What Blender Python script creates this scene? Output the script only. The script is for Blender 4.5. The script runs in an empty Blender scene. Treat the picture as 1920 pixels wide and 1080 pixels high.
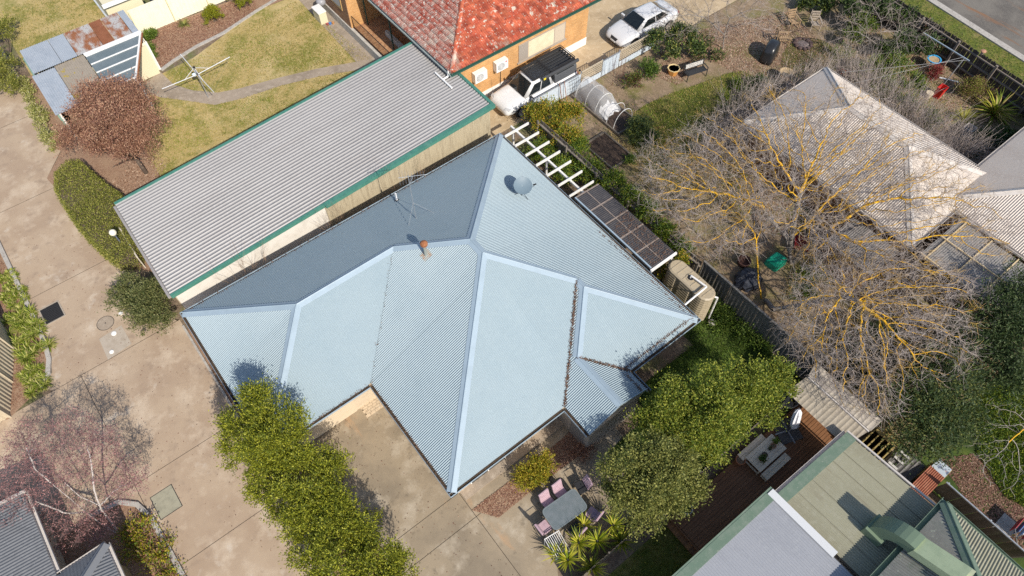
import bpy, math, random
import numpy as np
from mathutils import Vector, Matrix
R = math.radians
random.seed(7); RNG = np.random.default_rng(11)
scn = bpy.context.scene
COL = scn.collection
# ------------------------------------------------------------------ camera, sky, sun, exposure
F_PX, TILT, YAW, CAM_H = 1293.0, R(32.5), R(38.1), 28.5      # focal length in photo pixels (1920 wide), drone 28.5 m up
cam_d = bpy.data.cameras.new('camera'); cam = bpy.data.objects.new('camera', cam_d); COL.objects.link(cam)
cam.location = (0, 0, CAM_H); cam.rotation_euler = (TILT, 0, -YAW)
cam_d.sensor_width = 36; cam_d.lens = F_PX / 1920 * 36; cam_d.clip_start = .1; cam_d.clip_end = 3000
scn.camera = cam
SUN_AZ, SUN_EL = R(-95.0), R(40.5)                           # direction towards the sun, angle from +X
wd = bpy.data.worlds.new('World'); scn.world = wd; wd.use_nodes = True
nt = wd.node_tree; bg = nt.nodes['Background']
sky = nt.nodes.new('ShaderNodeTexSky'); sky.sky_type = 'NISHITA'; sky.sun_disc = False
sky.sun_elevation = SUN_EL; sky.sun_rotation = math.pi / 2 - SUN_AZ
nt.links.new(sky.outputs[0], bg.inputs[0]); bg.inputs[1].default_value = 0.125
sl = bpy.data.lights.new('sun', 'SUN'); sl.energy = 4.3; sl.angle = R(.55); sl.color = (1, .93, .82)
sun = bpy.data.objects.new('sun', sl); COL.objects.link(sun); sun.location = (0, -20, 40)
sdir = Vector((math.cos(SUN_AZ) * math.cos(SUN_EL), math.sin(SUN_AZ) * math.cos(SUN_EL), math.sin(SUN_EL)))
sun.rotation_euler = sdir.to_track_quat('Z', 'Y').to_euler()
scn.view_settings.view_transform = 'Standard'; scn.view_settings.look = 'None'
scn.view_settings.exposure = 0.30; scn.view_settings.gamma = 1.0
scn.render.engine = 'CYCLES'
try:
    scn.cycles.use_denoising = False
    scn.cycles.max_bounces = 6; scn.cycles.diffuse_bounces = 3; scn.cycles.transparent_max_bounces = 12
except Exception: pass
_ca, _sa, _ct, _st = math.cos(YAW), math.sin(YAW), math.cos(TILT), math.sin(TILT)
def at(px, py, z=0.0):
    """survey helper: ground position (metres) of a feature seen at height z"""
    x, y = (px - 960) / F_PX, -(py - 540) / F_PX
    r, f, d = x, _st + y * _ct, -_ct + y * _st
    t = (z - CAM_H) / d
    return Vector((r * t * _ca + f * t * _sa, -r * t * _sa + f * t * _ca, z))
# ------------------------------------------------------------------ materials
MATS = {}
def mat(name, c, layers=(), rough=.7, metal=0., bump=None, spec=.35, transl=0., alpha=1., coat=0., emit=None):
    """layers: (noise scale, colour, lo, hi[, stretch xyz]) mixed over c; bump: (scale, strength)"""
    if name in MATS: return MATS[name]
    m = bpy.data.materials.new(name); m.use_nodes = True; MATS[name] = m
    t = m.node_tree; N = t.nodes; L = t.links; b = N['Principled BSDF']
    b.inputs['Roughness'].default_value = rough; b.inputs['Metallic'].default_value = metal
    b.inputs['Specular IOR Level'].default_value = spec; b.inputs['Coat Weight'].default_value = coat
    b.inputs['Base Color'].default_value = (*c, 1)
    src = None
    if layers or bump:
        tc = N.new('ShaderNodeNewGeometry')
    for ly in layers:
        sc, col, lo, hi = ly[:4]
        mp = N.new('ShaderNodeMapping'); L.new(tc.outputs['Position'], mp.inputs[0])
        mp.inputs['Location'].default_value = (sc * 1.7 % 9, sc * 3.1 % 7, .3)
        if len(ly) > 4: mp.inputs['Scale'].default_value = ly[4]
        nz = N.new('ShaderNodeTexNoise'); nz.inputs['Scale'].default_value = sc; nz.inputs['Detail'].default_value = 6
        nz.inputs['Roughness'].default_value = .62; L.new(mp.outputs[0], nz.inputs['Vector'])
        mr = N.new('ShaderNodeMapRange'); mr.inputs[1].default_value = lo; mr.inputs[2].default_value = hi
        L.new(nz.outputs[0], mr.inputs[0])
        mx = N.new('ShaderNodeMix'); mx.data_type = 'RGBA'
        L.new(mr.outputs[0], mx.inputs[0])
        if src: L.new(src, mx.inputs[6])
        else: mx.inputs[6].default_value = (*c, 1)
        mx.inputs[7].default_value = (*col, 1); src = mx.outputs[2]
    if src: L.new(src, b.inputs['Base Color'])
    if bump:
        nz = N.new('ShaderNodeTexNoise'); nz.inputs['Scale'].default_value = bump[0]; nz.inputs['Detail'].default_value = 5
        L.new(tc.outputs['Position'], nz.inputs['Vector'])
        bp = N.new('ShaderNodeBump'); bp.inputs['Strength'].default_value = bump[1]; bp.inputs['Distance'].default_value = .02
        L.new(nz.outputs[0], bp.inputs['Height']); L.new(bp.outputs[0], b.inputs['Normal'])
    if transl:
        tr = N.new('ShaderNodeBsdfTranslucent'); ms = N.new('ShaderNodeMixShader'); ms.inputs[0].default_value = transl
        if src: L.new(src, tr.inputs[0])
        else: tr.inputs[0].default_value = (*c, 1)
        L.new(b.outputs[0], ms.inputs[1]); L.new(tr.outputs[0], ms.inputs[2]); L.new(ms.outputs[0], N['Material Output'].inputs[0])
    b.inputs['Alpha'].default_value = alpha
    return m
def brickmat(name, c1, c2, mortar, sx=.24, sy=.086, face='y', rough=.85):
    if name in MATS: return MATS[name]
    m = mat(name, c1, rough=rough); t = m.node_tree; N = t.nodes; L = t.links; b = N['Principled BSDF']
    tc = N.new('ShaderNodeTexCoord'); sp = N.new('ShaderNodeSeparateXYZ'); cb = N.new('ShaderNodeCombineXYZ')
    L.new(tc.outputs['Object'], sp.inputs[0])
    if face == 'z': L.new(sp.outputs[0], cb.inputs[0]); L.new(sp.outputs[1], cb.inputs[1])
    else:
        ad = N.new('ShaderNodeMath'); L.new(sp.outputs[0], ad.inputs[0]); L.new(sp.outputs[1], ad.inputs[1])
        L.new(ad.outputs[0], cb.inputs[0]); L.new(sp.outputs[2], cb.inputs[1])
    br = N.new('ShaderNodeTexBrick'); L.new(cb.outputs[0], br.inputs['Vector'])
    br.inputs['Color1'].default_value = (*c1, 1); br.inputs['Color2'].default_value = (*c2, 1); br.inputs['Mortar'].default_value = (*mortar, 1)
    br.inputs['Scale'].default_value = 1; br.inputs['Brick Width'].default_value = sx; br.inputs['Row Height'].default_value = sy
    br.inputs['Mortar Size'].default_value = .008
    nz = N.new('ShaderNodeTexNoise'); nz.inputs['Scale'].default_value = 1.6; nz.inputs['Detail'].default_value = 5; L.new(tc.outputs['Object'], nz.inputs['Vector'])
    mr = N.new('ShaderNodeMapRange'); mr.inputs[1].default_value = .3; mr.inputs[2].default_value = .75; mr.inputs[3].default_value = .8; mr.inputs[4].default_value = 1.1
    L.new(nz.outputs[0], mr.inputs[0])
    vm = N.new('ShaderNodeVectorMath'); vm.operation = 'SCALE'; L.new(br.outputs[0], vm.inputs[0]); L.new(mr.outputs[0], vm.inputs[3])
    L.new(vm.outputs[0], b.inputs['Base Color'])
    bp = N.new('ShaderNodeBump'); bp.inputs['Strength'].default_value = .4; bp.inputs['Distance'].default_value = .01; bp.invert = True
    L.new(br.outputs[1], bp.inputs['Height']); L.new(bp.outputs[0], b.inputs['Normal'])
    return m
# ------------------------------------------------------------------ objects
def tag(o, label=None, cat=None, group=None, kind=None):
    if label: o['label'] = label
    if cat: o['category'] = cat
    if group: o['group'] = group
    if kind: o['kind'] = kind
    return o
def thing(name, label, cat, loc=(0, 0, 0), rz=0., group=None):
    o = bpy.data.objects.new(name, None); COL.objects.link(o); o.location = loc; o.rotation_euler = (0, 0, rz)
    o.empty_display_size = .2
    return tag(o, label, cat, group)
def link(name, me, m, parent=None, local=False):
    o = bpy.data.objects.new(name, me); COL.objects.link(o)
    for x in (m if isinstance(m, (list, tuple)) else [m]):
        if x is not None and x.name not in [y.name for y in me.materials if y]: me.materials.append(x)
    if parent:
        o.parent = parent
        if not local:
            w = Vector((0, 0, 0)); p = parent
            while p: w += p.location; p = p.parent
            o.location = -w
    return o
class MB:
    def __init__(s): s.v = []; s.f = []; s.mi = []; s.cur = 0
    def add(s, vs, fs):
        n = len(s.v); s.v += [tuple(v) for v in vs]; s.f += [tuple(i + n for i in f) for f in fs]; s.mi += [s.cur] * len(fs); return s
    def box(s, x0, x1, y0, y1, z0, z1):
        return s.add([(x0,y0,z0),(x1,y0,z0),(x1,y1,z0),(x0,y1,z0),(x0,y0,z1),(x1,y0,z1),(x1,y1,z1),(x0,y1,z1)],
                     [(0,3,2,1),(4,5,6,7),(0,1,5,4),(1,2,6,5),(2,3,7,6),(3,0,4,7)])
    def bar(s, p, q, w, h, up=(0, 0, 1)):
        p, q = Vector(p), Vector(q); d = (q - p).normalized(); u = Vector(up)
        a = d.cross(u)
        if a.length < 1e-4: a = d.cross(Vector((1, 0, 0)))
        a.normalize(); u = a.cross(d).normalized(); a *= w / 2; u *= h / 2
        return s.add([p-a-u, p+a-u, p+a+u, p-a+u, q-a-u, q+a-u, q+a+u, q-a+u], [(0,1,2,3),(7,6,5,4),(0,4,5,1),(1,5,6,2),(2,6,7,3),(3,7,4,0)])
    def tube(s, p, q, r, r2=None, n=8, cap=True):
        p, q = Vector(p), Vector(q); r2 = r if r2 is None else r2
        d = (q - p).normalized(); a = d.orthogonal().normalized(); b = d.cross(a)
        vs = []
        for c, rr in ((p, r), (q, r2)):
            for i in range(n):
                t = 2 * math.pi * i / n; vs.append(c + a * (math.cos(t) * rr) + b * (math.sin(t) * rr))
        fs = [(i, (i + 1) % n, n + (i + 1) % n, n + i) for i in range(n)]
        if cap: fs += [tuple(range(n - 1, -1, -1)), tuple(range(n, 2 * n))]
        return s.add(vs, fs)
    def path(s, pts, r, n=8):
        for a, b in zip(pts[:-1], pts[1:]): s.tube(a, b, r, n=n)
        return s
    def lathe(s, prof, c=(0, 0, 0), n=16, sx=1, sy=1):
        vs = []; k = len(prof)
        for r, z in prof:
            for i in range(n):
                t = 2 * math.pi * i / n; vs.append((c[0] + r * math.cos(t) * sx, c[1] + r * math.sin(t) * sy, c[2] + z))
        fs = [(j*n+i, j*n+(i+1) % n, (j+1)*n+(i+1) % n, (j+1)*n+i) for j in range(k-1) for i in range(n)]
        fs += [tuple(range(n-1, -1, -1)), tuple((k-1)*n+i for i in range(n))]
        return s.add(vs, fs)
    def poly(s, pts, th=0.):
        """flat polygon (counter-clockwise seen from above), with thickness th downwards"""
        n = len(pts); pts = [Vector(p) for p in pts]
        if th <= 0: return s.add(pts, [tuple(range(n))])
        lo = [p - Vector((0, 0, th)) for p in pts]
        return s.add(pts + lo, [tuple(range(n)), tuple(range(2*n-1, n-1, -1))] + [(i, n+i, n+(i+1) % n, (i+1) % n) for i in range(n)])
    def slab(s, quad, th):
        """quad lying anywhere, thickened along its normal (downwards)"""
        q = [Vector(p) for p in quad]; nn = (q[1]-q[0]).cross(q[-1]-q[0]).normalized() * th
        n = len(q); lo = [p - nn for p in q]
        return s.add(q + lo, [tuple(range(n)), tuple(range(2*n-1, n-1, -1))] + [(i, n+i, n+(i+1) % n, (i+1) % n) for i in range(n)])
    def sphere(s, c, r, nu=12, nv=8, sz=1.):
        vs = []; fs = []
        for j in range(nv + 1):
            ph = math.pi * j / nv
            for i in range(nu):
                t = 2 * math.pi * i / nu; vs.append((c[0]+r*math.sin(ph)*math.cos(t), c[1]+r*math.sin(ph)*math.sin(t), c[2]+r*sz*math.cos(ph)))
        for j in range(nv):
            for i in range(nu): fs.append((j*nu+i, (j+1)*nu+i, (j+1)*nu+(i+1) % nu, j*nu+(i+1) % nu))
        return s.add(vs, fs)
    def loft(s, rings, cap=True, closed=True):
        n = len(rings[0]); vs = [p for r in rings for p in r]; fs = []
        for j in range(len(rings)-1):
            for i in range(n if closed else n-1): fs.append((j*n+i, j*n+(i+1) % n, (j+1)*n+(i+1) % n, (j+1)*n+i))
        if cap: fs += [tuple(range(n-1, -1, -1)), tuple((len(rings)-1)*n+i for i in range(n))]
        return s.add(vs, fs)
    def mesh(s, name, smooth=False):
        me = bpy.data.meshes.new(name); me.from_pydata(s.v, [], s.f)
        if any(s.mi): me.polygons.foreach_set('material_index', s.mi)
        if smooth: me.polygons.foreach_set('use_smooth', [True] * len(s.f))
        me.update(); return me
    def build(s, name, m, parent=None, local=False, smooth=False):
        return link(name, s.mesh(name, smooth), m, parent, local)
def single(name, mb, m, label, cat, group=None, smooth=False, base=None):
    """a thing that is one mesh; its origin goes to the bottom centre"""
    vs = np.array(mb.v); c = np.array([(vs[:,0].min()+vs[:,0].max())/2, (vs[:,1].min()+vs[:,1].max())/2, vs[:,2].min()])
    mb.v = [tuple(v - c) for v in vs]
    o = mb.build(name, m, smooth=smooth); o.location = c; return tag(o, label, cat, group)
def npmesh(name, V, F, mi=None, smooth=False):
    """V (n,3), F (m,k) arrays"""
    me = bpy.data.meshes.new(name); V = np.asarray(V, np.float32); F = np.asarray(F, np.int32); k = F.shape[1]
    me.vertices.add(len(V)); me.vertices.foreach_set('co', V.ravel())
    me.loops.add(F.size); me.loops.foreach_set('vertex_index', F.ravel())
    me.polygons.add(len(F)); me.polygons.foreach_set('loop_start', np.arange(0, F.size, k, dtype=np.int32)); me.polygons.foreach_set('loop_total', np.full(len(F), k, np.int32))
    if mi is not None: me.polygons.foreach_set('material_index', np.asarray(mi, np.int32))
    if smooth: me.polygons.foreach_set('use_smooth', np.ones(len(F), bool))
    me.update(calc_edges=True); return me
def clip_poly(poly, fn):
    out = []
    for i in range(len(poly)):
        a, b = poly[i], poly[(i+1) % len(poly)]; fa, fb = fn(a), fn(b)
        if fa >= 0: out.append(a)
        if (fa >= 0) != (fb >= 0):
            t = fa / (fa - fb); out.append((a[0]+(b[0]-a[0])*t, a[1]+(b[1]-a[1])*t))
    return out
def clip_rect(poly, x0, x1, y0, y1):
    for fn in (lambda p: p[0]-x0, lambda p: x1-p[0], lambda p: p[1]-y0, lambda p: y1-p[1]):
        poly = clip_poly(poly, fn)
        if len(poly) < 3: return []
    return poly
def area2(p): return sum(p[i][0]*p[(i+1) % len(p)][1]-p[(i+1) % len(p)][0]*p[i][1] for i in range(len(p)))
def ccw(p): return p if area2(p) > 0 else p[::-1]
def inside(P, poly):
    P = np.asarray(P); x, y = P[:,0], P[:,1]; r = np.zeros(len(P), bool); n = len(poly)
    for i in range(n):
        x1, y1 = poly[i][:2]; x2, y2 = poly[(i+1) % n][:2]
        c = ((y1 > y) != (y2 > y)); xi = (x2-x1) * (y-y1) / ((y2-y1) if y2 != y1 else 1e-9) + x1
        r ^= c & (x < xi)
    return r
def pxs(*pts, z=0.): return [tuple(at(p[0], p[1], z)[:2]) for p in pts]
def sheet(name, poly, z, m, kind='structure', parent=None, th=0.):
    mb = MB().poly([(p[0], p[1], z) for p in ccw(poly)], th)
    o = mb.build(name, m, parent)
    if not parent: o['kind'] = kind
    return o
def smooth_poly(pts, it=2):
    for _ in range(it):
        q = []
        for i in range(len(pts)):
            a, b = pts[i], pts[(i+1) % len(pts)]
            q += [(a[0]*.75+b[0]*.25, a[1]*.75+b[1]*.25), (a[0]*.25+b[0]*.75, a[1]*.25+b[1]*.75)]
        pts = q
    return pts
# corrugated / ribbed sheet over a planar roof face
def corr(poly, across, period, amp, prof='sine', seg=6, lift=0.):
    P = np.array([list(p) for p in poly], float); a = np.array(across, float); a /= np.linalg.norm(a)
    nrm = np.zeros(3)
    for i in range(len(P)): nrm += np.cross(P[i]-P[0], P[(i+1) % len(P)]-P[0])
    nrm /= np.linalg.norm(nrm)
    if nrm[2] < 0: nrm = -nrm
    u = np.cross(nrm, a); s = P @ a; t = P @ u; d0 = P[0] @ nrm
    if prof == 'sine': offs = np.arange(seg) / seg
    elif prof == 'trim': offs = np.array([0, .1, .22, .32, .66])       # raised rib on a flat pan
    elif prof == 'rib': offs = np.array([0, .16, .5, .66])
    k = np.arange(math.floor(s.min() / period), math.ceil(s.max() / period) + 1)
    ss = (k[:,None] + offs[None]).ravel() * period
    ss = np.unique(np.concatenate([ss[(ss > s.min()) & (ss < s.max())], s, s.min()[None] + 1e-4, s.max()[None] - 1e-4]))
    fr = (ss / period) % 1
    if prof == 'sine': h = amp * np.sin(fr * 2 * np.pi)
    elif prof == 'trim': h = np.interp(fr, [0, .1, .22, .32, 1], [0, amp, amp, 0, 0])
    else: h = np.interp(fr, [0, .16, .5, .66, 1], [0, amp, amp, 0, 0])
    V = []; ok = []; n = len(P)
    for x in ss:
        ts = []
        for i in range(n):
            s1, s2, t1, t2 = s[i], s[(i+1) % n], t[i], t[(i+1) % n]
            if abs(s1-s2) < 1e-9:
                if abs(x-s1) < 1e-6: ts += [t1, t2]
            elif min(s1, s2)-1e-9 <= x <= max(s1, s2)+1e-9: ts.append(t1+(t2-t1)*(x-s1)/(s2-s1))
        ts = ts or [0, 0]; V.append((min(ts), max(ts)))
    V = np.array(V); base = ss[:,None]*a + (d0 + h + lift)[:,None]*nrm
    lo = base + V[:,:1]*u; hi = base + V[:,1:]*u
    i = np.arange(len(ss)-1); m = len(ss)
    return np.concatenate([lo, hi]), np.stack([i, i+1, m+i+1, m+i], 1)
def corr_part(name, polys, across, period, amp, m, parent, prof='sine', seg=6, lift=0., smooth=False):
    VV, FF, n = [], [], 0
    for p in polys:
        V, F = corr(p, across, period, amp, prof, seg, lift); VV.append(V); FF.append(F + n); n += len(V)
    return link(name, npmesh(name, np.concatenate(VV), np.concatenate(FF), smooth=smooth), m, parent)
def cap_strip(mb, p, q, nA, nB, w=.19, lift=.03, roll=.028):
    """folded ridge or hip capping over the edge p-q between two roof planes"""
    p, q = Vector(p), Vector(q); d = (q-p).normalized(); up = (Vector(nA)+Vector(nB)).normalized()*lift
    for nn in (Vector(nA), Vector(nB)):
        s = d.cross(nn).normalized()
        if s.z > 0: s = -s
        a, b = p+up*1.5, q+up*1.5; c, e = q+s*w+nn*lift*.8, p+s*w+nn*lift*.8
        mb.add([a, b, c, e, c-nn*lift*.9, e-nn*lift*.9], [(0,1,2,3), (3,2,4,5)])
    if roll: mb.tube(p+up*1.5, q+up*1.5, roll, n=6)
def gutter(mb, p, q, out, w=.12, h=.11, ext0=0., ext1=0.):
    p, q, o = Vector(p), Vector(q), Vector(out); d = (q-p).normalized(); p = p-d*ext0; q = q+d*ext1
    prof = [(-.01, -.01), (-.01, -h), (w, -h), (w, -.012), (w+.014, -.012), (w+.014, -h-.006), (-.016, -h-.006), (-.016, -.01)]
    r = [[c + o*a + Vector((0,0,b)) for a, b in prof] for c in (p, q)]
    mb.loft(r)
# ------------------------------------------------------------------ foliage and branches
def leaf_arrays(P, size, up=.35, asp=.55, D=None, fold=.0):
    """one diamond leaf per point: returns V, F"""
    n = len(P); size = np.broadcast_to(np.asarray(size, float), (n,))*RNG.uniform(.65, 1.35, n)
    if D is None:
        D = RNG.normal(size=(n, 3))
    else: D = D + RNG.normal(size=(n, 3))*.35
    D /= np.linalg.norm(D, axis=1)[:,None]+1e-9
    U = RNG.normal(size=(n, 3))*.8; U[:,2] += up*3
    S = np.cross(D, U); S /= np.linalg.norm(S, axis=1)[:,None]+1e-9
    a = D*size[:,None]*.5; b = S*(size*asp*.5)[:,None]
    V = np.stack([P-a, P+b-a*.1, P+a, P-b-a*.1], 1).reshape(-1, 3)
    return V, np.arange(4*n).reshape(n, 4)
def leaves(name, P, size, mats, parent=None, up=.6, asp=.55, D=None, weights=None, kind=None):
    V, F = leaf_arrays(P, size, up, asp, D)
    mi = RNG.choice(len(mats), len(F), p=weights) if len(mats) > 1 else None
    o = link(name, npmesh(name, V, F, mi), mats, parent)
    if kind: o['kind'] = kind
    return o
def lobe_points(lobes, n, clump=.16, per=None, flat=None):
    """lumpy crown: clumps sit on and inside ellipsoids (cx,cy,cz,rx,ry,rz)"""
    L = []
    for l in lobes:
        if l[3] < .62: L.append([*l[:3], *(np.array(l[3:])*.92)]); continue
        for _ in range(11):                                # sub-clumps with shaded hollows between them
            d = RNG.normal(size=3); d /= np.linalg.norm(d); d[2] = abs(d[2]) if d[2] < -.3 else d[2]; f = RNG.uniform(.24, .48)
            L.append([*(np.array(l[:3])+d*np.array(l[3:])*RNG.uniform(.5, .82)), *(np.array(l[3:])*f*np.array([1, 1, .95]))])
    L = np.array(L); vol = (L[:,3]*L[:,4]+L[:,4]*L[:,5]+L[:,3]*L[:,5]); w = vol/vol.sum()
    per = int((per or 55)*1.5); k = max(4, n//per)
    li = RNG.choice(len(L), k, p=w); d = RNG.normal(size=(k, 3)); d /= np.linalg.norm(d, axis=1)[:,None]
    d[:,2] = np.where(d[:,2] < -.45, -d[:,2], d[:,2])
    rr = RNG.uniform(.0, 1., k)**.25*RNG.choice([.72, .9, 1.02, 1.18, 1.3], k, p=[.12, .3, .33, .17, .08])
    C = L[li,:3]+d*L[li,3:]*rr[:,None]
    ci = RNG.integers(0, k, n); cs = RNG.uniform(.6, 1.5, k)[ci]*clump
    P = C[ci]+RNG.normal(size=(n, 3))*cs[:,None]*np.array([1, 1, .8])
    D = P-L[li[ci],:3]; D /= np.linalg.norm(D, axis=1)[:,None]+1e-9
    m = int(n*.2)//10*10                                   # leafy shoots sticking out of the crown
    if m:
        k2 = m//10; lj = RNG.choice(len(L), k2, p=w); d = RNG.normal(size=(k2, 3)); d /= np.linalg.norm(d, axis=1)[:,None]; d[:,2] = np.abs(d[:,2])*.9
        s0 = L[lj,:3]+d*L[lj,3:]*RNG.uniform(.85, 1.05, k2)[:,None]; dr = d*.7+RNG.normal(size=(k2, 3))*.3+np.array([0, 0, .5]); dr /= np.linalg.norm(dr, axis=1)[:,None]
        ln = RNG.uniform(1.4, 3.4, k2)*clump; t = np.tile(np.linspace(0, 1, 10), k2)
        P[-m:] = np.repeat(s0, 10, 0)+np.repeat(dr*ln[:,None], 10, 0)*t[:,None]+RNG.normal(size=(m, 3))*.018; D[-m:] = np.repeat(dr, 10, 0)
    P[:,2] = np.maximum(P[:,2], .04)
    return P, D
def tubes_np(A, B, ra, rb, n=4):
    """frustums between point arrays"""
    m = len(A); d = B-A; ln = np.linalg.norm(d, axis=1)[:,None]+1e-9; d = d/ln
    h = np.where(np.abs(d[:,2:3]) < .9, np.array([[0, 0, 1.]]), np.array([[1., 0, 0]]))
    u = np.cross(d, h); u /= np.linalg.norm(u, axis=1)[:,None]; v = np.cross(d, u)
    B = B+d*np.minimum(ln, rb[:,None])*.4
    t = np.arange(n)*2*np.pi/n; c, s = np.cos(t), np.sin(t)
    ring = u[:,None,:]*c[None,:,None]+v[:,None,:]*s[None,:,None]
    V = np.concatenate([A[:,None]+ring*ra[:,None,None], B[:,None]+ring*rb[:,None,None]], 1).reshape(-1, 3)
    i = np.arange(n); q = np.stack([i, (i+1) % n, n+(i+1) % n, n+i], 1)
    F = (np.arange(m)*2*n)[:,None,None]+q[None]
    return V, F.reshape(-1, 4)
def colonise(stems, attr, step=.28, infl=2.6, kill=.5, iters=90, up=.05, jit=.12):
    """grow branches from stem polylines to attractor points; returns nodes, parents"""
    N, par = [], []
    for st in stems:
        for j, p in enumerate(st):
            if j == 0: N.append(np.array(p, float)); par.append(-1 if not isinstance(p, tuple) or len(p) < 4 else int(p[3]))
            else:
                a = np.array(st[j-1][:3], float); b = np.array(p[:3], float); k = max(1, int(np.linalg.norm(b-a)/step))
                for i in range(1, k+1):
                    N.append(a+(b-a)*i/k+RNG.normal(size=3)*.012); par.append(len(N)-2)
    N = [x[:3] for x in N]
    A = np.array(attr, float); X = np.array(N); 
    d = np.linalg.norm(A[:,None]-X[None], axis=2); near = d.argmin(1); dist = d.min(1); alive = np.ones(len(A), bool)
    for it in range(iters):
        use = alive & (dist < infl)
        if not use.any():
            infl *= 1.6
            if infl > 12: break
            continue
        idx = np.nonzero(use)[0]; dirs = A[idx]-X[near[idx]]; dirs /= np.linalg.norm(dirs, axis=1)[:,None]+1e-9
        acc = {}
        ids, inv = np.unique(near[idx], return_inverse=True); S = np.zeros((len(ids), 3)); np.add.at(S, inv, dirs)
        S /= np.linalg.norm(S, axis=1)[:,None]+1e-9
        S += RNG.normal(size=S.shape)*jit; S[:,2] += up; S /= np.linalg.norm(S, axis=1)[:,None]+1e-9
        new = X[ids]+S*step; n0 = len(X); X = np.concatenate([X, new]); par += list(ids)
        dn = np.linalg.norm(A[:,None]-new[None], axis=2); j = dn.argmin(1); dm = dn[np.arange(len(A)), j]
        b = dm < dist; near[b] = n0+j[b]; dist[b] = dm[b]; alive &= dist > kill
        if len(X) > 15000: break
    return X, np.array(par)
def radii(X, par, tip=.006, ex=2.3):
    n = len(X); r = np.zeros(n); ch = np.zeros(n, int)
    for i in range(n):
        if par[i] >= 0: ch[par[i]] += 1
    acc = np.where(ch == 0, tip**ex, 0.)
    for i in range(n-1, -1, -1):
        if par[i] >= 0: acc[par[i]] += acc[i]
    return np.maximum(acc, tip**ex)**(1/ex), ch
def twigs(X, par, ch, n_per=2, ln=(.25, .6), r=.005, droop=0., only=None, spread=.8):
    """fine side shoots at thin nodes: A,B point arrays (two segments each, slightly bent)"""
    ids = np.nonzero(par >= 0)[0] if only is None else only
    ids = np.repeat(ids, n_per); d = X[ids]-X[par[ids]]; d /= np.linalg.norm(d, axis=1)[:,None]+1e-9
    d = d+RNG.normal(size=d.shape)*spread; d[:,2] -= droop; d /= np.linalg.norm(d, axis=1)[:,None]
    L = RNG.uniform(*ln, len(ids))[:,None]; A = X[ids]; B = A+d*L*.5
    d2 = d+RNG.normal(size=d.shape)*.3; d2[:,2] += .12-droop; d2 /= np.linalg.norm(d2, axis=1)[:,None]
    C = B+d2*L*.5
    return A, B, C
def bare_tree(name, label, stems, attr, bark, mid, fine, cat='tree', step=.28, kill=.45, infl=2.4, tip=.006, ex=2.3, n_tw=2, tw=(.25, .6), tw_r=.005, mid_r=(.014, .06), group=None, up=.05, jit=.12, droop=0., iters=90, spread=.8, tw_only_r=.02, trunk_min=0.):
    X, par = colonise(stems, attr, step, infl, kill, iters, up, jit); r, ch = radii(X, par, tip, ex)
    b = stems[0][0]; root = thing(name, label, cat, (b[0], b[1], b[2]), group=group)
    k = np.nonzero(par >= 0)[0]; A, B = X[par[k]], X[k]; rb = r[k]; ra = np.minimum(r[par[k]], rb*1.35)
    big = rb >= mid_r[1]; mm = (rb < mid_r[1]) & (rb >= mid_r[0]); sm = rb < mid_r[0]
    if big.any():
        V, F = tubes_np(A[big], B[big], ra[big], rb[big], 8); link('trunk', npmesh('trunk', V, F, smooth=True), bark, root)
    if mm.any():
        V, F = tubes_np(A[mm], B[mm], ra[mm], rb[mm], 5); link('branches', npmesh('branches', V, F, smooth=True), mid, root)['kind'] = 'stuff'
    VV, FF, n0 = [], [], 0
    V, F = tubes_np(A[sm], B[sm], ra[sm], rb[sm], 3); VV.append(V); FF.append(F); n0 += len(V)
    if n_tw:
        ids = k[rb < tw_only_r]; P, Q, S = twigs(X, par, ch, n_tw, tw, tw_r, droop, ids, spread); o = np.full(len(P), tw_r)
        V, F = tubes_np(P, Q, o, o*.85, 3); VV.append(V); FF.append(F+n0); n0 += len(V)
        V, F = tubes_np(Q, S, o*.85, o*.55, 3); VV.append(V); FF.append(F+n0)
    t = link('crown', npmesh('crown', np.concatenate(VV), np.concatenate(FF)), fine, root); t['kind'] = 'stuff'
    return root, X, par, r
def ell_pts(n, c, r, lo=.35):
    d = RNG.normal(size=(n, 3)); d /= np.linalg.norm(d, axis=1)[:,None]; q = RNG.uniform(lo**3, 1, n)**(1/3)
    return np.array(c)+d*q[:,None]*np.array(r)
LEAFS = {}
def leafset(name, cols, tr=.3, rough=.55, gain=1.6):
    g = 1. if tr < .1 else gain
    if name not in LEAFS: LEAFS[name] = [mat(f'{name} leaf {i}', tuple(min(.6, x*g) for x in c), rough=rough, transl=tr, spec=.3) for i, c in enumerate(cols)]
    return LEAFS[name]
G_OLIVE = leafset('olive', [(.14,.15,.013), (.19,.20,.016), (.27,.265,.03), (.06,.075,.010), (.10,.12,.013)])
G_GREY = leafset('greygreen', [(.10,.11,.028), (.15,.155,.04), (.21,.205,.055), (.055,.07,.016)])
G_HEDGE = leafset('hedge', [(.13,.14,.025), (.18,.18,.036), (.24,.225,.06), (.075,.09,.016)])
G_DARK = leafset('dark', [(.03,.05,.018), (.045,.07,.022), (.07,.09,.035), (.02,.035,.012)])
G_MID = leafset('mid', [(.06,.10,.015), (.09,.14,.02), (.13,.17,.03), (.04,.07,.012)])
G_YEL = leafset('gold', [(.18,.17,.012), (.24,.20,.015), (.10,.12,.012), (.30,.22,.03)])
G_BROWN = leafset('russet', [(.19,.095,.06), (.26,.14,.09), (.13,.06,.045), (.32,.20,.13)])
G_BUD = leafset('bud', [(.16,.085,.085), (.22,.12,.115), (.11,.06,.06)])
G_RED = leafset('crimson', [(.22,.03,.03), (.14,.02,.02)])
G_STRAP = leafset('strap', [(.14,.17,.015), (.24,.26,.05), (.30,.28,.10), (.08,.12,.012)])
G_LITTER = leafset('litter', [(.28,.17,.11), (.38,.24,.16), (.17,.09,.055), (.45,.33,.24)], .05)
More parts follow.
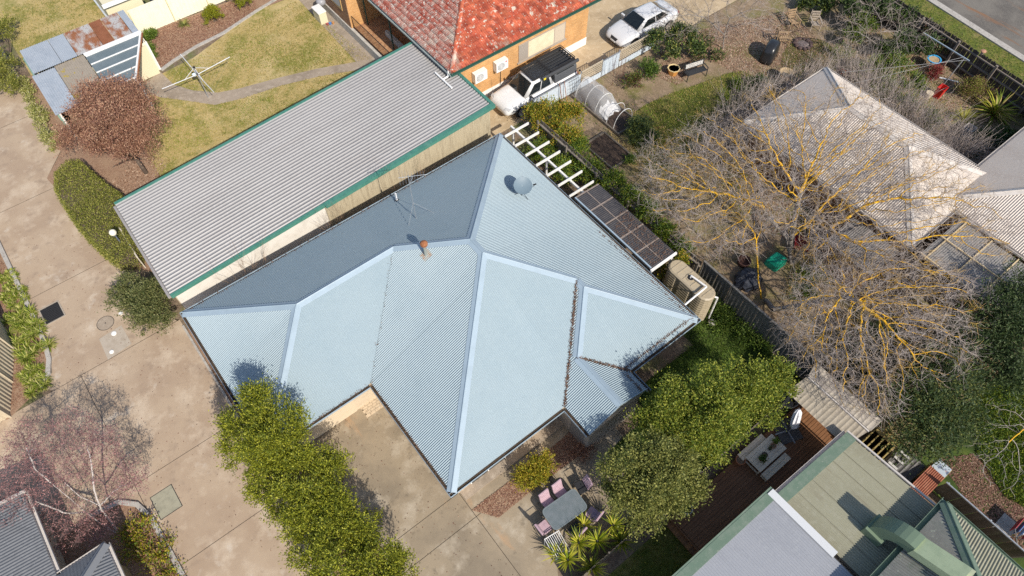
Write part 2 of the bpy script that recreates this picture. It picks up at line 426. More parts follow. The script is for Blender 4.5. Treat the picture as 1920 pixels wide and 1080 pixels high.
G_GRASS = leafset('grass', [(.2,.165,.045), (.32,.25,.10), (.10,.12,.02)], .2)
G_TURF = leafset('turf', [(.10,.14,.015), (.15,.17,.02), (.06,.10,.012)], .2)
BARK = mat('bark grey', (.22,.19,.165), [(9, (.34,.31,.28), .45, .65), (3, (.12,.10,.085), .5, .7)], .9, bump=(30, .5))
BARK_D = mat('bark dark', (.09,.065,.05), [(9, (.16,.12,.09), .45, .65)], .9, bump=(30, .5))
def bush(name, label, lobes, n, size, mats, cat='shrub', clump=.15, per=50, up=.6, asp=.55, group=None, stem=True, weights=None, dirw=.6):
    L = np.array(lobes); c = L[:,:3].mean(0)
    root = thing(name, label, cat, (c[0], c[1], 0), group=group)
    P, D = lobe_points(lobes, n, clump, per)
    leaves('foliage', P, size, mats, root, up, asp, D*dirw+np.array([0, 0, .15]), weights)
    if stem:
        mb = MB(); zt = max(.15, float((L[:,2]).mean()))
        for i in range(min(9, 2+len(lobes))):
            l = lobes[i % len(lobes)]; tx, ty = l[0]+random.uniform(-.3, .3)*l[3], l[1]+random.uniform(-.3, .3)*l[4]
            b = (c[0]+(l[0]-c[0])*.6+random.uniform(-.08, .08), c[1]+(l[1]-c[1])*.6+random.uniform(-.08, .08), -.02)
            m_ = Vector(b)*.5+Vector((tx, ty, l[2]))*.5; mb = MB(); mb.tube(b, m_, .035, .026, 6); mb.tube(m_, (tx, ty, l[2]+.3*l[5]), .026, .012, 6); mb.build('stem', BARK_D, root)
    return root
def strap_plant(name, label, c, n, ln, w, mats, cat='plant', group=None, rise=.8, droop=.9, heads=None, parent=None):
    """rosettes of long arching strap leaves, each leaf a bent strip"""
    root = thing(name, label, cat, (c[0], c[1], 0), group=group)
    heads = heads or [(c[0], c[1], .05, 1.)]
    VV, FF, MI, n0 = [], [], [], 0
    for hx, hy, hz, sc in heads:
        t = RNG.uniform(0, 2*np.pi, n); el = RNG.uniform(.15, 1.35, n)*rise; L = ln*sc*RNG.uniform(.7, 1.15, n); ww = w*RNG.uniform(.8, 1.2, n)
        rad = np.stack([np.cos(t), np.sin(t)], 1); sd = np.stack([-np.sin(t), np.cos(t), 0*t], 1)
        K = 5; rows = []
        pos = np.stack([np.full(n, hx), np.full(n, hy), np.full(n, hz)], 1)+np.concatenate([rad*.03, np.zeros((n, 1))], 1); e = el.copy()
        for j in range(K):
            wj = ww*(.75, 1., .9, .6, .06)[j]; rows.append((pos-sd*wj[:,None]/2, pos+sd*wj[:,None]/2))
            stp = np.concatenate([rad*np.cos(e)[:,None], np.sin(e)[:,None]], 1)*(L/(K-1))[:,None]; pos = pos+stp; e = e-droop*RNG.uniform(.15, .45, n)
        V = np.stack([x for r in rows for x in r], 1).reshape(-1, 3); V[:,2] = np.maximum(V[:,2], .015)
        q = np.array([[2*j, 2*j+1, 2*j+3, 2*j+2] for j in range(K-1)]); F = (np.arange(n)*2*K)[:,None,None]+q[None]
        VV.append(V); FF.append(F.reshape(-1, 4)+n0); n0 += len(V); MI.append(np.repeat(RNG.integers(0, len(mats), n), K-1))
    link('leaves', npmesh('leaves', np.concatenate(VV), np.concatenate(FF), np.concatenate(MI)), mats, root)
    if any(h[2] > .2 for h in heads):
        mb = MB()
        for hx, hy, hz, sc in heads: mb.tube((hx, hy, -.02), (hx, hy, hz+.05), .05, .04, 7)
        mb.build('stem', BARK, root)
    return root
def poly_pts(poly, n):
    p = np.array([q[:2] for q in poly]); lo, hi = p.min(0), p.max(0); out = np.zeros((0, 2))
    while len(out) < n:
        q = RNG.uniform(lo, hi, (n*2, 2)); out = np.concatenate([out, q[inside(q, poly)]])
    return out[:n]
def scatter(name, poly, n, size, mats, z=.01, up=1., asp=.6, flat=True, parent=None, weights=None, keep=None, h=.0):
    q = poly_pts(poly, n)
    if keep is not None: q = q[keep(q)]
    P = np.column_stack([q, np.full(len(q), z)+RNG.uniform(.004, .02+h, len(q))])
    D = RNG.normal(size=(len(P), 3))
    if flat: D[:,2] *= .12
    else: D[:,2] = np.abs(D[:,2])+.9
    nn = len(P); sz = size*RNG.uniform(.6, 1.4, nn); D /= np.linalg.norm(D, axis=1)[:,None]; U = RNG.normal(size=(nn, 3))*.35+np.array([0, 0, 1. if flat else 0])
    S = np.cross(D, U); S /= np.linalg.norm(S, axis=1)[:,None]+1e-9; a = D*sz[:,None]*.5; b = S*(sz*asp*.5)[:,None]
    if not flat: P = P+a
    V = np.stack([P-a, P+b, P+a, P-b], 1).reshape(-1, 3); V[:,2] = np.maximum(V[:,2], z+.002)
    mi = RNG.choice(len(mats), nn, p=weights) if len(mats) > 1 else None
    o = link(name, npmesh(name, V, np.arange(4*nn).reshape(nn, 4), mi), mats, parent); o['kind'] = 'stuff'
    return o
# ------------------------------------------------------------------ surfaces
SOIL = mat('soil', (.17,.12,.085), [(1.1, (.25,.19,.13), .4, .65), (9, (.10,.07,.05), .45, .7), (.5, (.13,.14,.05), .5, .65)], .95, bump=(14, .6))
MULCH = mat('bark mulch', (.26,.155,.10), [(16, (.42,.29,.2), .48, .66), (30, (.12,.07,.05), .52, .7), (1.2, (.33,.22,.145), .45, .7)], .95, bump=(45, .9))
CONC = mat('driveway concrete', (.42,.32,.225), [(.45, (.36,.265,.185), .42, .6), (.9, (.51,.41,.305), .5, .68), (1.9, (.29,.215,.155), .56, .76), (.33, (.24,.175,.13), .62, .78), (1.4, (.56,.49,.405), .6, .8), (26, (.34,.27,.21), .52, .75)], .88, bump=(70, .12))
CONC2 = mat('forecourt concrete', (.325,.26,.18), [(.5, (.235,.19,.135), .42, .62), (1.1, (.45,.385,.295), .52, .72), (.45, (.50,.29,.145), .58, .70, (1.2, .3, 1)), (2.6, (.175,.14,.10), .58, .76), (26, (.27,.22,.16), .52, .75)], .88, bump=(70, .12))
KERB = mat('kerb concrete', (.40,.375,.34), [(5, (.26,.235,.21), .45, .7), (22, (.5,.47,.43), .5, .7)], .9, bump=(40, .3))
JOINT = mat('dark joint filler', (.05,.04,.032), rough=.95)  # dark filler seen in the gaps between slabs
STRAW = mat('dry lawn', (.40,.305,.125), [(.5, (.22,.205,.05), .47, .58), (2.4, (.17,.165,.035), .54, .66), (8, (.48,.375,.18), .5, .7), (.35, (.48,.375,.185), .52, .66), (18, (.15,.145,.03), .58, .72)], .95, bump=(30, .7))
TURF = mat('green lawn', (.11,.13,.022), [(1.1, (.22,.18,.06), .48, .66), (5, (.06,.09,.014), .45, .65), (.5, (.25,.19,.09), .56, .7), (14, (.16,.16,.035), .5, .7)], .95, bump=(30, .7))
SHADE_TURF = mat('shaded lawn', (.05,.085,.012), [(2.2, (.085,.115,.02), .45, .65), (.8, (.03,.05,.01), .45, .6), (9, (.12,.13,.035), .56, .7)], .95, bump=(30, .7))  # darker green carries the shade lying on these lawns
ASPH = mat('road asphalt', (.165,.15,.13), [(.45, (.105,.095,.085), .42, .58), (25, (.215,.195,.17), .5, .7), (.9, (.21,.115,.065), .56, .68, (1.4, .22, 1))], .92, bump=(90, .3))
ground = MB().poly([(-150, -150, -.012), (250, -150, -.012), (250, 250, -.012), (-150, 250, -.012)]).build('ground', SOIL); ground['kind'] = 'structure'
def slabs(name, region, xc, yc, m, z=.012, gap=.011, th=.05):
    root = bpy.data.objects.new(name, None); COL.objects.link(root); root['kind'] = 'structure'
    sheet('joint_filler', region, z-.012, JOINT, parent=root)
    for i in range(len(xc)-1):
        for j in range(len(yc)-1):
            p = clip_rect(region, xc[i]+gap, xc[i+1]-gap, yc[j]+gap, yc[j+1]-gap)
            if len(p) >= 3 and abs(area2(p)) > .1:
                MB().poly([(q[0], q[1], z) for q in ccw(p)]).build('concrete_slab', m, root)
    return root
DRIVE = [(-7.7, 62), (-3.0, 62), (-3.0, 37.2), (-4.3, 35.6), (-3.7, 31), (-3.4, 28), (-3.1, 24), (-2.35, 22.4), (-2.35, -12), (-7, -12), (-7, 14.4), (-7.15, 15.2), (-7.7, 16), (-24, 16.2), (-24, 22.6), (-8.65, 23.05), (-8.05, 23.6), (-7.75, 24.8), (-7.72, 27)]
slabs('driveway', DRIVE[:8]+[(-2.35, 22.65), (-8.3, 22.65)]+DRIVE[15:], [-30, 0], [22.65, 28.2, 34.6, 41, 62], CONC)
slabs('driveway_apron', [(-2.35, 22.65), (-24, 22.65), (-24, 16.2), (-7.7, 16), (-7.15, 15.2), (-7, 14.4), (-7, -12), (-2.35, -12)], [-24, -12.5, -7.08, -2.3], [-12, 4, 8.1, 12.15, 16.3, 22.65], CONC)
FORE = [(-.45, 13.62), (-.45, -10), (4.3, -10), (4.3, 2.6), (4.6, 3.0), (8.9, 2.6), (9.4, 5.2), (10.3, 5.4), (10.3, 6.2), (9.0, 6.2), (9.0, 7.9), (3.1, 7.9), (3.1, 13.62)]
slabs('forecourt', FORE, [-.5, 3.3, 6.6, 11], [-10, -3, 2.2, 6.55, 7.77, 13.7], CONC2)
def rdx(x, y): return x+.09*(y-10)                    # the street runs a little off the grid of the lots
def rband(x0, x1, y0=-60, y1=90): return [(rdx(x0, y0), y0), (rdx(x1, y0), y0), (rdx(x1, y1), y1), (rdx(x0, y1), y1)]
sheet('road', rband(46.9, 75), .004, ASPH)
mb = MB()
for a_, b_, h_ in ((46.5, 46.7, .11), (46.7, 47.1, .035)): mb.poly([(x, y, h_) for x, y in rband(a_, b_)], h_+.02)
k = mb.build('road_kerb', KERB); k['kind'] = 'structure'
sheet('verge', rband(42.3, 46.5), .02, TURF)
scatter('verge_grass', rband(42.8, 46.4, 0, 20), 11000, .09, G_TURF, .02, flat=False, asp=.3)
# lawns of the yards around
LAWN = [(3.6, 40.2), (4.2, 38.2), (5.2, 37.6), (5.0, 36.4), (3.3, 38.0), (2.2, 37.0), (.2, 33.0), (.2, 29.0), (15.0, 29.0), (15.0, 41.3), (13.6, 41.4), (9.4, 41.1), (6.0, 40.6)]
sheet('back_lawn', [(.0, 29.0), (15.2, 29.0), (16.6, 38.8), (15.4, 43.0), (11.8, 41.7), (9.3, 41.0), (6.1, 39.9), (3.9, 39.7), (2.6, 38.9), (1.4, 36.9), (.2, 33)], .004, STRAW)
sheet('far_lawn', [(-2.4, 43.4), (4.6, 43.4), (4.6, 56), (-2.4, 56)], .004, STRAW)
PATH = mat('path concrete', (.34,.275,.21), [(.8, (.25,.20,.15), .45, .65), (4, (.43,.36,.285), .5, .7), (20, (.27,.22,.17), .5, .7)], .9, bump=(60, .2))
def strip_poly(c, w):
    L, Rr = [], []
    for i, p in enumerate(c):
        a = Vector(c[max(0, i-1)]); b = Vector(c[min(len(c)-1, i+1)]); d = (b-a).normalized(); n = Vector((-d.y, d.x))
        ww = w if not isinstance(w, (list, tuple)) else w[i]
        L.append(tuple(Vector(p)+n*ww/2)); Rr.append(tuple(Vector(p)-n*ww/2))
    return L+Rr[::-1]
sheet('garden_path', strip_poly([(3.0, 39.6), (3.6, 38.0), (4.5, 36.8), (5.6, 35.6), (7.0, 35.1), (9.3, 34.6), (11.5, 33.9), (14.5, 32.6)], [2.0, 1.2, .9, 1.05, .95, .75, .75, .8]), .014, PATH)
sheet('side_path', [(13.75, 30), (14.95, 30), (14.95, 45), (14.2, 45), (14.0, 38.5)], .022, PATH)
sheet('driveway_far', [(16.4, 22.95), (42.9, 22.95), (42.9, 44), (18, 44), (18, 25.9), (16.4, 25.9)], .012, mat('sandy driveway', (.47,.36,.225), [(.7, (.36,.27,.165), .45, .65), (3, (.55,.44,.3), .5, .7), (1.2, (.27,.20,.13), .62, .78)], .9, bump=(50, .2)))
# east neighbour's yard
sheet('leafy_yard', [(18.7, -3), (42.0, -3), (42.9, 22.9), (18.7, 22.9)], -.004, mat('leafy soil', (.235,.17,.105), [(1.3, (.31,.235,.155), .45, .65), (.6, (.17,.155,.05), .48, .62), (12, (.38,.27,.19), .52, .7), (25, (.11,.075,.05), .5, .7)], .95, bump=(25, .8)))
YARD_LAWN = smooth_poly(pxs((1180, 215), (1230, 185), (1330, 150), (1395, 128), (1420, 150), (1390, 200), (1330, 235), (1270, 330), (1220, 330), (1175, 260)))
sheet('yard_lawn', YARD_LAWN, .003, TURF)
CIRC = smooth_poly(pxs((1465, 95), (1500, 70), (1550, 75), (1575, 110), (1560, 150), (1510, 170), (1465, 140)))
sheet('circle_lawn', CIRC, .004, mat('tan lawn', (.16,.135,.06), [(1.5, (.10,.10,.03), .45, .65), (9, (.24,.19,.10), .5, .7)], .95, bump=(30, .6)))
DRYP = smooth_poly(pxs((1125, 215), (1190, 200), (1260, 250), (1330, 260), (1400, 320), (1420, 400), (1330, 430), (1230, 380), (1170, 300)))
sheet('dry_yard_lawn', DRYP, .0015, mat('straw lawn', (.30,.225,.115), [(.9, (.2,.16,.07), .45, .62), (7, (.36,.28,.16), .5, .7), (18, (.14,.11,.05), .54, .7)], .95, bump=(30, .7)))
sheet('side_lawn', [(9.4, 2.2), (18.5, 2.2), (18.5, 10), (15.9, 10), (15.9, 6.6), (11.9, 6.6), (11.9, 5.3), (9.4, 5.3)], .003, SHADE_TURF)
sheet('south_lawn', [(4.4, 1.6), (9.25, 1.6), (9.25, -6), (4.4, -6)], .003, TURF)
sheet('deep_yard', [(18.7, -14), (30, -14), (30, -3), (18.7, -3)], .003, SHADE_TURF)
# ------------------------------------------------------------------ beds and kerbs
def kerb_run(name, pts, w=.14, h=.12):
    mb = MB(); n = len(pts); L = strip_poly(pts, w); a, b = L[:n], L[n:][::-1]
    mb.loft([[(a[i][0], a[i][1], -.01), (a[i][0], a[i][1], h), (b[i][0], b[i][1], h), (b[i][0], b[i][1], -.01)] for i in range(n)])
    o = mb.build(name, KERB); o['kind'] = 'structure'; return o
K1 = [(-7.76, 60), (-7.76, 33), (-7.76, 29), (-7.76, 26.3), (-7.8, 25.2), (-7.92, 24.3), (-8.2, 23.6), (-8.68, 23.1)]
kerb_run('drive_kerb', K1, .2)
sheet('strip_bed', [(p[0]-.08, p[1]) for p in K1]+[(-10.3, 22.5), (-10.6, 22.6), (-10.6, 60)], .03, MULCH)
K2 = [(-9.0, 16.15), (-7.85, 16.0), (-7.3, 15.45), (-7.05, 14.6), (-7.0, 13.3), (-6.95, 11.5), (-6.95, 2)]
kerb_run('corner_kerb', K2, .2)
sheet('corner_bed', [(p[0]-.08, p[1]-.05) for p in K2]+[(-14, 2), (-14, 15.9)], .03, MULCH)
sheet('hedge_bed', [(-2.3, 21.9), (-2.3, -10), (-.46, -10), (-.46, 13.4), (-1.5, 13.4), (-1.5, 21.9)], .02, MULCH)
kerb_run('boundary_kerb', [(-2.36, 22.2), (-2.36, -10)], .1, .07)
sheet('verge_bed', pxs((28, 150), (60, 185), (115, 285), (88, 335), (240, 500), (330, 520), (250, 380), (300, 330), (180, 110)), .018, MULCH)
sheet('mulch_bed', pxs((266, 64), (300, 132), (325, 112), (370, 85), (420, 62), (480, 20), (560, -10), (480, -10), (430, 3)), .014, MULCH)
kerb_run('stone_edging', [tuple(q) for q in pxs((302, 132), (325, 115), (368, 88), (420, 62), (480, 22), (530, -8))], .22, .06)
BEDF = pxs((885, 957), (935, 971), (985, 930), (1108, 838), (1072, 808), (1010, 860))
sheet('front_bed', BEDF, .03, MULCH)
# ------------------------------------------------------------------ the blue-roofed house
BLUE = mat('pale blue steel', (.335,.41,.448), [(.35, (.318,.395,.436), .45, .6), (5, (.34,.416,.452), .5, .7), (.8, (.31,.385,.424), .6, .72)], .42, spec=.4, coat=.05)
BLUEC = mat('pale blue capping', (.31,.39,.455), [(2, (.285,.36,.42), .45, .65)], .42, spec=.4)
CREAM_W = mat('cream render', (.56,.46,.34), [(2, (.48,.39,.285), .45, .65), (12, (.6,.51,.39), .5, .7)], .85)
STONE_W = brickmat('grey brick', (.25,.22,.19), (.32,.28,.24), (.4,.37,.33))
DEBRIS = mat('gutter debris', (.06,.042,.028), [(20, (.13,.085,.05), .5, .65), (60, (.03,.022,.016), .5, .65)], .95, bump=(60, 1.))
WHITE = mat('white paint', (.78,.77,.75), [(4, (.68,.67,.64), .5, .7)], .5)
WOODW = mat('white timber', (.72,.70,.66), [(7, (.58,.56,.52), .5, .68)], .6)
GLASS = mat('window glass', (.02,.03,.035), rough=.08, spec=.6)
BLACK = mat('black plastic', (.02,.02,.022), rough=.45)
GALV = mat('galvanised steel', (.42,.44,.46), [(5, (.34,.36,.38), .45, .65), (18, (.5,.52,.54), .5, .7)], .45, metal=.55)
RUSTY = mat('rust', (.27,.10,.045), [(3, (.36,.155,.07), .45, .65), (10, (.19,.07,.03), .5, .7)], .9)
ZE, KP = 2.4, math.tan(R(24.6))
hN, hS, hS2, hGS, hGE = 20.96, 7.30, 6.83, 13.02, 5.79
hE, hW, hW2, hE2, hGW = 15.62, 2.82, 8.43, 11.58, -1.89
def zz(h): return ZE+KP*h
H = dict(H1=(hGW, hN, ZE), H2=(hE, hN, ZE), H3=(hE, hS2, ZE), H4=(hE2, hS2, ZE), H5=(hE2, hGE, ZE), H6=(hW2, hGE, ZE), H7=(hW2, hS, ZE), H8=(hW, hS, ZE), H9=(hW, hGS, ZE), H11=(hGW, hGS, ZE))
q = (hN-hGS)/2; H['R1'] = (hGW+q, hN-q, zz(q)); H['R2'] = (hW+q, hN-q, zz(q))
q = (hE-hW)/2; H['R3'] = (hW+q, hN-q, zz(q)); H['R4'] = (hW+q, hS+q, zz(q))
q = (hE-hW2)/2; H['R5a'] = (hE-q, hS+q, zz(q)); H['R5b'] = (hE-q, hS2+q, zz(q))
q = (hE2-hW2)/2; H['R6'] = (hW2+q, hS2+q, zz(q)); H['G'] = (hW2+q, hGE, zz(q))
HV = {k_: Vector(v) for k_, v in H.items()}
def face(s): return [HV[i] for i in s.split()]
house = thing('brick_house', 'large house with pale blue corrugated hip roof in the centre of the picture', 'house', (7, 13, 0))
nN, nS, nE, nW = Vector((0, KP, 1)).normalized(), Vector((0, -KP, 1)).normalized(), Vector((KP, 0, 1)).normalized(), Vector((-KP, 0, 1)).normalized()
roof_parts = {}
for nm, poly, ac in (('north', 'H1 H2 R3 R2 R1', (1,0,0)), ('west', 'H8 H9 R2 R3 R4', (0,1,0)), ('south', 'H8 H7 R5a R4', (1,0,0)), ('east', 'H2 H3 R5b R5a R4 R3', (0,1,0)),
                     ('garage west', 'H11 H1 R1', (0,1,0)), ('garage south', 'H11 H9 R2 R1', (1,0,0)), ('south east', 'H4 H3 R5b R6', (1,0,0)),
                     ('porch west', 'H7 R5a R5b R6 G H6', (0,1,0)), ('porch east', 'H4 R6 G H5', (0,1,0))):
    o = corr_part('roof_sheet', [face(poly)], ac, .084, .025, BLUE, house, seg=8, smooth=True); roof_parts[nm] = o
mb = MB()
for a, b, n1, n2 in (('H1','R1',nN,nW), ('R1','R2',nN,nS), ('R2','R3',nN,nW), ('R3','H2',nN,nE), ('R3','R4',nW,nE), ('R4','H8',nW,nS), ('R4','R5a',nS,nE), ('R5a','R5b',nW,nE), ('R5b','H3',nS,nE), ('R1','H11',nW,nS), ('R5b','R6',nS,nW), ('R6','G',nW,nE)):
    m1 = MB(); cap_strip(m1, HV[a], HV[b], n1, n2, w=.2); m1.build('ridge_capping', BLUEC, house)
GUTS = [('H1','H2',(0,1,0),.12,.12), ('H2','H3',(1,0,0),.12,.12), ('H3','H4',(0,-1,0),.12,-.12), ('H4','H5',(1,0,0),-.12,.12), ('H6','H7',(-1,0,0),0,-.12), ('H7','H8',(0,-1,0),-.12,.12), ('H8','H9',(-1,0,0),.12,-.12), ('H9','H11',(0,-1,0),-.12,.12), ('H11','H1',(-1,0,0),.12,.12)]
for a, b, o_, e0, e1 in GUTS:
    mb = MB(); gutter(mb, HV[a]-Vector((0,0,.02)), HV[b]-Vector((0,0,.02)), o_, ext0=e0, ext1=e1); g = mb.build('gutter', BLUEC, house)
    mb = MB(); d = (HV[b]-HV[a]).normalized(); p, q2 = HV[a]-d*e0, HV[b]+d*e1; o2 = Vector(o_)
    k_ = max(2, int((q2-p).length/.25)); rr = []
    for i in range(k_+1):
        c = p+(q2-p)*i/k_; zt = -.085+random.uniform(-.01, .03); rr.append([c+o2*.112+Vector((0,0,-.12)), c-o2*.005+Vector((0,0,-.12)), c-o2*.005+Vector((0,0,zt)), c+o2*.112+Vector((0,0,zt-.01))])
    mb.loft(rr); mb.build('leaf_debris', DEBRIS, g)
# walls under the eaves
ov = .45
WP = [(hGW+ov, hN-ov), (hGW+ov, hGS+ov), (hW+ov, hGS+ov), (hW+ov, hS+ov), (hW2+ov*.5, hS+ov), (hW2+ov*.5, hGE+.12), (hE2-ov*.5, hGE+.12), (hE2-ov*.5, hS2+ov), (hE-ov, hS2+ov), (hE-ov, hN-ov)]
MB().poly([(x, y, ZE-.14) for x, y in ccw(WP)], ZE-.14+.05).build('wall', CREAM_W, house)
sf = [H[i] for i in 'H1 H2 H3 H4 H5 H6 H7 H8 H9 H11'.split()]
MB().poly([(x, y, ZE-.128) for x, y, _ in ccw(sf)], .01).build('soffit', CREAM_W, house)
mb = MB(); y0 = hGE+.1; xm = (hW2+hE2)/2; zg = HV['G'].z-.03
mb.add([(hW2+.05, y0, ZE-.12), (hE2-.05, y0, ZE-.12), (xm, y0, zg), (hW2+.05, y0+.1, ZE-.12), (hE2-.05, y0+.1, ZE-.12), (xm, y0+.1, zg)], [(0,1,2), (5,4,3), (0,2,5,3), (1,4,5,2), (0,3,4,1)])
mb.build('gable', CREAM_W, house)
mb = MB(); mb.box(hW2+.2, hE2-.2, hGE+.08, hGE+.118, 0, ZE-.15); mb.box(hE2-.222, hE2-.18, hGE+.1, hS2+.4, 0, ZE-.15); mb.box(hW2+.18, hW2+.222, hGE+.1, hS+.4, 0, ZE-.15); mb.build('stone_facing', STONE_W, house)
mb = MB(); mb.bar(HV['H6']+Vector((0,.01,-.05)), HV['G']+Vector((0,.01,-.05)), .03, .16); mb.bar(HV['G']+Vector((0,.01,-.05)), HV['H5']+Vector((0,.01,-.05)), .03, .16); mb.build('barge_board', BLUEC, house)
# garage door with panels, entry doors and windows
gd = MB().box(-.9, 1.9, hGS+ov-.03, hGS+ov-.002, .02, 2.05).build('garage_door', mat('garage door cream', (.6,.5,.37), rough=.6), house)
for i in range(4):
    MB().box(-.86, 1.86, hGS+ov-.045, hGS+ov-.032, .06+i*.5, .5+i*.5).build('panel', MATS['garage door cream'], gd)
for x0, x1, z0, z1 in ((3.9, 5.7, .05, 2.05), (6.2, 7.9, .8, 2.0)):
    w = MB().box(x0, x1, hS+ov-.035, hS+ov-.004, z0, z1).build('window', WHITE, house); xm_ = (x0+x1)/2
    for a, b in ((x0+.05, xm_-.03), (xm_+.03, x1-.05)): MB().box(a, b, hS+ov-.045, hS+ov-.037, z0+.06, z1-.06).build('pane', GLASS, w)
MB().box(8.62-.03, 8.62-.003, 6.15, 6.95, 0.02, 2.05).build('door', mat('grey door', (.2,.19,.18), rough=.5), house)
mb = MB(); mb.box(3.35, 8.6, hS+.02, hS+ov, -.02, .09); mb.build('doorstep', PATH, house)
# leaf debris lying in the roof valleys and on the eaves
def line_litter(name, runs, parent, n, spread, size=.06, mats=None, lift=.02):
    P = []
    for p, q_, m_, off in runs:
        t = RNG.uniform(0, 1, m_)[:,None]; P.append(np.array(p)+(np.array(q_)-np.array(p))*t+RNG.normal(size=(m_, 3))*spread*np.array([1, 1, .15])+np.array(off))
    o = leaves(name, np.concatenate(P)+np.array([0, 0, lift]), size, mats or LEAFS['rot'], parent, up=2.); o['kind'] = 'stuff'
leafset('rot', [(.13,.07,.045), (.09,.05,.03), (.2,.12,.08)], .0)
line_litter('valley_leaves', [(H['H7'], H['R5a'], 900, (0,0,.03)), (H['H4'], H['R6'], 520, (0,0,.02)), (H['H4'], H['H3'], 620, (-.2,.2,.09)), (H['H3'], (hE, 12.5, ZE), 420, (-.02,.0,.0)), (H['H3'], (hE, 13, ZE), 260, (-.25, .0, .12)), ((hE2, hS2, ZE), H['H5'], 160, (-.3, 0, .14))], house, 0, .038, .06)
line_litter('eave_leaves', [(H['H8'], H['H9'], 240, (0,0,0)), (H['H9'], H['H11'], 160, (0,0,0)), (H['H1'], H['H2'], 420, (0,-.05,.02)), (H['H9'], H['R2'], 50, (0,0,.02))], house, 0, .05, .06)
# flue, vent pipes
def on_plane(px_, py_, n, p0):
    a = at(px_, py_, 0); b = at(px_, py_, 10); d = b-a; t = (Vector(p0)-a).dot(n)/d.dot(n); return a+d*t
fb = on_plane(798.5, 478, nW, H['H8'])
mb = MB(); mb.tube(fb-Vector((0,0,.1)), fb+Vector((0,0,.85)), .065, n=12); fl = mb.build('flue', mat('weathered zinc', (.33,.36,.34), [(6, (.4,.25,.1), .55, .7)], .6, metal=.3), house)
MB().lathe([(.05, .72), (.16, .74), (.165, .84), (.1, .92), (.03, .95)], fb, 14).build('cowl', RUSTY, fl)
mb = MB(); mb.slab([fb+Vector(v) for v in ((-.2,-.2,-.075), (.2,-.2,.11), (.2,.2,.11), (-.2,.2,-.075))], .02); mb.build('flashing', mat('flashing rust', (.35,.33,.28), [(9, (.35,.17,.06), .48, .6)], .8), fl)
vb = on_plane(744, 376, nN, H['H1']); mb = MB(); mb.tube(vb-Vector((0,0,.1)), vb+Vector((0,0,.5)), .05, n=10); v_ = mb.build('vent_pipe', WHITE, house)
MB().lathe([(.12, -.06), (.11, .03), (.06, .06)], vb, 12).build('boot', BLACK, v_)
# satellite dish
db = on_plane(978, 366, nE, H['H2'])
dish = thing('satellite_dish', 'grey-blue satellite dish on the right-hand slope of the pale blue roof', 'satellite dish', db)
DGREY = mat('dish grey', (.14,.195,.235), [(8, (.16,.215,.255), .5, .7)], .5)
mb = MB(); mb.tube((0,0,-.03), (0,0,.42), .022, n=8); mb.tube((-.35,.12,-.02+.16), (0,0,.3), .012, n=6); mb.tube((.1,-.42,-.06), (0,0,.3), .012, n=6); mb.build('mount', BLACK, dish, True)
aim = Vector((-.1, -.42, .85)).normalized(); rot = aim.to_track_quat('Z', 'X').to_matrix(); cc = Vector((.05, 0, .62))
mb = MB(); rings = []
for r_, h_ in ((.45, .085), (.37, .055), (.25, .025), (.12, .006), (.02, 0)):
    rings.append([cc+rot@Vector((r_*.95*math.cos(t*math.pi/12), r_*math.sin(t*math.pi/12), h_)) for t in range(24)])
mb.loft(rings, cap=False); mb.loft([[p-aim*.012 for p in r_] for r_ in rings[::-1]], cap=False); mb.build('reflector', DGREY, dish, True, smooth=True)
tip = cc+Vector((.55, -.32, .05)); mb = MB(); mb.tube(cc+Vector((.25, -.25, -.15)), tip, .012, n=6); mb.tube(tip, tip+rot@Vector((.01, .13, -.07)), .035, n=8); mb.build('feed_arm', BLACK, dish, True)
# television aerial
ab = on_plane(780, 409, nN, H['H1'])
ant = thing('television_aerial', 'tall thin television aerial with guy struts on the shaded roof slope', 'aerial', ab)
mb = MB(); mb.tube((0,0,-.03), (0,0,2.9), .017, n=6); mb.build('mast', GALV, ant, True)
for dx, dy in ((-.55, -.25), (.75, -.35), (.1, .6)):
    MB().tube((dx, dy, -KP*dy-.01), (0, 0, 1.1), .009, n=5).build('guy_strut', GALV, ant, True)
mb = MB(); mb.tube((-.35,.25,2.75), (.75,-.35,2.75), .012, n=5)
for i in range(9):
    c = Vector((-.3,.22,2.75))+Vector((1.0,-.55,0))*i/9; d = Vector((.48,.88,0))*(.42-.025*i); mb.tube(c-d, c+d, .006, n=4)
mb.build('elements', GALV, ant, True)
mb = MB(); mb.tube((0,0,2.3), (.35,.3,2.3), .01, n=5)
for i in range(4): mb.tube((.1+.08*i, .1+.07*i, 2.1), (.1+.08*i, .1+.07*i, 2.5), .006, n=4)
mb.build('elements', GALV, ant, True)
# brick landing by the inner corner of the garage
ld = thing('paver_landing', 'small cream paver landing in the inner corner beside the garage wall', 'paving', (2.6, 13.3, 0))
pav = MB().box(-.11, .11, -.055, .055, 0, .055).mesh('paver'); PV = mat('cream paver', (.58,.47,.34), [(6, (.48,.38,.27), .45, .65)], .9)
for i in range(4):
    for j in range(6):
        o = link('paver', pav, PV, ld, True); o.location = (-.42+.235*i+(.06 if j % 2 else -.02), -.33+.125*j-.02, .012)
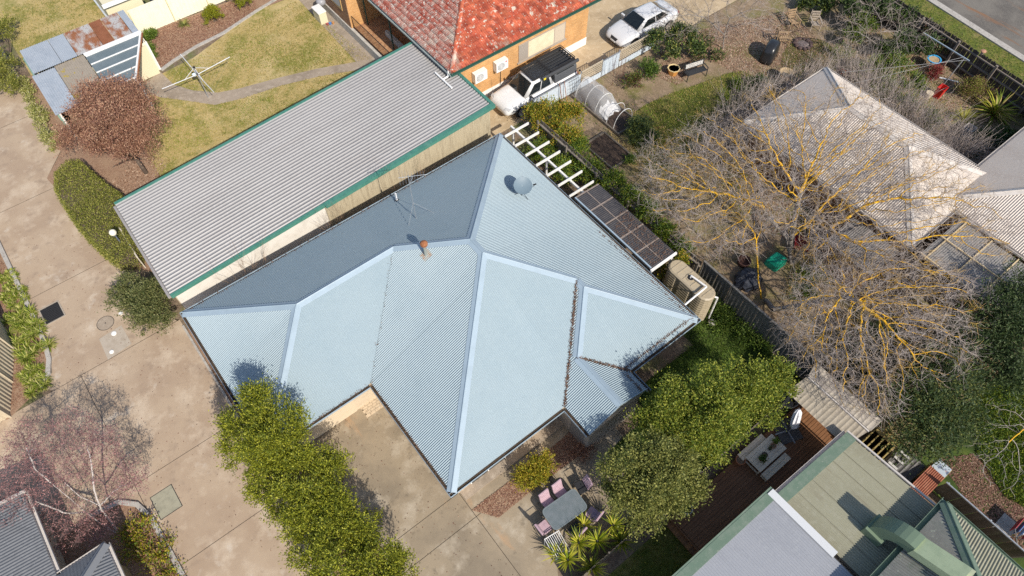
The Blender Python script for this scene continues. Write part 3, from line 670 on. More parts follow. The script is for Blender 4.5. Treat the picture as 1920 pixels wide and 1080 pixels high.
# ------------------------------------------------------------------ the long shed
SHED_R = mat('zincalume', (.33,.32,.315), [(.6, (.29,.28,.275), .45, .65, (.2, 1, 1)), (8, (.355,.345,.34), .5, .7), (2, (.33,.31,.3), .6, .75, (.15, 2, 1))], .38, metal=.25, spec=.5)
GREEN_T = mat('green trim', (.07,.215,.165), [(6, (.055,.17,.135), .45, .65), (1.5, (.10,.23,.185), .55, .7)], .55)
BLOCK_W = mat('weathered wall sheet', (.42,.36,.25), [(3, (.3,.25,.17), .45, .65, (3, 3, .3)), (14, (.48,.42,.3), .5, .7)], .85)
shed = thing('long_shed', 'long low shed with ribbed silver roof and green trim behind the blue-roofed house', 'shed', (7, 25.3, 0))
sA, sB, sC, sD = at(213, 383, 2.1), at(318, 552, 2.1), at(925, 200, 3.1), Vector((16.25, 29.15, 3.1))
x0, x1 = -1.98, 16.15; y0a, y1a = 22.42, 29.05
def sz(x): return 2.1+(x-x0)/(x1-x0)*1.0
P4 = [Vector((x0, y0a, sz(x0))), Vector((x1, y0a, sz(x1))), Vector((x1, y1a, sz(x1))), Vector((x0, y1a, sz(x0)))]
corr_part('roof_sheet', [P4], (0,1,0), .203, .058, SHED_R, shed, prof='trim')
mb = MB(); mb.bar((x0, y1a+.07, sz(x0)+.0), (x1, y1a+.07, sz(x1)+.0), .15, .16); mb.build('fascia', GREEN_T, shed)
xb = 6.0; mb = MB(); mb.bar((x0, y0a-.06, sz(x0)-.02), (xb, y0a-.06, sz(xb)-.02), .13, .2); mb.build('fascia', GREEN_T, shed)
mb = MB(); mb.bar((xb, y0a-.13, sz(xb)-.0), (x1+.1, y0a-.13, sz(x1)-.0), .25, .2); mb.build('fascia', GREEN_T, shed)
mb = MB(); mb.box(x1-.02, x1+.14, y0a-.24, y1a+.18, sz(x1)-.1, sz(x1)+.1); mb.build('fascia', GREEN_T, shed)
mb = MB(); mb.box(x0-.14, x0-.02, y0a, y1a, sz(x0)-.16, sz(x0)-.02); mb.box(x0-.125, x0-.035, y0a+.02, y1a-.02, sz(x0)-.019, sz(x0)-.012); mb.build('gutter', mat('dull gutter', (.3,.28,.27), rough=.6), shed)
mb = MB(); mb.add([(x0+.15,y0a+.02,-.02),(xb,y0a+.02,-.02),(xb,y0a+.02,sz(xb)-.08),(x0+.15,y0a+.02,sz(x0)-.08),(x0+.15,y0a+.14,-.02),(xb,y0a+.14,-.02),(xb,y0a+.14,sz(xb)-.08),(x0+.15,y0a+.14,sz(x0)-.08)], [(0,1,2,3),(7,6,5,4),(0,3,7,4),(1,5,6,2)])
mb.build('wall', mat('off white wall', (.66,.62,.56), [(2, (.56,.52,.46), .5, .7)], .8), shed)
corr_part('wall', [[Vector((xb, y0a-.04, -.02)), Vector((x1-.1, y0a-.04, -.02)), Vector((x1-.1, y0a-.04, sz(x1)-.1)), Vector((xb, y0a-.04, sz(xb)-.1))]], (1,0,0), .1, .012, BLOCK_W, shed)
mb = MB(); mb.box(x1-.2, x1-.1, y0a-.05, y1a-.1, -.02, sz(x1)-.1); mb.box(x0+.1, x0+.2, y0a+.1, y1a-.1, -.02, sz(x0)-.08); mb.box(x0+.2, x1-.2, y1a-.15, y1a-.05, -.02, sz(x0)-.09); mb.build('wall', BLOCK_W, shed)
# spreader pipe lying on the shed roof
zt = sz(15.2)+.12
sp = thing('spreader_pipe', 'white T-shaped plastic spreader pipe lying on the silver shed roof', 'pipe', (15.25, 25.4, zt))
mb = MB(); mb.tube((0, -.75, 0), (0, .8, 0), .05, n=10); mb.tube((0, .1, 0), (.35, .1, .03), .05, n=10); mb.tube((.35, .1, .03), (.4, .1, .36), .05, n=10); mb.build('pipe', WHITE, sp, True)
# ------------------------------------------------------------------ house with red tiled roof
redh = thing('tiled_house', 'orange brick house with lichen-spotted red tiled roof at the top', 'house', (21, 31, 0))
RZ, rx0, rx1, ry0, ry1 = 3.45, 15.72, 26.45, 25.3, 44.
KR = math.tan(R(25)); hwid = (rx1-rx0)/2; apex = Vector(((rx0+rx1)/2, ry0+hwid, RZ+hwid*KR)); apx2 = Vector((apex.x, 40, apex.z))
ORB = brickmat('orange brick', (.62,.33,.12), (.52,.26,.09), (.6,.42,.24)); BRB = brickmat('brown and shaded brick', (.30,.15,.08), (.24,.115,.06), (.36,.26,.17))
TILE = mat('red tile', (.36,.075,.04), [(1.7, (.47,.13,.065), .42, .62), (3.5, (.25,.05,.03), .5, .66), (2.6, (.52,.46,.38), .60, .64), (6.5, (.55,.50,.42), .615, .645), (.7, (.50,.40,.32), .62, .72)], .8, bump=(30, .4))
TILE_W = mat('grey red tile', (.36,.09,.06), [(2.2, (.46,.30,.25), .42, .6), (5, (.55,.49,.43), .535, .60), (13, (.28,.07,.045), .5, .62), (.6, (.47,.41,.34), .55, .68)], .8, bump=(30, .4))
def per_object(m, lo, hi):
    t = m.node_tree; b = t.nodes['Principled BSDF']; lk = b.inputs['Base Color'].links[0]; src = lk.from_socket
    oi = t.nodes.new('ShaderNodeObjectInfo'); mr = t.nodes.new('ShaderNodeMapRange'); mr.inputs[3].default_value = lo; mr.inputs[4].default_value = hi; t.links.new(oi.outputs['Random'], mr.inputs[0])
    vm = t.nodes.new('ShaderNodeVectorMath'); vm.operation = 'SCALE'; t.links.new(src, vm.inputs[0]); t.links.new(mr.outputs[0], vm.inputs[3]); t.links.new(vm.outputs[0], b.inputs['Base Color'])
per_object(TILE, .68, 1.3)
def tile_mesh(name, w, L):
    """interlocking tile with two rolls, raised front lip"""
    xs = [(-.5, 0), (-.36, .035), (-.22, .004), (-.02, .004), (.12, .035), (.26, .004), (.5, .004)]
    vs, fs = [], []
    for yy, dz in ((0, .05), (L, 0)):
        for x, h in xs: vs.append((x*w, yy, h+dz))
    for x, h in xs: vs.append((x*w, 0, -.01))
    n = len(xs)
    for i in range(n-1): fs += [(i, i+1, n+i+1, n+i), (2*n+i, 2*n+i+1, i+1, i)]
    me = bpy.data.meshes.new(name); me.from_pydata(vs, [], fs); me.update(); return me
tw, tl = .262, .33; tmesh = tile_mesh('roof_tile', tw, tl+.06); cnt = 0
cosr = math.cos(R(25)); slope_len = hwid/cosr
rest_V, rest_F, rn = [], [], 0
tv = np.array([v.co for v in tmesh.vertices]); tf = np.array([list(p.vertices) for p in tmesh.polygons])
B_S = np.array([[1,0,0],[0,math.cos(R(25)),math.sin(R(25))],[0,-math.sin(R(25)),math.cos(R(25))]])
def in_frame(p):
    r = p.x*_ca-p.y*_sa; f = p.x*_sa+p.y*_ca; dz = p.z-CAM_H; d = f*_st-dz*_ct; u = f*_ct+dz*_st
    return abs(r/d) < .76 and abs(u/d) < .436
rows = int(slope_len/tl)
for j in range(rows):
    s = j*tl; half = hwid-s*cosr
    n = int(2*half/tw)
    for i in range(n):
        x = apex.x+(i-(n-1)/2)*tw; p = Vector((x, ry0+s*cosr-.03, RZ+s*math.sin(R(25))+.02))
        if in_frame(p) and cnt < 300:
            o = link('roof_tile', tmesh, TILE, redh); o.location = p-redh.location; o.rotation_euler = (R(25)+random.uniform(-.012, .012), random.uniform(-.012, .012), random.uniform(-.012, .012)); cnt += 1
        else:
            rest_V.append(tv@B_S+np.array(p)); rest_F.append(tf+rn); rn += len(tv)
o = link('roof_tiles', npmesh('roof_tiles', np.concatenate(rest_V), np.concatenate(rest_F)), TILE, redh); o['kind'] = 'stuff'
rest_V, rest_F, rn = [], [], 0
B_W = np.array([[0,-1,0],[math.cos(R(25)),0,math.sin(R(25))],[-math.sin(R(25)),0,math.cos(R(25))]])
for j in range(rows):
    s = j*tl; ya = ry0+s*cosr; n = int((38-ya)/tw)
    for i in range(n):
        rot_j = RNG.normal(size=3)*.012; p = np.array([rx0+s*cosr-.03+rot_j[0]*.3, ya+tw*(i+.5), RZ+s*math.sin(R(25))+.02])
        rest_V.append(tv@B_W+p+tv[:,:1]*rot_j*1.2); rest_F.append(tf+rn); rn += len(tv)
o = link('roof_tiles', npmesh('roof_tiles', np.concatenate(rest_V), np.concatenate(rest_F)), TILE_W, redh); o['kind'] = 'stuff'
TU = mat('tile underside', (.2,.06,.04), rough=.9)
mb = MB(); e0, e1 = Vector((rx0, ry0, RZ)), Vector((rx1, ry0, RZ)); e2, e3 = Vector((rx1, ry1, RZ)), Vector((rx0, ry1, RZ))
mb.add([e0, e1, e2, e3, apex, apx2], [(0,1,4), (0,4,5,3), (1,2,5,4), (2,3,5)]); mb.build('roof_deck', TU, redh)
# hip tiles, gutter, walls
for a, b, c in ((e0, apex, 0), (e1, apex, 1)):
    k_ = int((b-a).length/.38); d = (b-a)/k_
    hm = MB(); hm.loft([[Vector(d)*t_*1.08+Vector((d.y, -d.x, 0)).normalized()*(.13*math.cos(t*math.pi/6))+Vector((0,0,.1*math.sin(t*math.pi/6)+.035+lf)) for t in range(7)] for t_, lf in ((0, .03), (1, 0))], cap=False, closed=False)
    me = hm.mesh('hip_tile')
    for i in range(k_):
        o = link('hip_tile', me, TILE, redh); o.location = a+d*i-redh.location
mb = MB(); gutter(mb, e0, e1, (0,-1,0), ext0=.12, ext1=.12); mb.build('gutter', mat('dark green gutter', (.03,.09,.07), rough=.5), redh)
mb = MB(); gutter(mb, e3, e0, (-1,0,0), ext1=.12); mb.build('gutter', mat('pale gutter', (.42,.47,.45), rough=.5), redh)
wy = 25.8
MB().box(18.0, 26.1, wy, 44, .55, RZ+.05).build('wall', ORB, redh); MB().box(17.98, 26.13, wy-.03, 44, -.02, .55).build('plinth', WHITE, redh)
MB().box(16.2, 18.0, wy, 29.2, .55, RZ+.05).build('wall', ORB, redh); MB().box(16.18, 17.98, wy-.03, 29.2, -.02, .55).build('plinth', WHITE, redh)
MB().box(rx0+.02, rx1-.02, ry0+.02, 44, RZ-.05, RZ-.02).build('soffit', WHITE, redh)
MB().box(15.0, 18.0, 35.5, 44, .55, RZ+.4).build('wall', ORB, redh); MB().box(14.97, 15.0, 35.5, 44, .6, RZ+.4).build('wall', BRB, redh)  # west face skinned in brown brick, its shade put into the colour
mb = MB(); mb.box(14.9, 15.08, 29.0, 44, -.02, .62); mb.build('plinth', mat('grey plinth', (.5,.47,.42), [(3, (.4,.37,.32), .45, .65)], .85), redh)
MB().box(15.08, 18.0, 29.0, 35.5, .4, .6).build('porch_floor', brickmat('brick paving', (.33,.15,.07), (.5,.27,.13), (.42,.3,.2), face='z', sx=.23, sy=.115), redh)
mb = MB(); mb.box(16.3, 16.48, 29.2, 33.6, .6, .95); mb.build('porch_kerb', MATS['grey plinth'], redh)
for y_ in (29.6, 32.2, 35.2): MB().tube((16.0, y_, .6), (16.0, y_, RZ), .045, n=8).build('post', MATS['dark green gutter'], redh)
rl = MB(); rl.bar((15.1, 29.2, 1.5), (15.1, 35.4, 1.5), .04, .03); rl.bar((15.1, 29.2, .72), (15.1, 35.4, .72), .03, .02); br_ = rl.build('balustrade', BLACK, redh)
bal = MB().tube((0,0,.6), (0,0,1.5), .011, n=5).mesh('baluster')
for i in range(42):
    o = link('baluster', bal, BLACK, br_, True); o.location = (15.1, 29.3+i*.147, 0)
mb = MB(); mb.box(14.93, 14.968, 36.2, 37.6, 1.5, 2.9); w_ = mb.build('window', mat('tan frame', (.55,.36,.15), rough=.6), redh); MB().box(14.915, 14.93, 36.3, 37.5, 1.6, 2.8).build('pane', GLASS, w_)
# sliding window on the sunlit wall
w_ = MB().box(20.7, 24.25, wy-.05, wy-.002, 1.35, 2.55).build('window', mat('bronze frame', (.38,.33,.28), rough=.5), redh)
for a, b, m_ in ((20.76, 21.35, mat('insect screen', (.33,.29,.25), rough=.7)), (21.4, 23.35, mat('drawn blind', (.74,.62,.44), [(2, (.68,.56,.39), .45, .6)], .8)), (23.4, 24.18, mat('beige blind', (.52,.44,.34), rough=.8))):
    MB().box(a, b, wy-.062, wy-.052, 1.42, 2.49).build('pane', m_, w_)
MB().box(20.6, 24.35, wy-.09, wy-.003, 1.27, 1.345).build('sill', MATS['bronze frame'], redh)
# vent pipe through the tiles
vp = Vector((18.05, 30.2, RZ+(18.05-rx0)*KR)); mb = MB(); mb.tube(vp-Vector((0,0,.1)), vp+Vector((0,0,2.0)), .05, n=10); v2 = mb.build('vent_pipe', mat('painted terracotta', (.55,.2,.13), rough=.7), redh)
MB().lathe([(.075, 1.98), (.08, 2.1), (.04, 2.14)], vp, 10).build('vent_cap', GALV, v2)
mb = MB(); mb.slab([vp+Vector(v) for v in ((-.25,-.2,-.07), (.2,-.2,.14), (.2,.2,.14), (-.25,.2,-.07))], .02); mb.build('flashing', MATS['painted terracotta'], v2)
# two air conditioners on the wall
def aircon(x, z, label):
    t_ = thing('air_conditioner', label, 'air conditioner', (x, wy-.2, z), group='air conditioner units on the orange wall')
    MB().box(-.42, .42, -.16, .16, 0, .62).build('casing', mat('aircon white', (.76,.75,.73), rough=.45), t_, True)
    mb = MB(); mb.tube((-.08, -.165, .31), (-.08, -.175, .31), .25, n=24); f_ = mb.build('fan_grille', mat('aircon grey', (.3,.31,.32), rough=.5), t_, True)
    mb = MB()
    for r_ in (.07, .12, .17, .22):
        pts = [(-.08+r_*math.cos(a*math.pi/10), -.18, .31+r_*math.sin(a*math.pi/10)) for a in range(21)]; mb.path(pts, .006, 4)
    for a in range(8): mb.tube((-.08, -.18, .31), (-.08+.24*math.cos(a*math.pi/4), -.18, .31+.24*math.sin(a*math.pi/4)), .006, n=4)
    mb.build('fan_guard', MATS['aircon white'], f_, True)
    MB().box(.425, .44, -.14, .14, .06, .56).build('side_vent', MATS['aircon grey'], t_, True)
    mb = MB(); mb.box(-.35, -.3, -.14, .2, -.05, -.001); mb.box(.3, .35, -.14, .2, -.05, -.001); mb.build('bracket', BLACK, t_, True)
    return t_
a1 = aircon(17.75, 1.75, 'left-hand white air conditioner on the orange wall, nearer the silver shed')
a2 = aircon(19.25, 1.75, 'right-hand white air conditioner, with a small red badge, beside the sliding window')
MB().box(.22, .34, -.172, -.162, .47, .54).build('badge', mat('red badge', (.6,.05,.06), rough=.5), a2, True)
mb = MB(); mb.tube((19.35, wy-.03, .3), (19.35, wy-.03, 1.75), .02, n=6); mb.build('conduit', BLACK, redh)
# ------------------------------------------------------------------ planting
def lob(px_, py_, z, r, rz=None, ry=None):
    c = at(px_, py_, z); return (c.x, c.y, z, r, ry or r, rz or r)
# evergreen row along the drive
bush('evergreen_shrub', 'tall yellow-green shrub overhanging the garage roof corner, rearmost of the drive-side row', [lob(490, 762, 3.9, .85, .9), lob(535, 792, 3.7, .9, .9), lob(455, 800, 3.5, .85, .9), lob(500, 822, 3.7, 1.0, 1.0), lob(552, 845, 3.2, .9, .9), lob(448, 838, 2.7, .8, .9), lob(500, 870, 2.8, 1.0, 1.0), lob(478, 740, 4.2, .5, .5)], 40000, .085, G_OLIVE, group='drive-side evergreen row', clump=.12, asp=.42)
bush('evergreen_shrub', 'bushy yellow-green shrub in the middle of the drive-side row', [lob(552, 890, 2.9, 1.0, 1.0), lob(600, 880, 2.6, .8, .8), lob(600, 920, 2.6, 1.0, 1.0), lob(555, 945, 2.5, 1.05, 1.0), lob(510, 915, 2.0, .9, .9), lob(635, 950, 2.4, .85, .9), lob(640, 870, 2.0, .55, .5), lob(580, 975, 2.4, 1.0, 1.0)], 40000, .085, G_OLIVE, group='drive-side evergreen row', clump=.12, asp=.42)
bush('evergreen_shrub', 'broad yellow-green shrub at the bottom edge, frontmost of the drive-side row', [lob(620, 1005, 2.5, 1.05, 1.0), lob(665, 1000, 2.4, .95, .9), lob(585, 1030, 2.0, .95, .9), lob(645, 1055, 2.5, 1.15, 1.1), lob(705, 1050, 2.3, 1.0, 1.0), lob(690, 975, 1.8, .5, .5), lob(745, 1075, 1.9, .75, .8), lob(700, 1110, 2.3, 1.2, 1.0), lob(620, 1100, 1.8, 1.0, .9)], 46000, .085, G_OLIVE, group='drive-side evergreen row', clump=.12, asp=.42)
# two trees by the side fence
def leafy_tree(name, label, base, lobes, n, size, mats, trunk_r=.09, clump=.16, group=None, per=60, asp=.5, limbs=9):
    root = thing(name, label, 'tree', (base.x, base.y, 0), group=group); L = np.array(lobes); c = Vector(L[:,:3].mean(0))
    mb = MB(); fork = Vector((base.x*.75+c.x*.25, base.y*.75+c.y*.25, c.z*.42)); mb.tube((base.x, base.y, -.05), fork, trunk_r, trunk_r*.75, 8)
    for i in range(limbs):
        l = lobes[i % len(lobes)]; e = Vector((l[0], l[1], l[2]))+Vector([random.uniform(-.5, .5)*l[3+j] for j in range(3)]); m_ = fork*.5+e*.5+Vector((0,0,.12)); mb.tube(fork, m_, trunk_r*.6, trunk_r*.38, 6); mb.tube(m_, e, trunk_r*.38, trunk_r*.14, 5)
    mb.build('trunk', BARK_D, root, smooth=True)
    P, D = lobe_points(lobes, n, clump, per); leaves('crown', P, size, mats, root, .6, asp, D*.5+np.array([0, 0, .15]))
    return root
leafy_tree('leafy_tree', 'grey-olive leafy tree beside the patio table, the paler of two by the side fence', at(1215, 990), [lob(1215, 850, 3.5, .9), lob(1170, 880, 3.2, .95), lob(1225, 895, 3.5, 1.05), lob(1272, 868, 3.2, .9), lob(1195, 935, 2.8, .95), lob(1248, 930, 2.8, .9), lob(1283, 905, 2.7, .75), lob(1160, 935, 2.4, .75), lob(1210, 965, 2.2, .7)], 46000, .085, G_GREY, clump=.13)
leafy_tree('leafy_tree', 'fresh green leafy tree shading the side lawn, the greener of two by the side fence', at(1350, 850), [lob(1268, 759, 3.5, .95), lob(1325, 736, 3.8, 1.05), lob(1385, 714, 3.7, 1.0), lob(1435, 704, 3.3, .85), lob(1290, 809, 3.1, 1.0), lob(1352, 784, 3.6, 1.05), lob(1415, 752, 3.2, .95), lob(1225, 799, 2.8, .85), lob(1330, 839, 2.6, .85), lob(1385, 804, 2.6, .8), lob(1455, 729, 2.7, .7), lob(1235, 769, 2.9, .6)], 64000, .085, leafset('fresh', [(.095,.125,.014), (.15,.17,.02), (.215,.22,.035), (.05,.078,.012)]), clump=.14)
bush('small_shrub', 'small olive shrub with reddish tips in the mulched front bed', [lob(1000, 885, .6, .62, .6), lob(985, 895, .5, .5, .5), lob(1018, 870, .5, .5, .5)], 9000, .07, G_YEL, clump=.09)
bush('small_shrub', 'low twiggy shrub at the end of the front bed by the porch', [lob(1088, 850, .25, .4, .25), lob(1100, 838, .2, .35, .2)], 1500, .06, G_BROWN, clump=.1)
# clipped hedge by the drive: leaves over a trimmed block
def hedge(name, label, poly, h, n, size, mats, group=None):
    c = np.array(poly).mean(0); root = thing(name, label, 'hedge', (c[0], c[1], 0), group=group); poly = ccw(list(poly))
    a = poly_pts(poly, int(n*.62)); wob = .06*np.sin(a[:,0]*2.1+1)+.06*np.sin(a[:,1]*1.7)
    P = [np.column_stack([a, h+wob+RNG.normal(size=len(a))*.045])]; D = [np.tile([0, 0, 1.], (len(a), 1))]
    per = [np.hypot(poly[i][0]-poly[i-1][0], poly[i][1]-poly[i-1][1]) for i in range(len(poly))]
    for i in range(len(poly)):
        p, q_ = np.array(poly[i-1]), np.array(poly[i]); k_ = int(n*.38*per[i]/sum(per)); t = RNG.uniform(0, 1, k_)[:,None]; d = (q_-p)/(np.linalg.norm(q_-p)+1e-9); o_ = np.array([d[1], -d[0]])
        z = RNG.uniform(.02, 1, k_); e = p+(q_-p)*t+o_*(RNG.normal(size=k_)*.06+.03-.12*z**3)[:,None]; P.append(np.column_stack([e, z*h])); D.append(np.tile([o_[0], o_[1], .3], (k_, 1)))
    leaves('foliage', np.concatenate(P), size, mats, root, .6, .5, np.concatenate(D)*.7)
    ins = [(c[0]+(p[0]-c[0])*.93, c[1]+(p[1]-c[1])*.93, h*.9) for p in poly]; MB().poly(ins, h*.92).build('branches', BARK_D, root)
    return root
HP = smooth_poly(pxs((88, 335), (140, 290), (185, 335), (232, 365), (240, 400), (262, 470), (222, 492), (190, 470), (140, 420), z=1.0), 1)
hedge('clipped_hedge', 'clipped low green hedge between the drive and the long shed', HP, 1.0, 30000, .07, G_HEDGE)
bush('round_shrub', 'large rounded grey-green shrub at the near end of the long shed', [lob(265, 545, .9, 1.0, .9), lob(272, 585, .8, 1.05, .85), lob(290, 560, .8, .95, .8), lob(300, 600, .7, .85, .7), lob(240, 560, .7, .8, .7)], 26000, .07, leafset('juniper', [(.085,.10,.035), (.12,.125,.045), (.16,.155,.06), (.05,.065,.02)]), clump=.09)
bush('tall_hedge', 'dark clipped hedge at the top left edge beside the far lawn', [lob(5, 60, .8, 1.0, .8), lob(-5, 110, .8, 1.0, .8), lob(15, 130, .8, .95, .8), lob(20, 160, .6, .7, .55), lob(-10, 160, .8, .8, .7)], 20000, .08, G_HEDGE, clump=.1, cat='hedge')
# russet tree
RB = at(275, 325)
leafy_tree('russet_tree', 'round tree covered in dry brown leaves beside the rusty carport', RB, [lob(195, 200, 2.5, 1.71, 1.46), lob(240, 190, 2.6, 1.48, 1.34), lob(165, 240, 2.2, 1.60, 1.34), lob(215, 245, 2.7, 1.82, 1.46), lob(270, 240, 2.2, 1.60, 1.34), lob(205, 290, 1.8, 1.48, 1.12), lob(255, 285, 1.7, 1.25, 1.12), lob(150, 270, 1.6, 1.14, 1.01)], 56000, .09, G_BROWN, trunk_r=.12, clump=.16, asp=.4, per=40, limbs=16)
scatter('fallen_leaves', pxs((210, 340), (270, 290), (320, 300), (290, 350), (235, 375)), 1500, .08, G_LITTER, .02)
# strappy plants in the strip bed
for i, (x_, y_, s_, lb) in enumerate(((28, 555, .8, 'strappy yellow-green plant nearest the top of the left strip bed'), (35, 600, 1., 'strappy yellow-green plant in the left strip bed, beside the drain grate'), (58, 640, 1.05, 'strappy yellow-green plant in the left strip bed, just above the bare soil'), (58, 712, .9, 'lone strappy plant at the rounded tip of the left strip bed'), (15, 520, .7, 'small dark strappy plant at the left edge above the drain grate'))):
    p = at(x_, y_, .15); strap_plant('strappy_plant', lb, (p.x, p.y), 55, .42*s_, .035, G_STRAP, group='strappy plants in the strip bed', rise=1., droop=1., heads=[(p.x+random.uniform(-.6, .6)*s_, p.y+random.uniform(-.75, .75)*s_, .05, s_*random.uniform(.7, 1.1)) for _ in range(22)])
for x_, y_, lb in ((52, 170, 'pale yellow-green border plant beside the carport corner'), (72, 215, 'pale yellow-green border plant between drive and carport, middle one'), (92, 258, 'pale yellow-green border plant next to the clipped hedge end')):
    bush('border_plant', lb, [lob(x_, y_, .2, .4, .25), lob(x_-7, y_-14, .2, .35, .22), lob(x_+8, y_+14, .2, .35, .22)], 2600, .08, leafset('pale', [(.20,.20,.05), (.28,.27,.09), (.12,.14,.03), (.34,.31,.17)]), cat='plant', group='pale border plants', stem=False, clump=.1)
# birch with purple buds
BB = at(222, 1000); BIRCH = mat('birch bark', (.44,.39,.36), [(7, (.16,.12,.11), .56, .66, (1, 1, 4)), (20, (.62,.58,.55), .5, .7)], .8)
G_BUD2 = leafset('pinkbud', [(.20,.095,.09), (.27,.14,.13), (.13,.065,.065)], .2)
st = [[(BB.x, BB.y, -.05), tuple(at(205, 975, 0.62)), tuple(at(186, 948, 1.25)), tuple(at(177, 920, 1.79)), tuple(at(172, 880, 2.34)), tuple(at(168, 850, 2.73))], [(BB.x-.03, BB.y-.02, -.05), tuple(at(185, 980, 0.55)), tuple(at(160, 960, 1.01)), tuple(at(125, 930, 1.64)), tuple(at(95, 905, 2.18)), tuple(at(60, 878, 2.73))],
      [tuple(at(186, 948, 1.25)), tuple(at(150, 930, 1.72)), tuple(at(122, 905, 2.18)), tuple(at(98, 890, 2.57))], [tuple(at(186, 948, 1.25)), tuple(at(205, 930, 1.64)), tuple(at(225, 912, 2.03)), tuple(at(250, 905, 2.34))], [tuple(at(160, 960, 1.01)), tuple(at(120, 962, 1.40)), tuple(at(80, 945, 1.79)), tuple(at(30, 925, 2.26))], [tuple(at(95, 905, 2.18)), tuple(at(65, 880, 2.65)), tuple(at(50, 840, 3.04))]]
at_ = np.concatenate([ell_pts(520, at(60, 880, 2.73), (1.5, 1.5, 1.0)), ell_pts(480, at(165, 850, 2.65), (1.3, 1.3, 1.0)), ell_pts(340, at(235, 900, 2.11), (1.0, 1.0, .8)), ell_pts(320, at(110, 985, 1.56), (1.2, 1.2, .6)), ell_pts(240, at(25, 950, 2.03), (1.1, 1.1, .8)), ell_pts(160, at(135, 795, 2.65), (.8, .8, .7)), ell_pts(160, at(180, 990, 1.17), (.8, .8, .4)), ell_pts(140, at(50, 820, 2.65), (.9, .9, .7))])
broot, BX, bpar, brad = bare_tree('birch_tree', 'white-barked birch with purplish buds at the lower left', st, at_, BIRCH, BIRCH, mat('purple twig', (.25,.155,.145), [(5, (.34,.23,.215), .45, .65)], .9), step=.17, kill=.28, infl=1.6, tip=.0048, n_tw=4, tw=(.12, .4), tw_r=.0048, mid_r=(.016, .05), jit=.18, ex=2.05, iters=130)
thin = BX[brad < .012]; P = np.repeat(thin, 13, 0)+RNG.normal(size=(len(thin)*13, 3))*.13
leaves('buds', P, .06, G_BUD2, broot, asp=.5, kind='stuff')
# corner bed cover
p = at(270, 1020, .2); bush('ground_cover', 'yellow-green low cover inside the curved kerb at the bottom left', [lob(262, 1000, .15, .7, .22), lob(285, 1030, .15, .7, .2), lob(300, 1065, .15, .6, .2), lob(245, 1025, .15, .6, .2), lob(320, 1085, .12, .5, .18)], 5200, .08, [G_YEL[0], G_YEL[1], G_MID[1], G_BROWN[0]], stem=False, cat='plant')
scatter('corner_litter', [(-12, 5), (-7.1, 5), (-7.1, 14.5), (-8, 15.8), (-12, 15.8)], 6000, .06, G_LITTER, .03)
# top-left garden
bush('clipped_ball', 'round olive ball shrub in the mulch bed, fully in view', [lob(397, 28, .55, .6, .5), lob(400, 25, .6, .5, .5)], 6500, .07, [G_YEL[0], G_YEL[2], G_OLIVE[1]], clump=.06, group='ball shrubs in the mulch bed')
bush('clipped_ball', 'olive ball shrub cut off by the top edge beside the lawn', [lob(458, 2, .55, .7, .5), lob(440, -8, .5, .5, .5)], 6500, .07, [G_YEL[0], G_YEL[2], G_OLIVE[1]], clump=.06, group='ball shrubs in the mulch bed')
bush('leafy_plant', 'bright green leafy plant at the foot of the cream fence corner', [lob(283, 66, .3, .42, .3), lob(270, 75, .25, .3, .25)], 2600, .09, G_MID, stem=False, cat='plant', clump=.08)
bush('leafy_plant', 'narrow green plant along the low white wall', [lob(280, 90, .22, .25, .22), lob(287, 105, .2, .25, .2)], 1500, .08, G_MID, stem=False, cat='plant', clump=.08)
strap_plant('grey_plant', 'grey-green tuft in the mulch bed below the cream fence', at(345, 45, .1)[:2], 50, .5, .04, G_GREY)
scatter('mulch_chips', pxs((270, 66), (300, 130), (325, 112), (370, 85), (420, 62), (480, 20), (480, -5), (430, 5)), 11000, .08, [G_BROWN[0], G_BROWN[2], G_LITTER[0], G_LITTER[1]], .014)
def green_patch(q):
    v = np.sin(q[:,0]*1.3+2*np.sin(q[:,1]*.7))+np.sin(q[:,1]*1.1+q[:,0]*.5); return v > .15+RNG.normal(size=len(q))*.45
BL = [(.2, 29.2), (14.8, 29.2), (14.9, 32), (14.2, 38), (13.8, 41.0), (9.4, 40.7), (6.2, 39.7), (4, 39.4), (2.6, 38.6), (1.4, 36.9), (.4, 33)]
pth = strip_poly([(3.0, 39.6), (3.6, 38.0), (4.5, 36.8), (5.6, 35.6), (7.0, 35.1), (9.3, 34.6), (11.5, 33.9), (14.5, 32.6)], [2.0, 1.2, .9, 1.05, .95, .75, .75, .8])
def not_path(q): return ~inside(q, pth)
scatter('dry_grass', BL, 26000, .085, [G_GRASS[0], G_GRASS[1]], .004, flat=False, asp=.28, keep=not_path)
scatter('green_grass', BL, 26000, .085, [G_TURF[0], G_TURF[1]], .004, flat=False, asp=.28, keep=lambda q: green_patch(q) & not_path(q))
scatter('far_grass', [(-2.2, 43.5), (4.5, 43.5), (4.5, 52), (-2.2, 52)], 7000, .09, G_GRASS, .004, flat=False, asp=.3)
# side lawn and ground cover beside the colorbond fence
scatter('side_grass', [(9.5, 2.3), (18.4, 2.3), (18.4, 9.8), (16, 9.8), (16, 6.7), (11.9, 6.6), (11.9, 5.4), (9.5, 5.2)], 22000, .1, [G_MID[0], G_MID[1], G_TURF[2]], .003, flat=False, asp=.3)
bush('weeds', 'bright green weeds at the foot of the fence beside the tanks', [lob(1345, 580, .15, .6, .25), lob(1370, 600, .15, .6, .2), lob(1400, 625, .15, .6, .2), lob(1350, 610, .1, .5, .15), lob(1430, 650, .12, .5, .2)], 5000, .09, G_MID, stem=False, cat='plant')
scatter('south_grass', [(4.5, 1.5), (9.2, 1.5), (9.2, -3), (4.5, -3)], 9000, .09, [G_GRASS[0], G_GRASS[2], G_TURF[1]], .003, flat=False, asp=.3)
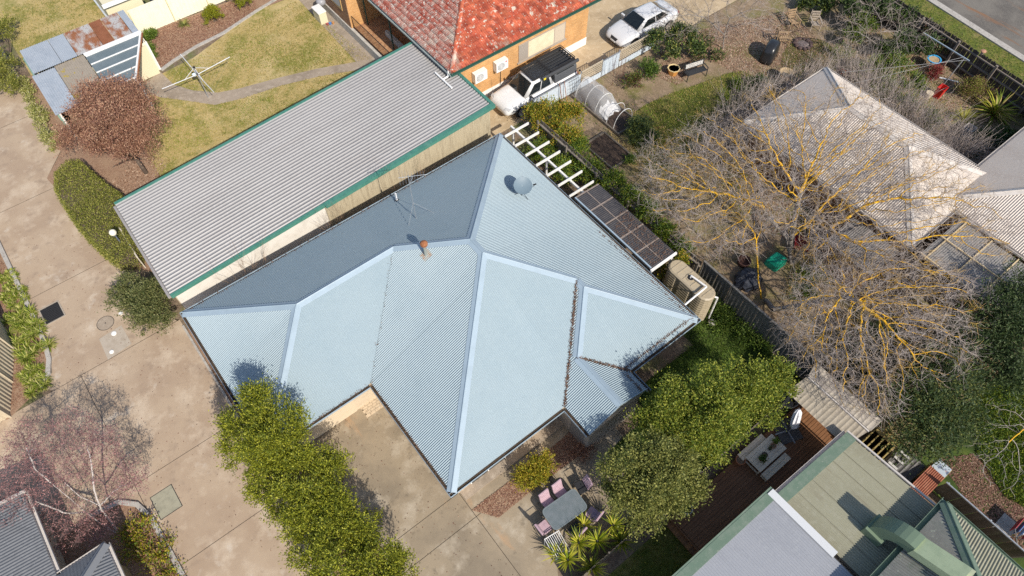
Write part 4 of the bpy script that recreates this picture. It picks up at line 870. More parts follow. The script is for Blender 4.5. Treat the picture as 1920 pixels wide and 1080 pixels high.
# climbers around the pergola
PV_ = leafset('vine', [(.10,.135,.014), (.16,.175,.016), (.24,.20,.018), (.06,.09,.012), (.33,.20,.03)])
bush('climbing_shrub', 'golden-green climber over the end of the white pergola beams', [lob(1000, 225, .9, .7, .9), lob(1040, 215, 1.3, .85, 1.0), lob(1072, 228, 1.2, .75, .9), lob(1060, 265, .9, .8, .9), lob(1030, 250, .7, .8, .7)], 20000, .085, PV_, clump=.12)
bush('climbing_shrub', 'green climber filling the gap under the middle pergola beams', [lob(1085, 290, .8, .8, .8), lob(1060, 320, .6, .9, .6), lob(1105, 320, .8, .7, .8), lob(1020, 290, .5, .9, .5), lob(1120, 345, .7, .6, .7)], 18000, .085, [G_MID[0], G_MID[1], PV_[1], G_MID[3]], clump=.12)
bush('climbing_shrub', 'dark green climber along the fence behind the dark pergola roof', [lob(1150, 345, 1.2, .6, .8), lob(1180, 375, 1.2, .6, .8), lob(1215, 405, 1.2, .6, .8), lob(1245, 440, 1.1, .55, .8), lob(1275, 470, 1.0, .5, .7)], 16000, .085, [G_MID[0], G_MID[1], PV_[1], G_MID[3]], clump=.12)
bush('climbing_shrub', 'small yellow-green shrub in the gap beside the near end of the water tank', [lob(1242, 510, .8, .35, .5), lob(1236, 490, .7, .35, .5), lob(1278, 488, 1.6, .35, .5)], 2600, .09, PV_, clump=.1)
# yuccas
YU = leafset('yucca', [(.17,.20,.012), (.26,.26,.02), (.10,.14,.012), (.34,.31,.05)])
for (x_, y_, z_, lb) in ((1045, 1040, .45, 'yucca nearest the white rack, lowest of the clump'), (1085, 1018, .75, 'tall bright yucca behind the patio table chairs'), (1065, 1050, .6, 'yucca in the front of the clump by the bottom edge'), (1120, 1015, .5, 'yucca in the middle of the clump against the side fence'), (1150, 985, .6, 'yucca at the far end of the clump under the grey-olive tree'), (1165, 1015, .5, 'yucca overhanging the lawn beyond the side fence'), (1110, 1065, .5, 'yucca at the very bottom edge beside the side fence'), (1095, 985, .3, 'small dark yucca tucked under the patio chairs')):
    p = at(x_, y_, z_); strap_plant('yucca', lb, (p.x, p.y), 62, .62, .045, YU, group='yuccas beside the patio', rise=.95, droop=.25, heads=[(p.x, p.y, z_, 1.)])
# ------------------------------------------------------------------ bare trees of the yard on the right
LICH = mat('orange lichen bark', (.58,.31,.015), [(8, (.72,.43,.025), .42, .6), (2.6, (.30,.24,.18), .585, .66), (25, (.40,.31,.2), .6, .7)], .9, bump=(40, .5))
TWIG = mat('pale twig', (.36,.305,.275), [(3, (.44,.385,.355), .45, .65), (1.1, (.46,.29,.07), .54, .63)], .9)
b1 = at(1484, 494)
st = [[(b1.x, b1.y, -.05), tuple(at(1480, 470, .9)), tuple(at(1476, 447, 1.8)), tuple(at(1440, 405, 3.0))], [tuple(at(1476, 447, 1.8)), tuple(at(1512, 425, 2.8)), tuple(at(1530, 400, 3.8))], [tuple(at(1480, 470, .9)), tuple(at(1485, 440, 2.2)), tuple(at(1500, 360, 4.4))], [(b1.x+.1, b1.y, 0), tuple(at(1508, 465, 1.6)), tuple(at(1560, 430, 3.2))]]
A1 = np.concatenate([ell_pts(n_, at(x_, y_, z_), (r_, r_, v_)) for n_, x_, y_, z_, r_, v_ in ((700, 1480, 320, 5.4, 3.4, 1.8), (420, 1360, 290, 5.2, 2.5, 1.4), (480, 1590, 280, 5.8, 2.8, 1.7), (420, 1700, 320, 5.6, 2.4, 1.4), (420, 1280, 350, 4.2, 2.2, 1.1), (380, 1610, 420, 4.8, 2.5, 1.1), (280, 1470, 215, 6.3, 2.2, 1.1), (260, 1780, 380, 5.2, 2.0, 1.1), (220, 1600, 215, 6.2, 2.0, 1.0), (220, 1330, 430, 3.4, 1.7, .8), (160, 1235, 300, 4.0, 1.3, .8), (160, 1840, 440, 4.6, 1.5, .9), (260, 1560, 490, 3.6, 1.8, .8), (200, 1690, 480, 4.2, 1.8, .8))])
bare_tree('lichen_tree', 'wide bare tree with orange lichen, the upper one, in front of the white roof', st, A1, BARK, LICH, TWIG, step=.22, kill=.29, infl=2.0, tip=.0068, ex=2.12, n_tw=4, tw=(.25, .8), tw_r=.0062, mid_r=(.0088, .085), jit=.2, up=.03, tw_only_r=.02, iters=130, group='lichen-covered bare trees')
b2 = at(1428, 560)
st = [[(b2.x, b2.y, -.05), tuple(at(1423, 530, .9)), tuple(at(1420, 490, 1.9)), tuple(at(1418, 450, 2.9))], [(b2.x+.1, b2.y-.2, -.02), tuple(at(1450, 580, .8)), tuple(at(1510, 572, 1.7)), tuple(at(1563, 556, 2.8)), tuple(at(1600, 560, 3.6))]]
A2 = np.concatenate([ell_pts(900, at(1600, 590, 4.2), (2.9, 2.9, 1.4)), ell_pts(560, at(1720, 560, 4.2), (2.5, 2.5, 1.3)), ell_pts(560, at(1610, 690, 3.4), (2.2, 2.2, 1.0)), ell_pts(340, at(1520, 620, 3.2), (1.5, 1.5, .9)), ell_pts(340, at(1740, 640, 3.6), (2.0, 2.0, 1.0)), ell_pts(110, at(1400, 420, 3.8), (1.7, 1.7, .9)), ell_pts(120, at(1790, 560, 3.8), (1.6, 1.6, 1.0)), ell_pts(110, at(1650, 745, 2.8), (1.1, 1.1, .7))])
bare_tree('lichen_tree', 'bare tree with orange lichen, the lower one, spreading over the dark fence corner', st, A2, BARK, LICH, TWIG, step=.22, kill=.29, infl=2.0, tip=.0068, ex=2.12, n_tw=4, tw=(.25, .8), tw_r=.0062, mid_r=(.0088, .085), jit=.2, up=.03, tw_only_r=.02, iters=130, group='lichen-covered bare trees')
TW2 = mat('brown grey twig', (.32,.265,.23), [(3, (.42,.365,.325), .45, .65)], .9)
b3 = at(1355, 92); st = [[(b3.x, b3.y, -.05), tuple(at(1358, 65, 1.1)), tuple(at(1368, 35, 2.2))], [tuple(at(1358, 65, 1.1)), tuple(at(1330, 40, 2.0))]]
A3 = np.concatenate([ell_pts(330, at(1360, 15, 3.4), (2.7, 2.7, 1.3)), ell_pts(220, at(1270, 35, 2.7), (1.8, 1.8, .9)), ell_pts(200, at(1430, 30, 2.8), (1.8, 1.8, .9))])
bare_tree('bare_tree', 'leafless grey tree behind the garden bench at the top', st, A3, BARK, BARK, TW2, step=.25, kill=.4, tip=.0065, n_tw=2, tw=(.25, .6), tw_r=.006, mid_r=(.016, .05), jit=.16)
b4 = at(1650, 105); st = [[(b4.x+dx, b4.y+dy, -.05), (b4.x+dx*2.4, b4.y+dy*2.4, .9)] for dx, dy in ((.1, .2), (-.2, .1), (.15, -.2), (-.1, -.15), (.3, 0))]
A4 = np.concatenate([ell_pts(380, at(1645, 45, 2.6), (2.6, 2.6, 1.2)), ell_pts(200, at(1575, 65, 1.9), (1.5, 1.5, .8)), ell_pts(200, at(1720, 60, 2.0), (1.5, 1.5, .8))])
bare_tree('bare_tree', 'leafless many-stemmed grey tree beside the paling fence', st, A4, BARK, BARK, TW2, step=.25, kill=.4, tip=.0065, n_tw=2, tw=(.25, .6), tw_r=.006, mid_r=(.016, .05), jit=.16)
b5 = at(1965, 850); st = [[(b5.x, b5.y, -.05), tuple(at(1960, 815, 1.2)), tuple(at(1940, 800, 2.0))]]
A5 = np.concatenate([ell_pts(150, at(1890, 800, 2.4), (1.3, 1.3, .7)), ell_pts(140, at(1880, 880, 1.8), (1.2, 1.2, .6)), ell_pts(80, at(1850, 840, 1.9), (.9, .9, .5))])
bare_tree('bare_tree', 'small pale leafless tree reaching in from the right edge above the grass', st, A5, BARK, LICH, mat('pale dead twig', (.38,.34,.30), [(4, (.45,.41,.37), .5, .65)], .9), step=.22, kill=.36, tip=.007, n_tw=1, tw=(.15, .4), tw_r=.005, mid_r=(.022, .05))
# coppiced shoots
def rods(name, label, area, n, h, lean, m, r=.008, n_b=2, group=None):
    q = poly_pts(area, n); c = q.mean(0); root = thing(name, label, 'shrub', (c[0], c[1], 0), group=group)
    A = np.column_stack([q, np.zeros(n)]); hh = h*RNG.uniform(.55, 1.15, n); d = RNG.normal(size=(n, 3))*lean+np.column_stack([(q-c)*.12, np.ones(n)]); d /= np.linalg.norm(d, axis=1)[:,None]
    M = A+d*(hh*.5)[:,None]; d2 = d+RNG.normal(size=(n, 3))*.13; T = M+d2*(hh*.5)[:,None]; o = np.full(n, r); VV, FF, k_ = [], [], 0
    segs = [(A, M, o, o*.8), (M, T, o*.8, o*.4)]
    for _ in range(n_b):
        t = RNG.uniform(.0, .9, n)[:,None]; s_ = M+(T-M)*t; e = s_+(d+RNG.normal(size=(n, 3))*.5)*(hh*.28)[:,None]; segs.append((s_, e, o*.55, o*.3))
    for s_ in segs:
        V, F = tubes_np(*s_, 3); VV.append(V); FF.append(F+k_); k_ += len(V)
    o_ = link('shoots', npmesh('shoots', np.concatenate(VV), np.concatenate(FF)), m, root); return root
ROD = mat('pink grey shoot', (.42,.35,.31), [(3, (.50,.43,.39), .45, .65)], .9)
rods('coppiced_shrub', 'pale upright bare shoots along the far side of the white roof', pxs((1560, 150), (1600, 165), (1700, 235), (1790, 300), (1820, 330), (1800, 345), (1690, 275), (1590, 195)), 900, 2.4, .22, ROD, .011, 3)
rods('coppiced_shrub', 'pale upright bare shoots left of the white roof corner below the circle lawn', pxs((1310, 300), (1370, 210), (1450, 190), (1530, 150), (1520, 180), (1420, 240), (1360, 320)), 620, 2.0, .25, ROD, .011, 3)
rods('coppiced_shrub', 'bare reddish twigs standing against the pale blue fence', pxs((1145, 160), (1160, 140), (1170, 150), (1160, 165)), 26, 1.9, .12, mat('reddish twig', (.2,.11,.08), rough=.9), .008, 1)
rods('bare_twigs', 'leafless twigs rising from the gap beside the white part of the shed wall', [(.5, 21.45), (2.4, 21.45), (2.4, 21.9), (.5, 21.9)], 12, 3.2, .12, mat('tan twig', (.32,.21,.13), rough=.9), .008, 4)
rods('bare_twigs', 'small leafless twigs at the step in the green shed trim', [(5.2, 21.5), (6.6, 21.5), (6.6, 21.9), (5.2, 21.9)], 8, 2.8, .1, MATS['tan twig'], .007, 4)
rods('bare_twigs', 'thin pale twigs against the weathered shed wall', [(9.5, 21.5), (11.5, 21.5), (11.5, 21.9), (9.5, 21.9)], 9, 3.0, .08, MATS['tan twig'], .007, 3)
# shrubs of that yard
YS = [('broad leafy shrub behind the octagonal pot', [lob(1235, 80, .9, .9, .9), lob(1275, 75, 1.0, .9, .9), lob(1300, 95, .7, .7, .6), lob(1255, 105, .6, .7, .6)], 9000, .12, G_DARK+[G_MID[1], G_GREY[2]], 'shrub'),
      ('rosemary bush beside the white net tunnel', [lob(1200, 240, .6, .75, .6), lob(1215, 260, .5, .65, .5), lob(1190, 258, .5, .6, .5)], 14000, .07, G_DARK+[G_HEDGE[0]], 'shrub'),
      ('green shrub at the foot of the lattice fence left of the octagonal pot', [lob(1215, 128, .5, .5, .5), lob(1222, 135, .4, .45, .4)], 3600, .09, [G_MID[0], G_DARK[1], G_MID[1]], 'shrub'),
      ('brownish shrub between the lattice fence and the net tunnel', [lob(1195, 150, .4, .5, .4), lob(1180, 155, .35, .4, .35)], 2600, .08, [G_BROWN[2], G_DARK[1], G_YEL[2]], 'shrub'),
      ('dark shrub beside the stone bird bath', [lob(1420, 160, .5, .7, .5), lob(1440, 170, .5, .7, .5), lob(1405, 180, .4, .6, .4)], 8000, .08, G_DARK, 'shrub'),
      ('feathery green shrub behind the white roof corner', [lob(1640, 130, .9, .9, .8), lob(1680, 135, 1.0, .9, .9), lob(1710, 160, .8, .8, .7), lob(1660, 165, .7, .7, .6)], 15000, .09, [G_MID[0], G_OLIVE[0], G_DARK[2], G_MID[1]], 'shrub'),
      ('dark glossy shrub between the bare tree and the paling fence', [lob(1690, 85, .9, .9, .8), lob(1730, 95, .9, .9, .8), lob(1665, 100, .7, .8, .7)], 11000, .1, G_DARK+[G_MID[0]], 'shrub'),
      ('yellow-green shrub under the many-stemmed bare tree', [lob(1615, 45, .7, .8, .7), lob(1600, 75, .6, .8, .6), lob(1580, 100, .5, .6, .5)], 8000, .1, [G_YEL[2], G_MID[1], G_DARK[1]], 'shrub'),
      ('crimson-leaved low shrub near the clothes line post', [lob(1755, 132, .3, .45, .35), lob(1750, 145, .25, .35, .3)], 2400, .07, G_RED+[G_BROWN[2]], 'shrub'),
      ('rounded olive-brown shrub against the paling fence', [lob(1825, 165, .6, .75, .55), lob(1845, 175, .5, .6, .5), lob(1805, 170, .45, .5, .4)], 8000, .06, [G_HEDGE[0], G_BROWN[2], G_HEDGE[1]], 'shrub'),
      ('red-flowered bush at the tip of the white roof', [lob(1580, 142, .3, .35, .3), lob(1588, 150, .25, .3, .25)], 1000, .07, [mat('red petal', (.55,.06,.05), rough=.6), G_DARK[1]], 'shrub'),
      ('dark evergreen strap clump above the wooden chairs', [lob(1518, 8, .5, .7, .5), lob(1545, 12, .5, .6, .5)], 5000, .12, G_DARK+[G_YEL[2]], 'shrub'),
      ('low green cover under the lichen tree', [lob(1520, 520, .2, .9, .25), lob(1500, 540, .2, .8, .25), lob(1540, 505, .2, .7, .2)], 5000, .08, [G_MID[0], G_MID[3], G_OLIVE[0]], 'plant'),
      ('small dark shrub in the raised garden bed', [lob(1182, 300, .2, .3, .2)], 900, .07, G_MID, 'plant')]
YS += [('dense green shrub behind the shoots beside the pale roof', [lob(1640, 185, .7, .9, .7), lob(1690, 205, .7, .9, .7), lob(1735, 230, .7, .8, .6), lob(1600, 160, .5, .6, .5)], 13000, .1, [G_MID[0], G_DARK[2], G_OLIVE[0], G_MID[3]], 'shrub'),
       ('wide dark shrub mass behind the many-stemmed tree at the top', [lob(1590, 20, .9, 1.0, .8), lob(1640, 20, 1.0, 1.0, .9), lob(1690, 40, .9, 1.0, .8), lob(1560, 5, .7, .8, .6)], 13000, .11, G_DARK+[G_MID[0]], 'shrub'),
       ('low green planting below the covered barbecue', [lob(1390, 165, .25, .7, .3), lob(1360, 190, .2, .6, .25), lob(1400, 195, .25, .7, .3)], 5000, .09, [G_MID[0], G_TURF[1], G_DARK[1]], 'plant'),
       ('green border plants right of the octagonal pot below the leafy shrub', [lob(1320, 80, .3, .6, .35), lob(1345, 105, .25, .5, .3), lob(1310, 105, .25, .5, .3)], 4000, .09, [G_MID[0], G_DARK[2], G_LITTER[0]], 'plant'),
       ('dark green shrub beside the dark fence below the large flax', [lob(1850, 270, .6, .8, .6), lob(1890, 265, .6, .8, .6), lob(1820, 290, .4, .6, .4)], 8000, .1, G_DARK+[G_MID[0]], 'shrub'),
       ('leafy shrub at the left end of the dark fence by the road', [lob(1740, 60, .8, .8, .7), lob(1760, 90, .6, .7, .6)], 7000, .1, [G_DARK[1], G_DARK[2], G_BROWN[2]], 'shrub')]
for lb, lo, n, s_, ms, ct in YS: bush('yard_shrub' if ct == 'shrub' else 'yard_plant', lb, lo, n, s_, ms, cat=ct, clump=.1)
FLX = leafset('flax', [(.13,.17,.012), (.26,.26,.03), (.09,.12,.012), (.38,.28,.10)])
p = at(1862, 215, .1); strap_plant('flax_plant', 'large yellow-green flax against the paling fence', (p.x, p.y), 110, 1.5, .07, FLX, rise=1.1, droop=.9)
p = at(1805, 225, .1); strap_plant('flax_plant', 'smaller pale grass tussock left of the large flax', (p.x, p.y), 150, .95, .03, [G_GRASS[0], FLX[1], G_HEDGE[1]], rise=1.1, droop=.8)
p = at(1610, 125, .1); strap_plant('flax_plant', 'strappy lily clump beside the white roof tip', (p.x, p.y), 60, .6, .04, FLX, rise=1., droop=.9, heads=[(p.x+a, p.y+b, .05, 1) for a, b in ((0, 0), (.5, -.3), (-.4, .3), (.2, -.8))])
# evergreen mass on the right
leafy_tree('cypress_tree', 'dark evergreen tree at the right edge beside the white roof', at(1885, 700), [lob(1890, 600, 3.4, 1.6, 1.3), lob(1850, 640, 3.0, 1.5, 1.2), lob(1905, 660, 3.0, 1.6, 1.3), lob(1870, 700, 2.4, 1.5, 1.1), lob(1925, 560, 3.2, 1.4, 1.2)], 30000, .12, G_DARK, trunk_r=.14, clump=.22, asp=.35)
leafy_tree('cypress_tree', 'dark olive evergreen tree below the lichen trees, left of the grass', at(1740, 800), [lob(1720, 740, 2.6, 1.4, 1.1), lob(1760, 720, 2.6, 1.4, 1.1), lob(1700, 790, 2.0, 1.3, 1.0), lob(1755, 790, 2.2, 1.4, 1.0), lob(1790, 770, 2.0, 1.2, .9), lob(1735, 840, 1.5, 1.1, .8), lob(1795, 700, 2.2, 1.2, 1.0)], 36000, .12, G_DARK+[G_GREY[0]], trunk_r=.14, clump=.2, asp=.35)
bush('evergreen_shrub', 'dark green undergrowth beneath the lower lichen tree', [lob(1640, 650, .8, 1.3, .8), lob(1700, 680, .9, 1.4, .9), lob(1600, 700, .6, 1.0, .6), lob(1790, 640, .9, 1.3, .8)], 17000, .11, G_DARK, clump=.2)
scatter('deep_grass', pxs((1830, 730), (1920, 720), (1935, 960), (1880, 930), (1830, 850)), 12000, .12, [G_MID[0], G_MID[1], G_TURF[1]], .004, flat=False, asp=.3)
scatter('dark_litter', pxs((1760, 860), (1830, 850), (1935, 960), (1935, 1050), (1850, 1000)), 6000, .08, LEAFS['rot']+[G_BROWN[2], G_LITTER[0]], .006)
# fallen leaves over the yard
lit = pxs((1290, 60), (1480, 20), (1560, 100), (1530, 190), (1440, 190), (1380, 140), (1330, 110), (1270, 160), (1220, 140))
scatter('yard_leaves', lit, 17000, .085, G_LITTER, .006)
scatter('yard_leaves', pxs((1200, 280), (1300, 340), (1420, 420), (1560, 500), (1800, 520), (1780, 300), (1560, 160), (1440, 200), (1300, 250)), 16000, .085, G_LITTER+[G_BROWN[0], G_TURF[0]], .006)
scatter('yard_leaves', pxs((1580, 110), (1800, 60), (1900, 200), (1880, 300), (1780, 270), (1600, 160)), 8000, .085, G_LITTER+[G_TURF[2]], .006)
scatter('yard_grass', YARD_LAWN, 15000, .085, [G_TURF[0], G_TURF[1], G_GRASS[0], G_GRASS[1]], .003, flat=False, asp=.3)
scatter('straw_grass', DRYP, 12000, .09, [G_GRASS[0], G_GRASS[1], G_LITTER[1]], .003, flat=False, asp=.3)
scatter('circle_grass', CIRC, 6000, .07, [G_GRASS[0], G_GRASS[2], G_TURF[2]], .004, flat=False, asp=.3)
scatter('bed_chips', BEDF, 4000, .06, [G_BROWN[0], G_BROWN[2], G_LITTER[0], G_LITTER[1]], .03)
scatter('bed_chips', [(-2.25, -3), (-.5, -3), (-.5, 13.3), (-2.25, 13.3)], 5000, .07, [G_BROWN[0], G_BROWN[2], G_LITTER[0]], .02)
scatter('strip_litter', [(-10, 23), (-8.5, 23.3), (-7.95, 25), (-7.95, 33), (-9, 33)], 6000, .06, [G_LITTER[0], G_LITTER[2], G_BROWN[0]], .03)
scatter('drive_leaves', [(-7.6, 16.4), (-2.4, 8), (-2.4, 22), (-3.4, 30), (-7.6, 34)], 420, .05, [LEAFS['rot'][0], G_LITTER[0], G_BROWN[2]], .014)
scatter('forecourt_leaves', [(-.4, 3), (3.2, 3), (3.2, 13.4), (-.4, 13.4)], 260, .05, [LEAFS['rot'][0], G_LITTER[0], G_BROWN[2]], .014)
scatter('weeds_tufts', [(19, 9), (26, 9), (26, 22), (19, 22)], 9000, .11, [G_TURF[0], G_GRASS[0], G_MID[0], G_LITTER[0]], .002, flat=False, asp=.3, keep=lambda q: green_patch(q))
# ------------------------------------------------------------------ neighbouring buildings
def tile_face(poly, across, period=.3, amp=.014, course=.32, step=.035):
    P = np.array([list(p) for p in poly], float); a = np.array(across, float)
    nrm = np.zeros(3)
    for i in range(len(P)): nrm += np.cross(P[i]-P[0], P[(i+1) % len(P)]-P[0])
    nrm /= np.linalg.norm(nrm); nrm = nrm if nrm[2] > 0 else -nrm
    u = np.cross(nrm, a); u = u if u[2] > 0 else -u
    S = [(float(p@a), float(p@u)) for p in P]; d0 = P[0]@nrm; t0 = min(s[1] for s in S); t1 = max(s[1] for s in S); VV, FF, n = [], [], 0
    for j in range(int((t1-t0)/course)+1):
        lo = t0+j*course; q_ = clip_rect(S, -1e4, 1e4, lo, lo+course)
        if len(q_) < 3 or max(x[0] for x in q_)-min(x[0] for x in q_) < .02: continue
        V, F = corr([np.array(a)*x[0]+u*x[1]+nrm*d0 for x in q_], a, period, amp, seg=4); t = V@u
        V = V+nrm*(step*(1-(t-lo)/course))[:,None]; VV.append(V); FF.append(F+n); n += len(V)
    return np.concatenate(VV), np.concatenate(FF)
def hip_roof(root, x0, x1, y0, y1, z, deg, m, cap, style='corr', period=.09, amp=.014, fm=None, capw=.18, prof='sine', skip=''):
    k_ = math.tan(R(deg)); w = min(x1-x0, y1-y0)/2; a, b, c, d = [Vector(v) for v in ((x0,y0,z), (x1,y0,z), (x1,y1,z), (x0,y1,z))]
    if x1-x0 >= y1-y0: r0, r1 = Vector((x0+w, (y0+y1)/2, z+w*k_)), Vector((x1-w, (y0+y1)/2, z+w*k_)); F = dict(s=[a,b,r1,r0], n=[c,d,r0,r1], w=[d,a,r0], e=[b,c,r1]); hips = [(a,r0,'s','w'), (d,r0,'n','w'), (b,r1,'s','e'), (c,r1,'n','e'), (r0,r1,'n','s')]
    else: r0, r1 = Vector(((x0+x1)/2, y0+w, z+w*k_)), Vector(((x0+x1)/2, y1-w, z+w*k_)); F = dict(s=[a,b,r0], n=[c,d,r1], w=[d,a,r0,r1], e=[b,c,r1,r0]); hips = [(a,r0,'s','w'), (b,r0,'s','e'), (c,r1,'n','e'), (d,r1,'n','w'), (r0,r1,'e','w')]
    nn = dict(n=Vector((0,k_,1)).normalized(), s=Vector((0,-k_,1)).normalized(), e=Vector((k_,0,1)).normalized(), w=Vector((-k_,0,1)).normalized())
    for f, p in F.items():
        if f in skip or len({tuple(round(c_, 4) for c_ in v) for v in p}) < 3: continue
        ac = (1,0,0) if f in 'ns' else (0,1,0); mm = (fm or {}).get(f, m)
        if style == 'tile': V, T = tile_face(p, ac); o = link('roof_tiles', npmesh('roof_tiles', V, T), mm, root); o['kind'] = 'stuff'
        else: corr_part('roof_sheet', [p], ac, period, amp, mm, root, prof=prof, smooth=(prof == 'sine'))
    for p, q_, f, g in hips:
        if (q_-p).length > .05: m1 = MB(); cap_strip(m1, p, q_, nn[f], nn[g], w=capw, lift=.05); m1.build('ridge_capping', cap, root)
    return r0, r1
WT = mat('pale cream sheet roof', (.56,.50,.445), [(.8, (.52,.455,.40), .45, .65), (7, (.60,.545,.49), .5, .7)], .6)
WTC = mat('pale ridge tile', (.55,.51,.475), [(3, (.48,.44,.4), .45, .65)], .75)
nb = thing('pale_house', 'house with pale cream corrugated roof behind the lichen trees', 'house', (30, 6, 0))
hip_roof(nb, 26.2, 33.0, 3.4, 13.6, 2.6, 24, WT, WTC, 'corr', .105, .024); hip_roof(nb, 29.75, 42.5, -9, 4.2, 2.603, 24, WT, WTC, 'corr', .105, .024)
for x0_, x1_, y0_, y1_ in ((26.6, 32.6, 3.8, 13.2), (30.15, 42.1, -8.6, 3.8)): MB().box(x0_, x1_, y0_, y1_, -.02, 2.5).build('wall', BRB, nb)
mb = MB(); gutter(mb, (26.2,13.6,2.6), (33,13.6,2.6), (0,1,0)); gutter(mb, (33,13.6,2.6), (33,4.2,2.6), (1,0,0)); gutter(mb, (33,4.2,2.6), (42.5,4.2,2.6), (0,1,0)); gutter(mb, (29.75,3.4,2.6), (29.75,-9,2.6), (-1,0,0)); gutter(mb, (26.2,3.4,2.6), (26.2,13.6,2.6), (-1,0,0)); gutter(mb, (26.2,3.4,2.6), (29.8,3.4,2.6), (0,-1,0)); mb.build('gutter', WTC, nb)
# slatted verandah frame by the right edge
vr = thing('verandah_frame', 'cream slatted frame beside the white roof at the right edge', 'pergola', (27.6, -1.5, 0))
VC = mat('cream timber', (.6,.47,.28), rough=.7)
for i in range(7): MB().bar((26.2, -5.5+i*1.35, 2.41), (29.6, -5.5+i*1.35, 2.41), .06, .05).build('rafter', VC, vr)
for x_ in (26.3, 27.9): MB().bar((x_, -5.8, 2.46), (x_, 2.9, 2.46), .06, .05).build('batten', VC, vr)
for x_, y_ in ((26.36, -5.5), (26.36, -1.4), (26.36, 2.7)): MB().box(x_-.05, x_+.05, y_-.05, y_+.05, 0, 2.33).build('post', VC, vr)
corr_part('roof_sheet', [[Vector((26.3,-5.7,2.345)), Vector((29.6,-5.7,2.36)), Vector((29.6,2.9,2.36)), Vector((26.3,2.9,2.345))]], (0,1,0), .1, .01, mat('smoky sheet', (.22,.21,.2), rough=.4), vr)
# green-roofed house at the bottom right
GRN = mat('green paint trim', (.13,.19,.14), [(4, (.17,.22,.17), .45, .65), (14, (.24,.27,.22), .6, .72)], .6)
BEI = mat('faded and sunlit green sheet', (.31,.30,.215), [(.8, (.27,.255,.18), .45, .65, (1, .2, 1)), (5, (.34,.33,.25), .5, .7), (1.3, (.22,.19,.13), .62, .76, (3, .3, 1))], .65)
DGS = mat('dark lichen sheet', (.25,.245,.22), [(3, (.29,.285,.25), .45, .65), (6, (.40,.42,.34), .60, .64), (.9, (.15,.18,.14), .5, .7)], .7)
GRY = mat('blue grey sheet', (.35,.36,.385), [(.8, (.31,.32,.345), .45, .65, (1, .2, 1)), (6, (.37,.38,.4), .5, .7)], .5, metal=.15)
gh = thing('green_house', 'house with dark green hip roof and faded lean-to at the lower right', 'house', (11, -5, 0))
hip_roof(gh, 3.6, 16.35, -17, -4.25, 3.6, 24, DGS, GRN, 'corr', .1, .018, fm=dict(e=BEI), capw=.22)  # east slope takes the paler sheet, sunlight put into its colour
MB().box(4.0, 15.95, -16.6, -4.7, -.02, 3.52).build('wall', CREAM_W, gh)
mb = MB(); gutter(mb, (3.6,-4.25,3.58), (16.35,-4.25,3.58), (0,1,0), .16, .12, .16, .16); gutter(mb, (16.35,-4.25,3.58), (16.35,-17,3.58), (1,0,0), .14, .12); mb.build('gutter', GRN, gh)
lp = [Vector((12.25, -4.9, 2.95)), Vector((16.35, -4.9, 2.95)), Vector((16.35, -.55, 2.6)), Vector((12.25, -.45, 2.6))]
corr_part('roof_sheet', [lp], (1,0,0), .1, .017, BEI, gh, smooth=True)
mb = MB(); mb.slab([(12.25,-.75,2.66), (16.38,-.85,2.665), (16.38,-.42,2.635), (12.25,-.32,2.635)], .03); mb.build('fascia_flashing', GRN, gh)
mb = MB(); gutter(mb, (12.2,-.3,2.6), (16.4,-.4,2.6), (0,1,0), .1, .1); mb.bar((16.42,-.4,2.63), (16.42,-4.2,2.95), .07, .08); mb.build('gutter', WTC, gh)
for i, x_ in enumerate((13.0, 13.8, 15.0, 15.6)): MB().bar((x_, -4.2, 2.912+.008), (x_, -.8+.02*i, 2.622+.02), .007, .016).build('sheet_lap', mat('lap shadow line', (.17,.16,.12), rough=.9), gh)
MB().box(12.3, 16.2, -4.7, -.8, -.02, 2.58).build('wall', CREAM_W, gh)
gp = [Vector((5.2, -6.5, 3.06)), Vector((12.05, -6.5, 3.06)), Vector((12.05, -.15, 2.75)), Vector((5.2, -.05, 2.75))]
corr_part('roof_sheet', [gp], (1,0,0), .1, .013, GRY, gh, smooth=True)
mb = MB(); mb.slab([(11.98,-3.0,2.95), (12.28,-3.0,2.95), (12.28,-.1,2.81), (11.98,-.1,2.81)], .05); mb.build('white_capping', mat('dull white capping', (.6,.61,.62), rough=.5), gh)
mb = MB(); mb.slab([(5.2,-.35,2.80), (12.0,-.4,2.80), (12.0,-.06,2.78), (5.2,.02,2.78)], .03); mb.bar((5.2,.04,2.7), (12.3,-.04,2.7), .1, .14); mb.build('fascia_flashing', GRN, gh)
MB().box(5.5, 12.25, -4.3, -.45, -.02, 2.6).build('wall', CREAM_W, gh)
# cooler duct with its elbow
dt = thing('roof_duct', 'pale green air duct with curved elbow on the dark green roof', 'duct', (13.95, -4.4, 3.3))
DG1 = mat('duct green', (.44,.51,.32), [(3, (.38,.45,.28), .45, .65)], .5); DG2 = mat('duct dark green', (.17,.23,.155), rough=.5)
mb = MB(); mb.loft([[(13.62,y_,z_-.02), (14.3,y_,z_-.02), (14.3,y_,z_+.42), (13.62,y_,z_+.42)] for y_, z_ in ((-5.75, 4.55), (-4.35, 3.95))]); mb.build('straight_duct', DG1, dt)
pts = [(-4.35+.97*math.cos(R(g_)), 3.25+.95*math.sin(R(g_)), g_) for g_ in range(90, -1, -9)]
mb = MB(); mb.loft([[(13.66, y_+dy*.24*math.sin(R(g))*0+.26*math.cos(R(g))*s_, z_+.26*math.sin(R(g))*s_) if q_ == 0 else (14.26, y_+.26*math.cos(R(g))*s_, z_+.26*math.sin(R(g))*s_) for q_, s_, dy in ((0,-1,0), (1,-1,0), (1,1,0), (0,1,0))] for y_, z_, g in pts]); mb.build('elbow', DG2, dt, smooth=False)
MB().box(13.55, 14.37, -3.75, -3.05, 2.8, 3.27).build('drop_box', DG2, dt)
